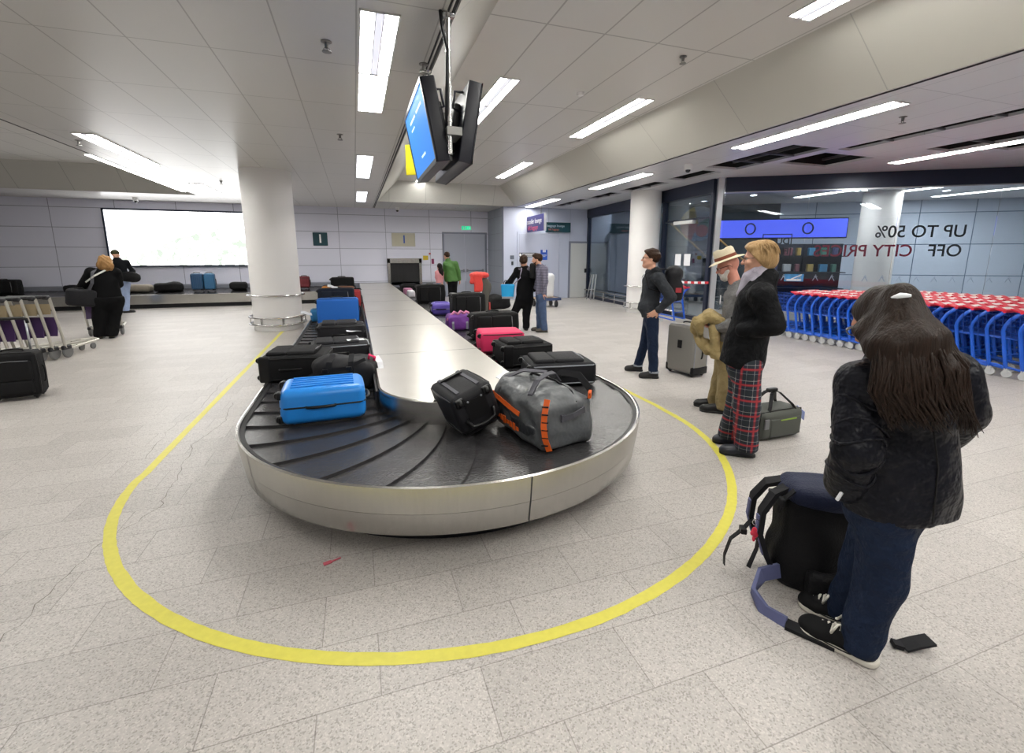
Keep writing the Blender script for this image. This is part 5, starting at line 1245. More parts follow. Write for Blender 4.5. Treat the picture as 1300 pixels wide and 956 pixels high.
# single blue trolley behind the hoodie man
c = ST.copy(); COL.objects.link(c); c['label'] = 'single blue shopping trolley standing behind the grey suitcase and hoodie man'; del c['group']; c.location = (7.25, 8.9, 0); c.rotation_euler = (0,0,.4)
for ch in KIDS[ST.name]: q = ch.copy(); COL.objects.link(q); q.parent = c
PJ = {'girl': ((1.86, 1.13), {'head': (-0.026, 0.004, 1.366), 'neck': (0.0, -0.039, 1.242), 'chest': (0.016, -0.064, 1.089), 'pelvis': (0.053, -0.088, 0.733), 'SL': (-0.133, -0.032, 1.139), 'EL': (-0.198, -0.078, 0.918), 'WL': (-0.142, -0.016, 0.746), 'SR': (0.212, -0.098, 1.161), 'ER': (0.253, -0.146, 1.028), 'WR': (0.297, -0.066, 0.895), 'HL': (-0.02, -0.102, 0.689), 'KL': (0.013, -0.098, 0.362), 'AL': (0.005, -0.124, 0.078), 'HR': (0.112, -0.011, 0.614), 'KR': (0.104, 0.022, 0.288), 'AR': (0.124, 0.026, 0.048), 'tie': (-0.08, -0.07, 1.461), 'a1': (-0.178, -0.092, 1.299), 'a2': (-0.214, -0.11, 1.154), 'a3': (-0.194, -0.143, 1.078), 'b1': (-0.163, -0.135, 1.306), 'b2': (-0.191, -0.167, 1.168), 'b3': (-0.173, -0.197, 1.102), 'c1': (-0.124, -0.162, 1.329), 'c2': (-0.147, -0.202, 1.187), 'c3': (-0.127, -0.233, 1.104), 'd1': (-0.052, -0.165, 1.336), 'd2': (-0.064, -0.222, 1.237), 'd3': (-0.05, -0.245, 1.15), 'e1': (0.02, -0.149, 1.33), 'e2': (0.042, -0.204, 1.246), 'e3': (0.059, -0.232, 1.107), 'f1': (-0.133, -0.012, 1.324), 'f2': (-0.17, -0.067, 1.223), 'f3': (-0.174, -0.099, 1.118), 'g1': (-0.097, 0.044, 1.402), 'hemL': (-0.036, 0.06, 0.603), 'hemR': (0.147, -0.242, 0.673)}), 'plaid': ((2.9, 2.8), {'head': (0.041, -0.042, 1.588), 'neck': (0.061, -0.063, 1.445), 'chest': (0.05, -0.052, 1.243), 'pelvis': (0.025, -0.026, 0.83), 'SL': (-0.064, -0.208, 1.32), 'EL': (-0.012, -0.275, 1.109), 'WL': (-0.103, -0.11, 1.048), 'SR': (0.186, 0.081, 1.284), 'ER': (0.247, 0.032, 1.054), 'WR': (0.074, 0.14, 0.994), 'HL': (-0.032, -0.096, 0.773), 'KL': (-0.013, -0.116, 0.435), 'AL': (-0.001, -0.143, 0.104), 'HR': (0.079, 0.048, 0.732), 'KR': (0.077, 0.05, 0.406), 'AR': (0.059, 0.083, 0.096)}), 'hat': ((3.52, 3.66), {'head': (-0.001, 0.001, 1.507), 'neck': (0.07, -0.067, 1.338), 'chest': (0.083, -0.079, 1.119), 'pelvis': (0.055, -0.053, 0.697), 'SL': (-0.019, -0.246, 1.23), 'EL': (0.0, -0.278, 0.959), 'WL': (-0.112, -0.058, 0.91), 'SR': (0.18, 0.091, 1.197), 'ER': (0.181, 0.104, 0.931), 'WR': (-0.015, 0.181, 0.913), 'HL': (-0.005, -0.12, 0.649), 'KL': (-0.013, -0.126, 0.307), 'AL': (-0.022, -0.145, 0.028), 'HR': (0.101, 0.028, 0.612), 'KR': (0.067, 0.046, 0.304), 'AR': (0.047, 0.066, 0.065)}), 'hoodie': ((3.63, 5.18), {'head': (0.042, -0.03, 1.577), 'neck': (0.064, -0.045, 1.41), 'chest': (0.072, -0.051, 1.22), 'pelvis': (0.067, -0.047, 0.825), 'SL': (0.017, -0.244, 1.334), 'EL': (0.148, -0.348, 1.092), 'WL': (0.048, -0.242, 0.914), 'SR': (0.135, 0.137, 1.311), 'ER': (0.127, 0.155, 1.061), 'WR': (0.027, 0.103, 0.902), 'HL': (0.039, -0.137, 0.786), 'KL': (0.046, -0.179, 0.445), 'AL': (0.028, -0.215, 0.097), 'HR': (0.117, 0.028, 0.761), 'KR': (0.095, 0.08, 0.416), 'AR': (0.077, 0.141, 0.096)}), 'lwoman': ((-4.78, 11.15), {'head': (0.129, 0.055, 1.491), 'neck': (0.112, 0.048, 1.377), 'chest': (0.065, 0.028, 1.158), 'pelvis': (0.084, 0.036, 0.797), 'SL': (-0.088, -0.038, 1.304), 'EL': (-0.232, -0.012, 1.092), 'WL': (-0.39, 0.072, 0.95), 'SR': (0.243, 0.104, 1.29), 'ER': (0.221, 0.182, 1.062), 'WR': (0.081, 0.339, 0.904), 'HL': (-0.009, -0.004, 0.761), 'KL': (-0.078, -0.033, 0.404), 'AL': (-0.111, -0.047, 0.052), 'HR': (0.168, 0.072, 0.749), 'KR': (0.112, 0.048, 0.386), 'AR': (0.082, -0.019, 0.015)}), 'lman': ((-6.25, 16.1), {'head': (-0.152, -0.059, 1.658), 'neck': (-0.134, -0.052, 1.533), 'chest': (-0.105, -0.041, 1.307), 'pelvis': (-0.079, -0.031, 0.912), 'SL': (-0.22, -0.085, 1.438), 'EL': (-0.308, -0.066, 1.204), 'WL': (-0.311, -0.014, 0.96), 'SR': (0.045, 0.017, 1.435), 'ER': (0.142, 0.055, 1.19), 'WR': (0.07, -0.08, 1.079), 'HL': (-0.122, -0.047, 0.867), 'KL': (-0.155, -0.06, 0.47), 'AL': (-0.214, 0.024, 0.029), 'HR': (-0.034, -0.013, 0.864), 'KR': (-0.067, -0.026, 0.465), 'AR': (-0.115, -0.045, 0.026)}), 'cwoman': ((3.45, 9.4), {'head': (0.014, -0.005, 1.506), 'neck': (0.034, -0.013, 1.391), 'chest': (0.045, -0.016, 1.177), 'pelvis': (0.037, -0.014, 0.723), 'SL': (-0.116, 0.043, 1.299), 'EL': (-0.236, 0.119, 1.083), 'WL': (-0.287, 0.265, 1.02), 'SR': (0.212, -0.056, 1.299), 'ER': (0.271, -0.036, 1.051), 'WR': (0.305, 0.101, 0.854), 'HL': (-0.041, 0.015, 0.682), 'KL': (-0.168, 0.061, 0.409), 'AL': (-0.246, 0.09, 0.102), 'HR': (0.116, -0.042, 0.682), 'KR': (0.074, -0.027, 0.368), 'AR': (0.06, -0.022, 0.029)}), 'cman': ((3.72, 9.05), {'head': (-0.07, 0.029, 1.544), 'neck': (-0.013, 0.005, 1.416), 'chest': (0.026, -0.011, 1.207), 'pelvis': (0.018, -0.007, 0.806), 'SL': (0.007, -0.197, 1.341), 'EL': (0.024, -0.215, 1.088), 'WL': (-0.002, -0.183, 0.859), 'SR': (0.043, 0.177, 1.332), 'ER': (0.024, 0.206, 1.077), 'WR': (-0.042, 0.147, 0.938), 'HL': (0.0, -0.087, 0.772), 'KL': (0.019, -0.094, 0.428), 'AL': (0.039, -0.102, 0.049), 'HR': (0.03, 0.074, 0.758), 'KR': (0.027, 0.097, 0.427), 'AR': (0.019, 0.122, 0.086)}), 'green': ((2.95, 15.0), {'head': (-0.097, 0.019, 1.629), 'neck': (-0.056, 0.011, 1.515), 'chest': (0.004, -0.001, 1.289), 'pelvis': (0.073, -0.014, 0.832), 'SL': (-0.13, 0.026, 1.374), 'EL': (-0.171, 0.034, 1.102), 'WL': (-0.116, 0.074, 0.831), 'SR': (0.185, -0.036, 1.379), 'ER': (0.269, -0.053, 1.1), 'WR': (0.299, -0.059, 0.857), 'HL': (0.006, -0.001, 0.805), 'KL': (0.009, -0.002, 0.398), 'AL': (0.013, -0.003, 0.0), 'HR': (0.138, -0.027, 0.804), 'KR': (0.129, -0.025, 0.397), 'AR': (0.12, -0.024, -0.015)}), 'child': ((2.56, 15.0), {'head': (0.045, -0.008, 1.27), 'neck': (0.042, -0.007, 1.159), 'chest': (0.038, -0.006, 1.012), 'pelvis': (0.03, -0.005, 0.731), 'SL': (-0.044, 0.007, 1.093), 'EL': (-0.061, 0.01, 0.946), 'WL': (-0.03, 0.056, 0.81), 'SR': (0.119, -0.02, 1.092), 'ER': (0.131, -0.022, 0.945), 'WR': (0.123, -0.001, 0.81), 'HL': (-0.008, 0.001, 0.705), 'KL': (-0.021, 0.004, 0.408), 'AL': (-0.033, 0.006, 0.083), 'HR': (0.071, -0.012, 0.704), 'KR': (0.068, -0.012, 0.407), 'AR': (0.059, -0.01, 0.081)})}
# ================================================================== PEOPLE
A_ = lambda p: np.array(p, float)
def unit(v): v = A_(v); return v/np.linalg.norm(v)
def azv(deg, pitch=0.):
    a = math.radians(deg); p = math.radians(pitch); return A_((math.sin(a)*math.cos(p), math.cos(a)*math.cos(p), math.sin(p)))
M_skin = mat('skin', 'd9a58c', rough=.5, spec=.35, vary=.06, vscale=30); M_skin2 = mat('skin_warm', 'c98f74', rough=.5, spec=.35, vary=.06, vscale=30); M_skin3 = mat('skin_ruddy', 'cf8f7e', rough=.5, spec=.35, vary=.08, vscale=25)
M_eyew = mat('eye_white', 'e9e6e2', rough=.2); M_iris = mat('iris', '3a2a20', rough=.2)
def hairmat(name, c, c2=None, st=(50,50,5)):
    m = mat(name, c, rough=.45, spec=.16); g = NB(m)
    tc = g.n('ShaderNodeTexCoord'); mp = g.n('ShaderNodeMapping'); mp.inputs['Scale'].default_value = st; g.l(tc.outputs['Object'], mp.inputs['Vector'])
    n = g.n('ShaderNodeTexNoise'); n.inputs['Scale'].default_value = 2.2; n.inputs['Detail'].default_value = 4; g.l(mp.outputs[0], n.inputs['Vector'])
    g.l(g.mix(n.outputs['Fac'], c, c2 or c), g.b.inputs['Base Color'])
    bp = g.n('ShaderNodeBump'); bp.inputs['Strength'].default_value = .6; bp.inputs['Distance'].default_value = .01; g.l(n.outputs['Fac'], bp.inputs['Height']); g.l(bp.outputs[0], g.b.inputs['Normal'])
    return m
class Fig:
    """one person: joints relative to the point on the floor between the feet"""
    def __init__(s, key, name, label, az, head_az, head_pitch=0., build=1., hs=1., skin=M_skin, fine=.006, coarse=.014, cat='person', sex='m'):
        base, j = PJ[key]; s.j = {k: A_(v) for k, v in j.items()}
        for k in ('AL', 'AR'):
            s.j[k][2] = max(s.j[k][2], .085)
        s.f = azv(az); s.r = A_((s.f[1], -s.f[0], 0)); s.hf = azv(head_az, head_pitch); s.hr = A_((math.cos(math.radians(head_az)), -math.sin(math.radians(head_az)), 0)); s.hu = np.cross(s.hr, s.hf)
        s.b = build; s.hs = hs; s.skin = skin; s.fine = fine; s.coarse = coarse
        s.T = thing(name, label, cat, (*base, 0))
    def H(s, f, r, u): return s.j['head']+s.hs*(s.hf*f+s.hr*r+s.hu*u)
    @property
    def HR(s): return np.array([s.hf, s.hr, s.hu])
    def body_sdf(s, hands=(), face=True, beard=False):
        j, b, h = s.j, s.b, s.hs; d = SDF()
        P, C, N = j['pelvis'], j['chest'], j['neck']
        d.cone(P, C, .115*b, .115*b, flat=(s.f, .72)); d.cone(C, .5*(j['SL']+j['SR'])-A_((0,0,.03)), .11*b, .06, k=.05, flat=(s.f, .75))
        d.cone(j['SL'], j['SR'], .05, .05, k=.05)
        d.cone(N-A_((0,0,.05)), s.H(-.015, 0, -.06), .058*h, .052*h, k=.03)
        for S in 'LR':
            d.cone(j['S'+S], j['E'+S], .048, .04, k=.03); d.cone(j['E'+S], j['W'+S], .04, .026, k=.015)
            d.cone(j['H'+S], j['K'+S], .078, .055, k=.04); d.cone(j['K'+S], j['A'+S]-A_((0,0,.045)), .052, .03, k=.02)
            fd = s.foot.get(S) if hasattr(s, 'foot') else s.f
            d.cone(j['A'+S]-A_((0,0,.05)), A_((*(j['A'+S][:2]+unit(fd)[:2]*.07), .035)), .026, .02, k=.015)
        R = s.HR
        # head: skull, face, jaw, brow, nose, lips, chin, ears
        d.ell(s.H(-.012,0,.025), (.098*h,.076*h,.095*h), R, k=.02); d.ell(s.H(.030,0,-.035), (.066*h,.058*h,.085*h), R, k=.03); d.cone(s.H(.0,-.045,-.06), s.H(.065,0,-.098), .022*h, .022*h, k=.03); d.cone(s.H(.0,.045,-.06), s.H(.065,0,-.098), .022*h, .022*h, k=.03)
        if face:
            d.cone(s.H(.078,-.03,.022), s.H(.078,.03,.022), .014*h, k=.015)
            for e in (-1, 1): d.ell(s.H(.094,e*.031,.002), (.014*h,.017*h,.012*h), R, k=.012, mode='s'); d.ell(s.H(.07,e*.036,-.028), (.022*h,.02*h,.018*h), R, k=.02)
            d.cone(s.H(.088,0,.012), s.H(.112,0,-.026), .008*h, .0125*h, k=.012)
            for e in (-1, 1): d.ell(s.H(.099,e*.011,-.029), (.010*h,.008*h,.007*h), R, k=.006)
            d.cone(s.H(.090,-.016,-.054), s.H(.090,.016,-.054), .0065*h, k=.006); d.cone(s.H(.088,-.014,-.064), s.H(.088,.014,-.064), .0075*h, k=.006); d.ell(s.H(.082,0,-.092), (.016*h,.02*h,.014*h), R, k=.015)
        for e in (-1, 1): d.ell(s.H(-.008,e*.077,-.006), (.019*h,.008*h,.032*h), R, k=.006)
        return d
    def hand(s, d, S, palm, curl=.6, dirn=None, k=.008, size=1.):
        """five-finger hand at wrist S; palm = palm normal, dirn = pointing direction"""
        W = s.j['W'+S]; t = unit(dirn if dirn is not None else W-s.j['E'+S]); n = unit(A_(palm)-t*np.dot(palm, t)); x = np.cross(t, n)*(1 if S == 'L' else -1)  # x towards the thumb side
        z = size
        d.ell(W+t*.05*z, (.05*z,.040*z,.016*z), np.array([t, x, n]), k=.012)
        for i, L in enumerate((.068,.078,.072,.056)):
            o = W+t*.088*z+x*(.029-.0195*i)*z; a1 = curl*.6; a2 = curl*1.5; d1 = t*math.cos(a1)+n*math.sin(a1)+x*(.10-.07*i); d2 = t*math.cos(a2)+n*math.sin(a2)+x*(.06-.04*i)
            m = o+unit(d1)*L*.52*z; e = m+unit(d2)*L*.5*z
            d.cone(o-t*.015, m, .0088*z, .0082*z, k=.004); d.cone(m, e, .0082*z, .007*z, k=.003)
        o = W+t*.03*z+x*.03*z; m = o+unit(x*.75+t*.65+n*.3)*.036*z; e = m+unit(x*.25+t+n*.5)*.032*z
        d.cone(o-x*.01, m, .0125*z, .0105*z, k=.006); d.cone(m, e, .0105*z, .0085*z, k=.003)
    def body(s, hands=(), face=True):
        """one continuous skin surface; finer grid for the head and for visible hands"""
        d = s.body_sdf(face=face)
        for h in hands: s.hand(d, *h[:1], **h[1])
        zc = s.j['neck'][2]-.02; parts = []
        lo = np.min(d.lo, 0)-.03; hi = np.max(d.hi, 0)+.03; c = s.coarse
        parts.append(d.mesh(c, lo, A_((hi[0], hi[1], zc+c))))
        Hc = s.j['head']; parts.append(d.mesh(s.fine, A_((min(Hc[0], s.j['neck'][0])-.17, min(Hc[1], s.j['neck'][1])-.17, zc)), A_((max(Hc[0], s.j['neck'][0])+.17, max(Hc[1], s.j['neck'][1])+.17, Hc[2]+.16))))
        for h in hands:
            W = s.j['W'+h[0]]; t = unit(h[1].get('dirn') if h[1].get('dirn') is not None else W-s.j['E'+h[0]]); parts.append(d.mesh(.0055 if s.fine < .008 else .008, W+t*.06-.15, W+t*.06+.15))
        o = npobj('body', parts, s.skin, s.T); return o
    def eyes(s):
        for e in (-1, 1):
            b = MB(); c = s.H(.078, e*.031, .003); b.lathe([(.0,-.011),(.008,-.008),(.011,0),(.008,.008),(0,.011)], 10, tuple(c), caps=False); o = b.build('eye', M_eyew, s.T, smooth=True)
            b = MB(); c2 = s.H(.0862, e*.031, .003); b.lathe([(.0,-.0042),(.0036,-.002),(.0042,0),(.0036,.002),(0,.0042)], 8, tuple(c2), caps=False); b.build('iris', M_iris, o, smooth=True)
    def top(s, m, name='jacket', t=.02, hem=None, hemn=(0,0,-1), sleeve=1., arm=None, flare=0., noise=(.006,18,1), res=None, collar=None, extra=None, cut=None, tilt=None, chest=1., shoulder=.075, cuffs=True, pel=None):
        j, b = s.j, s.b; d = SDF(); P, C = j['pelvis'] if pel is None else A_(pel), j['chest']
        ar = arm or (.062, .054, .045)
        d.cone(P, C, (.135+t)*b+flare, (.13*chest+t)*b, k=.03, flat=(s.f, .75)); d.cone(C, .5*(j['SL']+j['SR'])-A_((0,0,.02)), (.125*chest+t)*b, shoulder+t, k=.06, flat=(s.f, .75)); d.cone(j['SL'], j['SR'], shoulder-.01+t*.5, k=.05); d.cone(j['neck']-A_((0,0,.10)), j['neck']-A_((0,0,.01)), .10, .065+t*.3, k=.05)
        if extra:
            for e in extra: getattr(d, e[0])(*e[1:-1], **e[-1])
        if collar: d.cone(j['neck']-A_((0,0,.03)), j['neck']+A_(collar[0]), collar[1], collar[2], k=.03)
        if hem is not None: d.half(A_((0,0,hem))+A_((P[0],P[1],0)), hemn, k=.006)
        for S in 'LR':
            E, W = j['E'+S], j['W'+S]; W2 = E+(W-E)*sleeve
            M_ = j['S'+S]*.55+E*.45; d.cone(j['S'+S], M_, ar[0]+t*.6, (ar[0]+ar[1])/2+t*.55, k=.03); d.cone(M_, E, (ar[0]+ar[1])/2+t*.55, ar[1]+t*.5, k=.008); d.cone(E, W2, ar[1]+t*.5, ar[2]+t*.3, k=.012)
        # room for the head to come out of the collar
        d.cone(j['neck'], s.H(-.015,0,-.02), .060*s.hs, .055*s.hs, k=.006, mode='s')
        d.noise(*noise)
        if cut:
            for c in cut: d.half(*c)
        return npobj(name, [d.mesh(res or s.coarse*.8)], m, s.T)
    def trousers(s, m, name='trousers', th=(.098, .075, .062), t=.0, hem=.03, waist=None, noise=(.006,20,3), res=None, hips=.135):
        j = s.j; d = SDF(); P = j['pelvis']
        d.cone(.5*(j['HL']+j['HR']), P+A_((0,0,.05)), hips*s.b, hips*s.b*.95, k=.03, flat=(s.f, .75))
        for S in 'LR':
            A = j['A'+S].copy(); A[2] = hem+.0
            d.cone(j['H'+S], j['K'+S], th[0]+t, th[1]+t, k=.035); d.cone(j['K'+S], A, th[1]+t, th[2]+t, k=.02)
        d.noise(*noise); d.half(A_((0,0,hem)), (0,0,-1)); d.half(A_((0,0,(waist if waist else P[2]+.12))), (0,0,1))
        return npobj(name, [d.mesh(res or s.coarse*.8)], m, s.T)
    def setfeet(s, feet):
        s.feet = feet; s.foot = {}
        for S, (hl, to) in feet.items():
            u = unit(A_((*to, 0))-A_((*hl, 0))); s.foot[S] = u; A = A_((*hl, 0))+u*.068; s.j['A'+S] = A_((A[0], A[1], .10))
    def shoes(s, m, feet=None, sole=None, L=.26, W=.046, res=None, name='shoe', laces=None):
        """feet = {S: (heel xy, toe xy)} relative to the figure's base"""
        feet = s.feet
        for S, (hl, to) in feet.items():
            hl, to = A_((*hl, 0)), A_((*to, 0)); u = unit(to-hl); v = A_((-u[1], u[0], 0)); l = np.linalg.norm(to-hl)
            d = SDF(); d.cone(hl+u*.045+A_((0,0,.045)), to-u*.05+A_((0,0,.035)), W*.92, W*.9, k=.02); d.ell(to-u*.065+A_((0,0,.03)), (.07,W*1.08,.04), np.array([u, v, (0,0,1)]), k=.02); d.cone(hl+u*.06+A_((0,0,.05)), hl+u*.065+A_((0,0,.095)), W*.9, W*.85, k=.03); d.cone(hl+u*.09+A_((0,0,.08)), to-u*.10+A_((0,0,.05)), W*.7, W*.6, k=.03)
            d.half(A_((0,0,.002)), (0,0,-1)); d.half(A_((0,0,.115)), (0,0,1))
            o = npobj(name, [d.mesh(res or max(.007, s.coarse*.7))], m, s.T)
            d = SDF(); d.cone(hl+u*.04+A_((0,0,.012)), hl+u*l*.5+A_((0,0,.012)), W*1.03, W*.94, k=.02); d.cone(hl+u*l*.5+A_((0,0,.012)), to-u*.05+A_((0,0,.012)), W*.94, W*1.14, k=.02); d.half(A_((0,0,.001)), (0,0,-1), .002); d.half(A_((0,0,.027)), (0,0,1), .002)
            npobj('sole', [d.mesh(res or max(.007, s.coarse*.7))], sole or M_plas, o)
            if laces:
                b = MB()
                for k in range(5):
                    c = hl+u*(l*.46+.022*k)+A_((0,0,.098-.0075*k)); b.tube([c-v*.024-A_((0,0,.012)), c+A_((0,0,.006)), c+v*.024-A_((0,0,.010))], .006, 5)
                c = hl+u*(l*.44)+A_((0,0,.105))
                for e in (-1, 1): b.tube([c, c+v*e*.035+u*.015+A_((0,0,.015)), c+v*e*.055+u*.03-A_((0,0,.02)), c+v*e*.02+u*.03+A_((0,0,.0))], .0055, 5)
                b.build('laces', laces, o, smooth=True)
                b = MB(); rim = [tuple(hl+u*(l*.5+ (l*.5)*math.cos(a))+v*W*1.03*math.sin(a)*(1 if math.cos(a) > -.4 else .92)+A_((0,0,.024))) for a in np.linspace(0, 2*PI, 26, endpoint=False)]; b.tube(rim, .003, 5, closed=True); b.build('foxing_line', M_plas, o, smooth=True)
    def hair(s, prims, m, cuts=(), noise=(.006,40,2), res=None, name='hair'):
        d = SDF()
        for p in prims:
            if p[0] == 'c': d.cone(s.H(*p[1]), s.H(*p[2]), p[3]*s.hs, p[4]*s.hs, k=.02)
            elif p[0] == 'w': d.cone(p[1], p[2], p[3], p[4], k=.02)
            else: d.ell(s.H(*p[1]), tuple(x*s.hs for x in p[2]), s.HR, k=p[3] if len(p) > 3 else .02, mode=p[4] if len(p) > 4 else 'u')
        d.noise(*noise)
        for c in cuts: d.half(s.H(*c[0]), s.hf*c[1][0]+s.hr*c[1][1]+s.hu*c[1][2], .01)
        return npobj(name, [d.mesh(res or s.fine)], m, s.T)
    def glasses(s, m, lens=None):
        b = MB()
        for e in (-1, 1):
            c = s.H(.100, e*.033, .004); pts = [c+s.hr*.026*math.cos(a)+s.hu*.018*math.sin(a)*(1 if abs(math.sin(a)) < .9 else .95) for a in np.linspace(0, 2*PI, 16, endpoint=False)]
            b.tube([tuple(p) for p in pts], .0028, 6, closed=True); b.tube([tuple(s.H(.099,e*.058,.008)), tuple(s.H(.06,e*.079,.008)), tuple(s.H(-.01,e*.084,.006)), tuple(s.H(-.03,e*.081,-.012))], .003, 6)
        b.tube([tuple(s.H(.101,-.008,.006)), tuple(s.H(.104,0,.008)), tuple(s.H(.101,.008,.006))], .0025, 6)
        b.build('glasses', m, s.T, smooth=True)
SHORT = [('e',(-.02,0,.03),(.108,.086,.102))]

# --- long-haired woman in the dark jacket, seen from behind on the right
M_jk = mat('jacket_black', '101119', rough=.40, spec=.16, bump=.9, bd=.05, bscale=11, vary=.2, vscale=8)
M_jean = mat('denim_dark', '122038', spec=.2, rough=.75, bump=.7, bd=.04, bscale=18, vary=.3, vscale=10); M_jean2 = mat('denim_blue', '3a4d6e', rough=.8, bump=.6, bd=.04, bscale=16, vary=.3, vscale=9)
M_canv = mat('canvas_black', '121214', spec=.2, rough=.75); M_solew = mat('sole_white', 'c9c4ba', rough=.6); M_lace = mat('lace_white', 'dedad2', rough=.7)
vd0 = unit(A_((1.86,1.13,.2)))
g = Fig('girl', 'person', 'woman with long dark ponytail hair in black jacket and jeans beside the trekking backpack', 22, 2, -32, build=.98, skin=M_skin2, fine=.007, coarse=.012)
j = g.j
g.setfeet({'L': ((.01,-.135), (-.10,.115)), 'R': ((.13,.02), (.025,.22))})
g.body(face=True)
P = j['pelvis']
g.top(M_jk, 'jacket', t=.027, hem=.655, hemn=(.04,-.02,-1), flare=.018, noise=(.008,13,6), res=.010, chest=1.05, shoulder=.082, arm=(.07,.062,.055), sleeve=1.0,
      collar=((0.0,0.0,.055), .085, .09), extra=[('cone', P+A_((0,0,-.15)), P+A_((0,0,.1)), .185, .165, dict(k=.05, flat=(tuple(g.f), .78)))])
for S in 'L':
    b = MB(); E, W, Sh = j['E'+S], j['W'+S], j['S'+S]
    for k, f in enumerate((.30,.62,.86,1.08,1.3)):
        c = Sh+(E-Sh)*f if f < 1 else E+(W-E)*(f-1)*1.6; ax = unit(E-Sh) if f < 1 else unit(W-E); u = unit(np.cross(ax, vd0)); v = np.cross(ax, u); rad = .0865-.009*f
        b.tube([tuple(c+(u*math.cos(a)+v*math.sin(a))*rad+ax*.022*math.sin(a*2+k*1.7)) for a in np.linspace(0, 2*PI, 20, endpoint=False)], .006, 6, closed=True)
    b.build('sleeve_folds', M_jk, g.T, smooth=True)
b = MB()
for S in ('L',):
    W = j['W'+S]; b.strap([W+A_((-.070,-.04,.0)), W+A_((-.074,-.03,-.035))], .010, .008, (0,1,0))
b.build('reflective_tab', M_tagw, g.T)
b = MB(); e = j['pelvis']
b.tube([tuple(j['neck']-g.f*.13-A_((0,0,.14))), tuple(j['chest']-g.f*.135), tuple(e-g.f*.142+A_((0,0,.15))), tuple(e-g.f*.158-A_((0,0,.05)))], .003, 5); b.build('back_seam', M_plas, g.T)
g.trousers(M_jean, 'jeans', th=(.098,.08,.066), hem=.035, noise=(.006,22,3), res=.010, hips=.15, waist=.78)
g.shoes(M_canv, None, sole=M_solew, W=.047, laces=M_lace, res=.006)
M_hair1 = hairmat('hair_dark_brown', '120d0b', '342720')
hp = SDF(); hh = lambda *a: g.H(*a)
hp.ell(hh(-.018,0,.028), (.107,.087,.102), g.HR, k=.02); hp.ell(hh(-.04,0,-.045), (.075,.080,.07), g.HR, k=.04)
T0 = j['tie']; hp.cone(T0+vd0*.05, T0+vd0*.012-A_((.0,.0,.01)), .03, .022, k=.03)
for ks, rr in ((('a1','a2','a3'), (.026,.044,.032,.006)), (('b1','b2','b3'), (.026,.048,.036,.006)), (('c1','c2','c3'), (.026,.046,.034,.006)), (('d1','d2','d3'), (.026,.038,.027,.005)), (('e1','e2','e3'), (.022,.025,.017,.004)), (('f1','f2','f3'), (.03,.040,.027,.006))):
    pts = [T0]+[j[k] for k in ks]
    for i in range(3): hp.cone(pts[i], pts[i+1], rr[i], rr[i+1], k=.04)
hp.noise(.0025, 60, 2, (1.4,1.4,.12)); hp.half(g.H(.040,0,0), g.hf*1.+g.hu*-.45, .012)
npobj('hair', [hp.mesh(.0075)], M_hair1, g.T)
b = MB(); r_ = random.Random(4)
keys = [('a1','a2','a3'),('b1','b2','b3'),('c1','c2','c3'),('d1','d2','d3'),('e1','e2','e3'),('f1','f2','f3')]
vd = unit(A_((1.86,1.13,0))); vr = A_((vd[1],-vd[0],0))
for i in range(300):
    q = r_.uniform(0, 4.999); a = int(q); f = q-a; ks, kt = keys[a], keys[min(a+1, 4)]
    pts = [T0+vr*r_.uniform(-.02,.02)-vd*.03+A_((0,0,r_.uniform(-.01,.01)))]
    for n_, (k1, k2) in enumerate(zip(ks, kt)):
        p = j[k1]*(1-f)+j[k2]*f; pts.append(p-vd*((.049,.050,.034)[n_]*r_.uniform(.75,1.1))+vr*r_.uniform(-.016,.016))
    pts.append(pts[-1]+(pts[-1]-pts[-2])*r_.uniform(.1,.75)+vr*r_.uniform(-.012,.012))
    b.tube([tuple(p) for p in pts], [.003,.0052,.0050,.0040,.0008], 5)
b.build('hair_strands', M_hair1, g.T, smooth=True)['kind'] = 'stuff'
b = MB(); b.tube([tuple(T0+vr*a-vd*(.052-abs(a)*.35)+A_((0,0,.010-abs(a)*.25+a*.25))) for a in (-.026,-.014,0,.014,.026)], [.006,.009,.010,.009,.006], 8); b.build('hair_tie', M_tagw, g.T, smooth=True)
g.glasses(M_grail)

# --- fair-haired woman in tartan trousers
def tartan():
    m = mat('tartan', '1c2030', rough=.8); q = NB(m)
    tc = q.n('ShaderNodeTexCoord'); sp = q.n('ShaderNodeSeparateXYZ'); q.l(tc.outputs['Object'], sp.inputs[0])
    u = q.math('ADD', q.math('MULTIPLY', sp.outputs[0], -.75), q.math('MULTIPLY', sp.outputs[1], .66))
    def band(src, per, off, w):
        fr = q.math('FRACT', q.math('ADD', q.math('DIVIDE', src, per), off)); return q.math('LESS_THAN', q.math('ABSOLUTE', q.math('SUBTRACT', fr, .5)), w)
    col = (.012,.016,.035)
    cur = q.mix(0., col, col)
    for src in (u, sp.outputs[2]):
        cur = q.mix(q.math('MULTIPLY', band(src, .125, .0, .13), .55), cur, (.010,.018,.022))
        cur = q.mix(q.math('MULTIPLY', band(src, .125, .5, .075), .72), cur, (.30,.02,.03))
        cur = q.mix(q.math('MULTIPLY', band(src, .125, .5, .018), .8), cur, (.5,.04,.05))
        cur = q.mix(q.math('MULTIPLY', band(src, .125, .22, .014), .6), cur, (.45,.45,.42))
        cur = q.mix(q.math('MULTIPLY', band(src, .125, .78, .014), .4), cur, (.30,.33,.32))
    q.l(cur, q.b.inputs['Base Color']); return m
M_tart = tartan(); M_coat = mat('coat_black', '0e0f12', spec=.15, rough=.7, bump=.7, bd=.04, bscale=14, vary=.2, vscale=10); M_leath = mat('leather_navy', '1a1d2a', rough=.4); M_scarf = mat('scarf_pale', 'a9a3b0', rough=.85, bump=.4, bscale=30)
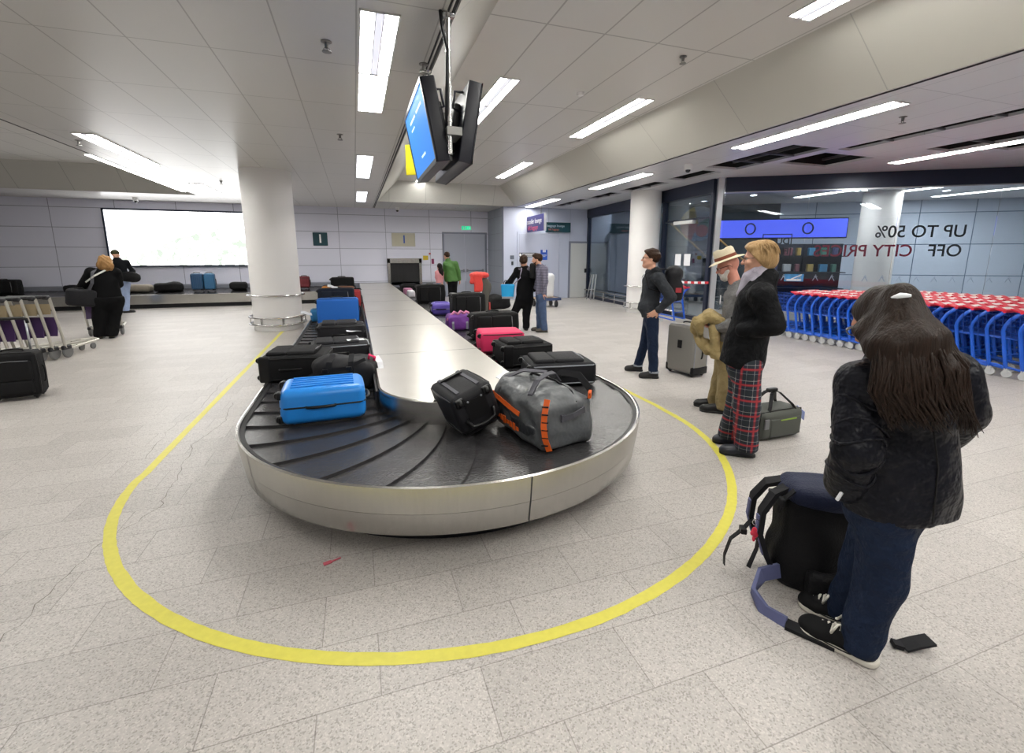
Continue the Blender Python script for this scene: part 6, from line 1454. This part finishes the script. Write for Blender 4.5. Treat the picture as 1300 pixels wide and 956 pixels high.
M_blond = hairmat('hair_fair', '866644', 'c6a678', (40,40,12))
g = Fig('plaid', 'person', 'fair-haired woman in black coat and red tartan trousers facing the carousel', -48, -46, -6, build=1.08, fine=.006, coarse=.012, skin=M_skin); j = g.j
g.setfeet({'L': ((.08,-.155), (-.125,.01)), 'R': ((.15,.11), (-.02,.20))})
g.body(); g.eyes()
P = j['pelvis']
g.top(M_coat, 'coat', t=.03, hem=.735, hemn=tuple(-A_((0,0,1))+g.f*.12), flare=.02, noise=(.008,13,2), res=.010, arm=(.072,.066,.056), collar=(-g.f*.02+A_((0,0,.0)), .10, .095), chest=1.0, extra=[('cone', P+g.f*.07+A_((0,0,-.12)), j['chest']+g.f*.03, .16, .12, dict(k=.06, flat=(tuple(g.f), .85)))])
g.trousers(M_tart, 'tartan_trousers', th=(.108,.098,.088), hem=.06, noise=(.006,16,3), res=.010, hips=.165, waist=.9)
g.shoes(M_leath, None, W=.046, res=.007)
g.hair([('e',(-.022,0,.03),(.112,.093,.106)),('e',(-.05,0,-.025),(.082,.090,.075),.04),('e',(.035,0,.085),(.062,.07,.036),.04),('e',(.015,.068,-.005),(.036,.026,.045),.03),('e',(.015,-.068,-.005),(.036,.026,.045),.03)], M_blond, cuts=(((.055,0,.04),(1,0,-.75)),), noise=(.004,42,3), res=.006)
s = SDF(); N = j['neck']; s.cone(N-A_((0,0,.02))+g.f*.01, N+A_((0,0,.035))+g.f*.01, .10, .085); s.cone(N+g.f*.09, N+g.f*.13-A_((0,0,.13)), .045, .035, k=.04); s.noise(.007,28,3); s.cone(N-A_((0,0,.1)), N+A_((0,0,.12)), .056, .056, k=.005, mode='s'); npobj('scarf', [s.mesh(.008)], M_scarf, g.T)
g.glasses(mat('glasses_fine', '6b5a50', rough=.3, metal=.6))
b = MB()
for k in range(4): p = P+g.f*(.165-.02*k)+g.r*-.02+A_((0,0,.05+.12*k)); b.lathe([(.0,-.004),(.013,-.003),(.013,.003),(0,.004)], 10, tuple(p), 'x')
b.build('coat_buttons', M_plas, g.T)

b = MB(); r_ = random.Random(9)
for i in range(150):
    th = r_.uniform(0, 2*PI); ph = r_.uniform(.15, 1.0)
    p = []
    for t in (0, .33, .66, 1.):
        a = ph+t*.75; q = A_((math.cos(th)*math.sin(a), math.sin(th+.25*t)*math.sin(a), math.cos(a))); p.append(g.H(-.022+q[0]*(.113+.008*t), q[1]*(.095+.010*t), .03+q[2]*(.108+.004*t)))
    if any(np.dot(x-g.H(.045,0,.05), g.hf-.75*g.hu) > 0 for x in p): continue
    b.tube([tuple(x) for x in p], [.002,.005,.005,.001], 5)
b.build('hair_strands', M_blond, g.T, smooth=True)['kind'] = 'stuff'

# --- elderly man in straw hat carrying a beige coat
M_tweed = mat('tweed_grey', '6f6e6d', rough=.9, bump=.5, bd=.04, bscale=20, vary=.35, vscale=70); M_khaki = mat('khaki', '8d7c56', rough=.85, bump=.6, bd=.04, bscale=14); M_beigec = mat('coat_beige', '9d8a5e', rough=.85, bump=.8, bd=.04, bscale=16, vary=.12, vscale=9); M_straw = mat('straw', 'd8ccb0', rough=.8, bump=.4, bscale=160); M_band2 = mat('hat_band', '7a3f2a', rough=.7)
M_beard = hairmat('beard_white', 'b8b2ab', 'dcd8d2', (40,40,20))
g = Fig('hat', 'person', 'man in straw hat and tweed jacket carrying a beige coat beside the tartan trousers', -48, -50, -22, build=1.08, fine=.007, coarse=.014, skin=M_skin3); j = g.j
g.setfeet({'L': ((.055,-.13), (-.16,.06)), 'R': ((.11,.05), (-.10,.22))})
g.body(hands=[('L', dict(palm=-g.f*.3-g.r*-.0+A_((0,0,1)), curl=.9))]); g.eyes()
g.top(M_tweed, 'tweed_jacket', t=.022, hem=.62, noise=(.006,15,3), res=.011, arm=(.068,.06,.05), collar=(A_((0,0,.0)), .085, .075), sleeve=.97)
g.trousers(M_khaki, 'khaki_trousers', th=(.105,.085,.075), hem=.05, res=.012, hips=.16, waist=.8)
g.shoes(M_plas, None, W=.046, res=.009)
b = MB(); F = g.HR; c0 = np.array(g.H(-.005,0,.075))
def hat(prof, m, name, seg=36):
    b = MB(); vs = []; n = seg
    for (r, z, sq) in prof:
        for k in range(n):
            a = 2*PI*k/n; x, y = r*1.14*math.cos(a), r*math.sin(a); zz = z+sq*(math.cos(a)**2)
            vs.append(tuple(c0+g.hs*(g.hf*x+g.hr*y+g.hu*zz)))
    fs = [(i*n+k, i*n+(k+1) % n, (i+1)*n+(k+1) % n, (i+1)*n+k) for i in range(len(prof)-1) for k in range(n)]+[tuple(range((len(prof)-1)*n, len(prof)*n))]
    b.add(vs, fs); return b.build(name, m, g.T, smooth=SA)
hat([(.082,-.002,0),(.135,-.012,-.004),(.150,-.016,-.008),(.152,-.012,-.008),(.135,-.006,-.004),(.089,.004,0),(.087,.05,0),(.084,.085,.004),(.07,.102,.008),(.045,.098,.014),(.02,.088,.02)], M_straw, 'straw_hat')
hat([(.0905,.004,0),(.0905,.034,0),(.0885,.036,0)], M_band2, 'hat_band')
g.hair([('e',(.062,0,-.085),(.040,.05,.05)),('c',(.02,-.068,-.04),(.06,-.04,-.09),.018,.024),('c',(.02,.068,-.04),(.06,.04,-.09),.018,.024),('c',(.092,-.02,-.047),(.092,.02,-.047),.010,.010)], M_beard, cuts=(((0,0,-.028),(0,0,1)),), noise=(.004,60,3), name='beard')
g.glasses(M_plas)
b = MB(); b.obox(tuple(j['chest']+g.f*.16-g.r*.05+A_((0,0,.06))), g.r, g.f, (0,0,1), .03, .004, .04); b.build('white_badge', M_tagw, g.T)
# the beige coat over his arms
T = thing('coat', 'beige coat bundled over the arms of the man in the straw hat', 'coat', (3.52, 3.66, 0))
s = SDF(); W = .5*(j['WL']+j['WR']); v = g.f; r = g.r
Q = lambda a, c, z: W+v*a+r*c+A_((0,0,z))
for c in (-.13,-.065,.0,.065,.13):
    s.cone(Q(-.06,c,.05), Q(.05,c,.10), .045, .05, k=.018); s.cone(Q(.05,c,.10), Q(.14,c,.02), .05, .045, k=.018); s.cone(Q(.14,c,.02), Q(.12,c,-.12+.05*abs(c)*8), .045, .035, k=.018)
s.cone(Q(.17,-.12,.06), Q(.19,-.05,-.06), .035, .035, k=.015); s.cone(Q(.19,-.05,-.06), Q(.14,.02,-.15), .035, .035, k=.015); s.cone(Q(.14,.02,-.15), Q(.06,-.06,-.17), .035, .04, k=.015)
s.cone(Q(.12,-.1,-.15), Q(.04,-.13,-.24), .05, .055, k=.02)
for c, a in ((-.12,-.02),(-.04,-.04),(.04,-.05),(.12,-.06)): s.cone(Q(a+.02,c,-.02), Q(a-.03,c*1.2,-.34), .05, .055, k=.02, flat=(tuple(r), 1.3))
s.noise(.009, 22, 9); s.half(Q(0,0,-.32), (0,0,-1)); npobj('cloth', [s.mesh(.011)], M_beigec, T)
# --- man in charcoal hoodie with glasses and backpack
M_hood = mat('hoodie_charcoal', '33363b', spec=.2, rough=.85, bump=.6, bd=.04, bscale=18, vary=.15, vscale=30); M_brown = hairmat('hair_brown', '22160f', '3f2a1d', (40,40,25))
M_dsh = mat('shoe_dark', '1e1d1e', rough=.7)
g = Fig('hoodie', 'person', 'man with glasses in charcoal hoodie and dark jeans standing left of the grey suitcase', -56, -56, 2, build=.95, fine=.007, coarse=.014); j = g.j
g.setfeet({'L': ((.13,-.22), (-.10,-.105)), 'R': ((.15,.17), (-.06,.305))})
g.body(hands=[('L', dict(palm=-g.r*-1+g.f*.1, curl=.35, dirn=unit(g.f*.8-A_((0,0,.55)))))]); g.eyes()
g.top(M_hood, 'hoodie', t=.02, hem=.80, noise=(.006,18,4), res=.011, arm=(.064,.056,.046), sleeve=.92, shoulder=.07, collar=(-g.f*.02+A_((0,0,.01)), .085, .075), extra=[('ell', j['neck']-g.f*.085-A_((0,0,.04)), (.05,.09,.07), dict(R=np.array([g.f, g.r, (0,0,1)]), k=.04)), ('ell', j['pelvis']+g.f*.07+A_((0,0,.12)), (.10,.13,.10), dict(R=np.array([g.f, g.r, (0,0,1)]), k=.05))])
g.trousers(M_jean, 'jeans', th=(.086,.068,.06), hem=.075, res=.012, hips=.135, waist=.9)
g.shoes(M_dsh, None, W=.044, res=.009)
for S in 'LR':
    A = j['A'+S]; b = MB(); b.lathe([(.064,.075),(.068,.075),(.068,.1),(.064,.1)], 18, (A[0],A[1],0)); b.build('turned_cuff', mat('cuff_grey', '8a8f98', rough=.8), g.T, smooth=SA)
g.hair(SHORT+[('e',(.03,0,.085),(.07,.07,.035),.03)], M_brown, cuts=(((.060,0,.05),(1,0,-.8)),((0,0,-.055),(0,0,-1)),((.018,0,-.0),(.75,0,-1))), noise=(.005,60,5))
g.glasses(M_plas)
b = MB()
for e in (-1, 1): b.tube([tuple(j['neck']+g.f*.09+g.r*.03*e-A_((0,0,.02))), tuple(j['neck']+g.f*.125+g.r*.035*e-A_((0,0,.10))), tuple(j['neck']+g.f*.13+g.r*.035*e-A_((0,0,.24)))], .004, 6)
b.build('drawstring', M_tagw, g.T, smooth=True)
T = thing('backpack', 'black backpack with a red patch worn by the man in the charcoal hoodie', 'backpack', (3.63, 5.18, 0)); c = j['chest']-g.f*.26+A_((0,0,.02))
s = SDF(); Rb = np.array([g.f, g.r, (0,0,1)]); s.box(c, (.09,.15,.21), Rb, r=.07); s.box(c-g.f*.07-A_((0,0,.07)), (.05,.12,.12), Rb, r=.04, k=.03); s.ell(c+A_((0,0,.15)), (.11,.15,.10), Rb, k=.04); s.noise(.008,22,2); npobj('body', [s.mesh(.012)], M_blk2, T)
b = MB(); b.obox(tuple(c-g.f*.06-g.r*.135-A_((0,0,.06))), g.f, g.r, (0,0,1), .035, .02, .03); b.build('red_patch', mat('patch_red', 'a5323a', rough=.6), T)
b = MB()
for e in (-1, 1): b.strap([tuple(c+A_((0,0,.19))+g.r*.09*e+g.f*.05), tuple(j['chest']+g.r*.12*e+A_((0,0,.235))-g.f*.02), tuple(j['chest']+g.r*.14*e+g.f*.10+A_((0,0,.15))), tuple(j['chest']+g.r*.175*e+g.f*.05-A_((0,0,.02))), tuple(c+g.r*.13*e-A_((0,0,.12))+g.f*.05)], .045, .012, tuple(g.r))
b.build('shoulder_strap', M_webp, T)

# --- woman in black with shoulder bag, pushing a trolley on the left
M_knit = mat('knit_black', '0e0e10', spec=.15, rough=.9, bump=.2, bscale=80); M_ginger = hairmat('hair_ginger', '75502c', 'b08a5c', (30,30,8))
M_trn = mat('trainers_olive', '4c4632', rough=.7)
g = Fig('lwoman', 'person', 'woman with ginger hair all in black pushing a white luggage trolley', -18, -5, -10, build=1.35, fine=.009, coarse=.018); j = g.j
g.setfeet({'L': ((-.09,-.13), (-.13,.12)), 'R': ((.10,-.13), (.06,.12))})
g.body(hands=[('L', dict(palm=A_((0,0,-1)), curl=.9)), ('R', dict(palm=A_((0,0,-1)), curl=.9))])
g.top(M_knit, 'jumper', t=.02, hem=.72, noise=(.008,12,4), res=.015, arm=(.088,.075,.05), shoulder=.085, sleeve=.95, collar=(A_((0,0,.0)), .09, .08), flare=.02)
g.trousers(M_knit, 'trousers', th=(.155,.115,.10), hem=.04, res=.016, hips=.19, waist=.82)
g.shoes(M_trn, None, W=.05, res=.012)
g.hair([('e',(-.03,0,.02),(.125,.108,.118)),('e',(-.07,0,-.07),(.075,.125,.10),.05),('e',(-.05,.06,-.10),(.06,.07,.07),.04)], M_ginger, cuts=(((.06,0,0),(1,0,-.3)),), noise=(.01,30,3), res=.009)
T = thing('shoulder_bag', 'black shoulder bag hanging at the left hip of the woman in black', 'bag', (-4.78, 11.15, 0)); bc = A_((-.245,-.14,.82))
u_ = unit(A_((1,.35,0))); b = MB(); b.rbox(0,0,0,.46,.16,.32,.05,3,bulge=.01); o = b.build('body', M_blk2, T, smooth=SA); o.matrix_basis = frame(bc, u_, A_((-u_[1],u_[0],.0))) @ Matrix.Rotation(.15, 4, 'Y')
b = MB(); b.strap([tuple(bc+A_((.12,.0,.14))), tuple(A_((-.03,-.20,1.1))), tuple(A_((-.02,-.15,1.30))), tuple(A_((.0,-.05,1.375))), tuple(A_((.03,.06,1.36)))], .05, .006, (1,.4,0)); b.build('strap', M_web, T)
b = MB(); b.strap([tuple(A_((-.14,-.17,1.12))), tuple(A_((.02,-.19,1.24))), tuple(A_((.16,-.07,1.345)))], .03, .005, (0,.3,1)); b.build('pale_strap', mat('strap_pale', 'b9b9b4'), T)
b = MB(); b.tube([tuple(bc+u_*-.15+A_((0,0,.15))), tuple(bc+u_*-.13+A_((0,0,.19))), tuple(bc+u_*.02+A_((0,0,.19))), tuple(bc+u_*.05+A_((0,0,.15)))], .012, 6); b.build('grab_handle', M_plas, T, smooth=True)

# --- man in beanie and pale jeans by the lit picture
M_fleece = mat('fleece_black', '15171b', spec=.15, rough=.9); M_pale = mat('denim_pale', '93a3c4', rough=.8, vary=.2, vscale=9); M_bean = mat('beanie_olive', '37361f', rough=.95, bump=.4, bscale=60)
g = Fig('lman', 'person', 'man in olive beanie, dark fleece and pale jeans before the lit picture', 12, 25, 0, build=1.08, fine=.010, coarse=.02); j = g.j
g.setfeet({'L': ((-.22,-.08), (-.08,.12)), 'R': ((-.16,-.11), (.08,.03))})
g.body(hands=[('R', dict(palm=-g.r, curl=.5, dirn=-g.r+A_((0,0,-.5))))], face=True)
g.top(M_fleece, 'fleece', t=.02, hem=.88, noise=(.008,12,2), res=.016, collar=(A_((0,0,.01)), .085, .075), sleeve=.95)
g.trousers(M_pale, 'pale_jeans', th=(.105,.085,.08), hem=.06, res=.016, hips=.155, waist=.98)
g.shoes(M_dsh, None, W=.048, res=.013)
g.hair([('e',(-.01,0,.04),(.112,.09,.105))], M_bean, cuts=(((0,0,.015),(.0,0,-1)),), noise=(.004,40,2), name='beanie')
T = thing('shoulder_bag', 'black slouchy bag slung behind the man in the olive beanie', 'bag', (-6.25, 16.1, 0)); s = SDF(); s.ell((.13,-.20,1.04), (.27,.12,.14)); s.ell((.25,-.2,1.0), (.16,.11,.11), k=.05); s.noise(.01,14,2); npobj('body', [s.mesh(.018)], M_blk, T)
b = MB(); b.strap([(-.1,-.18,1.1),(-.2,-.2,1.3),(-.2,-.1,1.48)], .05, .008, (1,.2,0)); b.build('strap', M_webp, T)

# --- standing couple
M_top = mat('top_black', '0e0e11', spec=.15, rough=.85); M_yoke = mat('yoke_grey', '5b5560', rough=.85)
g = Fig('cwoman', 'person', 'woman in black top with grey yoke and blue handbag, standing with a bearded man', 5, 25, -14, build=1.12, fine=.009, coarse=.017, skin=M_skin); j = g.j
g.setfeet({'L': ((-.23,-.02), (-.30,.20)), 'R': ((.04,-.13), (.10,.10))})
g.body(hands=[('L', dict(palm=A_((0,0,1)), curl=.8))])
g.top(M_top, 'top', t=.015, hem=.66, noise=(.007,14,2), res=.014, arm=(.066,.056,.044), sleeve=.9, flare=.03, collar=(A_((0,0,-.03)), .075, .07))
s = SDF(); C = j['chest']; U = .5*(j['SL']+j['SR']); s.cone(C, U-A_((0,0,.01)), .178, .115, flat=(tuple(g.f), .86)); s.cone(j['SL']+g.r*.03, j['SR']-g.r*.03, .090, k=.05); s.half(C+A_((0,0,.06)), (0,0,-1)); s.half(U+g.f*-.02, g.f); s.cone(j['neck']-A_((0,0,.05)), s.lo[0]*0+j['head'], .075, .07, mode='s'); npobj('grey_yoke', [s.mesh(.014)], M_yoke, g.T)
g.trousers(M_top, 'trousers', th=(.115,.085,.075), hem=.04, res=.015, hips=.17, waist=.8)
g.shoes(M_dsh, None, W=.045, res=.011)
g.hair([('e',(-.03,0,.03),(.110,.09,.105)),('e',(-.09,0,-.02),(.05,.06,.06),.03)], M_brown, cuts=(((.055,0,.05),(1,0,-.8)),), noise=(.006,45,3), res=.008)
T = thing('handbag', 'bright sky blue handbag hanging from the arm of the woman with the grey yoke', 'bag', (3.45, 9.40, 0)); hc = A_((-.31,.12,.87))
b = MB(); Uu = unit(A_((1,-.37,0)))
def hb(x, z, y): p = hc+Uu*x+A_((0,0,z))+A_((.35,.94,0))*y; return tuple(p)
prof = [(-.13,-.155,.05),(.13,-.155,.05),(.155,.14,.06),(-.155,.14,.06)]
vs = [hb(x, z, -y) for x, z, y in prof]+[hb(x, z, y) for x, z, y in prof]; b.add(vs, [(0,1,2,3),(7,6,5,4),(0,4,5,1),(1,5,6,2),(3,2,6,7),(0,3,7,4)])
o = b.build('body', mat('bag_sky', '1fa0dc', rough=.45), T); bv = o.modifiers.new('bevel', 'BEVEL'); bv.width = .03; bv.segments = 3
b = MB(); b.obox(hb(0,-.15,0), Uu, (.35,.94,0), (0,0,1), .125, .052, .022); b.build('grey_base', M_greyp, T)
b = MB(); b.strap([hb(.12,.13,-.03), tuple(A_((-.10,-.10,1.15))), tuple(A_((-.06,-.08,1.36))), tuple(A_((-.04,.05,1.38)))], .022, .004, (1,0,0)); b.build('strap', mat('strap_lilac', '9a93a8'), T)
b = MB(); b.tube([hb(-.1,.14,0), hb(-.06,.22,0), hb(.06,.22,0), hb(.1,.14,0)], .01, 6); b.build('handle', M_plas, T, smooth=True)
M_shirt = mat('shirt_checked', '77748a', rough=.85); q = NB(M_shirt); tc = q.n('ShaderNodeTexCoord'); sp = q.n('ShaderNodeSeparateXYZ'); q.l(tc.outputs['Object'], sp.inputs[0])
cc = (.20,.19,.26); cur = q.mix(0., cc, cc)
for src in (q.math('ADD', sp.outputs[0], sp.outputs[1]), sp.outputs[2]): fr = q.math('FRACT', q.math('DIVIDE', src, .055)); cur = q.mix(q.math('MULTIPLY', q.math('LESS_THAN', fr, .35), .5), cur, (.07,.065,.10))
q.l(cur, q.b.inputs['Base Color'])
g = Fig('cman', 'person', 'bearded man in grey checked shirt and blue jeans facing the woman in black', -62, -60, -10, build=1.02, fine=.009, coarse=.017); j = g.j
g.setfeet({'L': ((.12,-.15), (-.11,-.03)), 'R': ((.10,.07), (-.13,.19))})
g.body(hands=[('L', dict(palm=g.r*.3+g.f*-.2, curl=.6))])
g.top(M_shirt, 'checked_shirt', t=.02, hem=.78, noise=(.007,15,3), res=.014, collar=(A_((0,0,-.01)), .08, .07), sleeve=.98)
g.trousers(M_jean2, 'jeans', th=(.098,.08,.07), hem=.05, res=.015, hips=.15, waist=.9)
g.shoes(mat('shoe_brown', '4a443c', rough=.7), None, W=.046, res=.011)
g.hair(SHORT+[('e',(.03,0,.09),(.07,.07,.035),.03)], M_brown, cuts=(((.058,0,.05),(1,0,-.8)),((0,0,-.06),(0,0,-1)),((.02,0,-.0),(.75,0,-1))), noise=(.006,50,5))
g.hair([('e',(.055,0,-.085),(.045,.052,.04)),('c',(.01,-.07,-.03),(.06,-.04,-.08),.012,.018),('c',(.01,.07,-.03),(.06,.04,-.08),.012,.018)], M_brown, cuts=(((0,0,-.03),(0,0,1)),), noise=(.004,60,5), name='beard')
T = thing('camera_bag', 'black bag held against the chest of the man in the checked shirt', 'bag', (3.72, 9.05, 0)); s = SDF(); s.box(tuple(j['chest']+g.f*.20+A_((0,0,.1))), (.06,.08,.16), np.array([g.f, g.r, (0,0,1)]), r=.04); s.noise(.006,20,1); npobj('body', [s.mesh(.014)], M_blk, T)
b = MB(); b.strap([tuple(j['chest']+g.f*.18+A_((0,0,.24))), tuple(j['SL']+g.f*.07+A_((0,0,.075))), tuple(j['SL']+A_((0,0,.09))-g.f*.03)], .035, .006, tuple(g.r)); b.build('strap', M_webp, T)

# --- man in green jacket and the child beside him at the far end
M_gjk = mat('jacket_green', '3f6a2c', rough=.6, bump=.3, bscale=20, vary=.15, vscale=8)
g = Fig('green', 'person', 'man in green jacket and black trousers walking away beyond the belt', -12, -35, -8, build=1.15, fine=.010, coarse=.02); j = g.j
g.setfeet({'L': ((.03,-.10), (-.02,.16)), 'R': ((.14,-.12), (.09,.13))})
g.body(hands=[('L', dict(palm=g.r, curl=.5)), ('R', dict(palm=-g.r, curl=.5))])
g.top(M_gjk, 'green_jacket', t=.025, hem=.80, noise=(.008,12,3), res=.016, flare=.025, collar=(A_((0,0,.01)), .09, .08), sleeve=.97, arm=(.072,.062,.052))
g.trousers(M_top, 'black_trousers', th=(.10,.08,.07), hem=.04, res=.016, hips=.15, waist=.9)
g.shoes(M_dsh, None, W=.046, res=.013)
g.hair(SHORT, M_brown, cuts=(((.058,0,.05),(1,0,-.8)),((0,0,-.06),(0,0,-1)),((.02,0,-.0),(.75,0,-1))), noise=(.006,50,5))
M_pinkt = mat('top_pink', 'cc8a90', rough=.8); M_bhair = hairmat('hair_black', '120f10', '221c1a', (40,40,6))
g = Fig('child', 'person', 'child with long black hair and pink top beside the man in green', -5, -15, -10, build=.78, hs=.92, fine=.010, coarse=.018, skin=M_skin2); j = g.j
g.setfeet({'L': ((-.03,-.08), (-.05,.12)), 'R': ((.06,-.08), (.06,.12))})
g.body(hands=[('R', dict(palm=-g.r, curl=.5, size=.8))])
g.top(M_pinkt, 'pink_top', t=.015, hem=.76, noise=(.006,14,3), res=.014, arm=(.05,.044,.036), shoulder=.055, collar=(A_((0,0,-.02)), .065, .06), sleeve=.95)
g.trousers(mat('denim_child', '4a6a86', rough=.8), 'jeans', th=(.075,.06,.052), hem=.04, res=.014, hips=.13, waist=.82)
g.shoes(M_dsh, None, W=.038, res=.012)
g.hair([('e',(-.02,0,.03),(.11,.09,.106)),('e',(-.07,0,-.12),(.06,.09,.14),.04),('e',(-.06,.05,-.2),(.05,.05,.12),.03)], M_bhair, cuts=(((.05,0,.0),(1,0,-.3)),), noise=(.006,30,3), res=.010)
EXPO = 1.12
# ================================================================== CAMERA, WORLD, VIEW
cam = bpy.data.cameras.new('camera'); co = bpy.data.objects.new('camera', cam); COL.objects.link(co)
cam.sensor_width = 36; cam.sensor_fit = 'HORIZONTAL'; cam.lens = 578/1300*36; cam.shift_y = -45/1300; cam.clip_start = .05; cam.clip_end = 200
tilt = math.atan2(107, 578); yaw = math.atan2(200, math.hypot(578, 107))
co.location = (0, 0, 1.6); co.rotation_euler = (PI/2-tilt, 0, -yaw); SC.camera = co
wd = bpy.data.worlds.new('world'); SC.world = wd; wd.use_nodes = True; wd.node_tree.nodes['Background'].inputs[0].default_value = (.8,.85,1,1); wd.node_tree.nodes['Background'].inputs[1].default_value = .3
SC.view_settings.view_transform = 'Standard'; SC.view_settings.look = 'None'; SC.view_settings.exposure = EXPO; SC.view_settings.gamma = 1; SC.view_settings.use_curve_mapping = False
SC.cycles.use_denoising = True; SC.cycles.max_bounces = 8; SC.cycles.diffuse_bounces = 4; SC.cycles.glossy_bounces = 4; SC.cycles.transparent_max_bounces = 12; SC.cycles.sample_clamp_indirect = 4
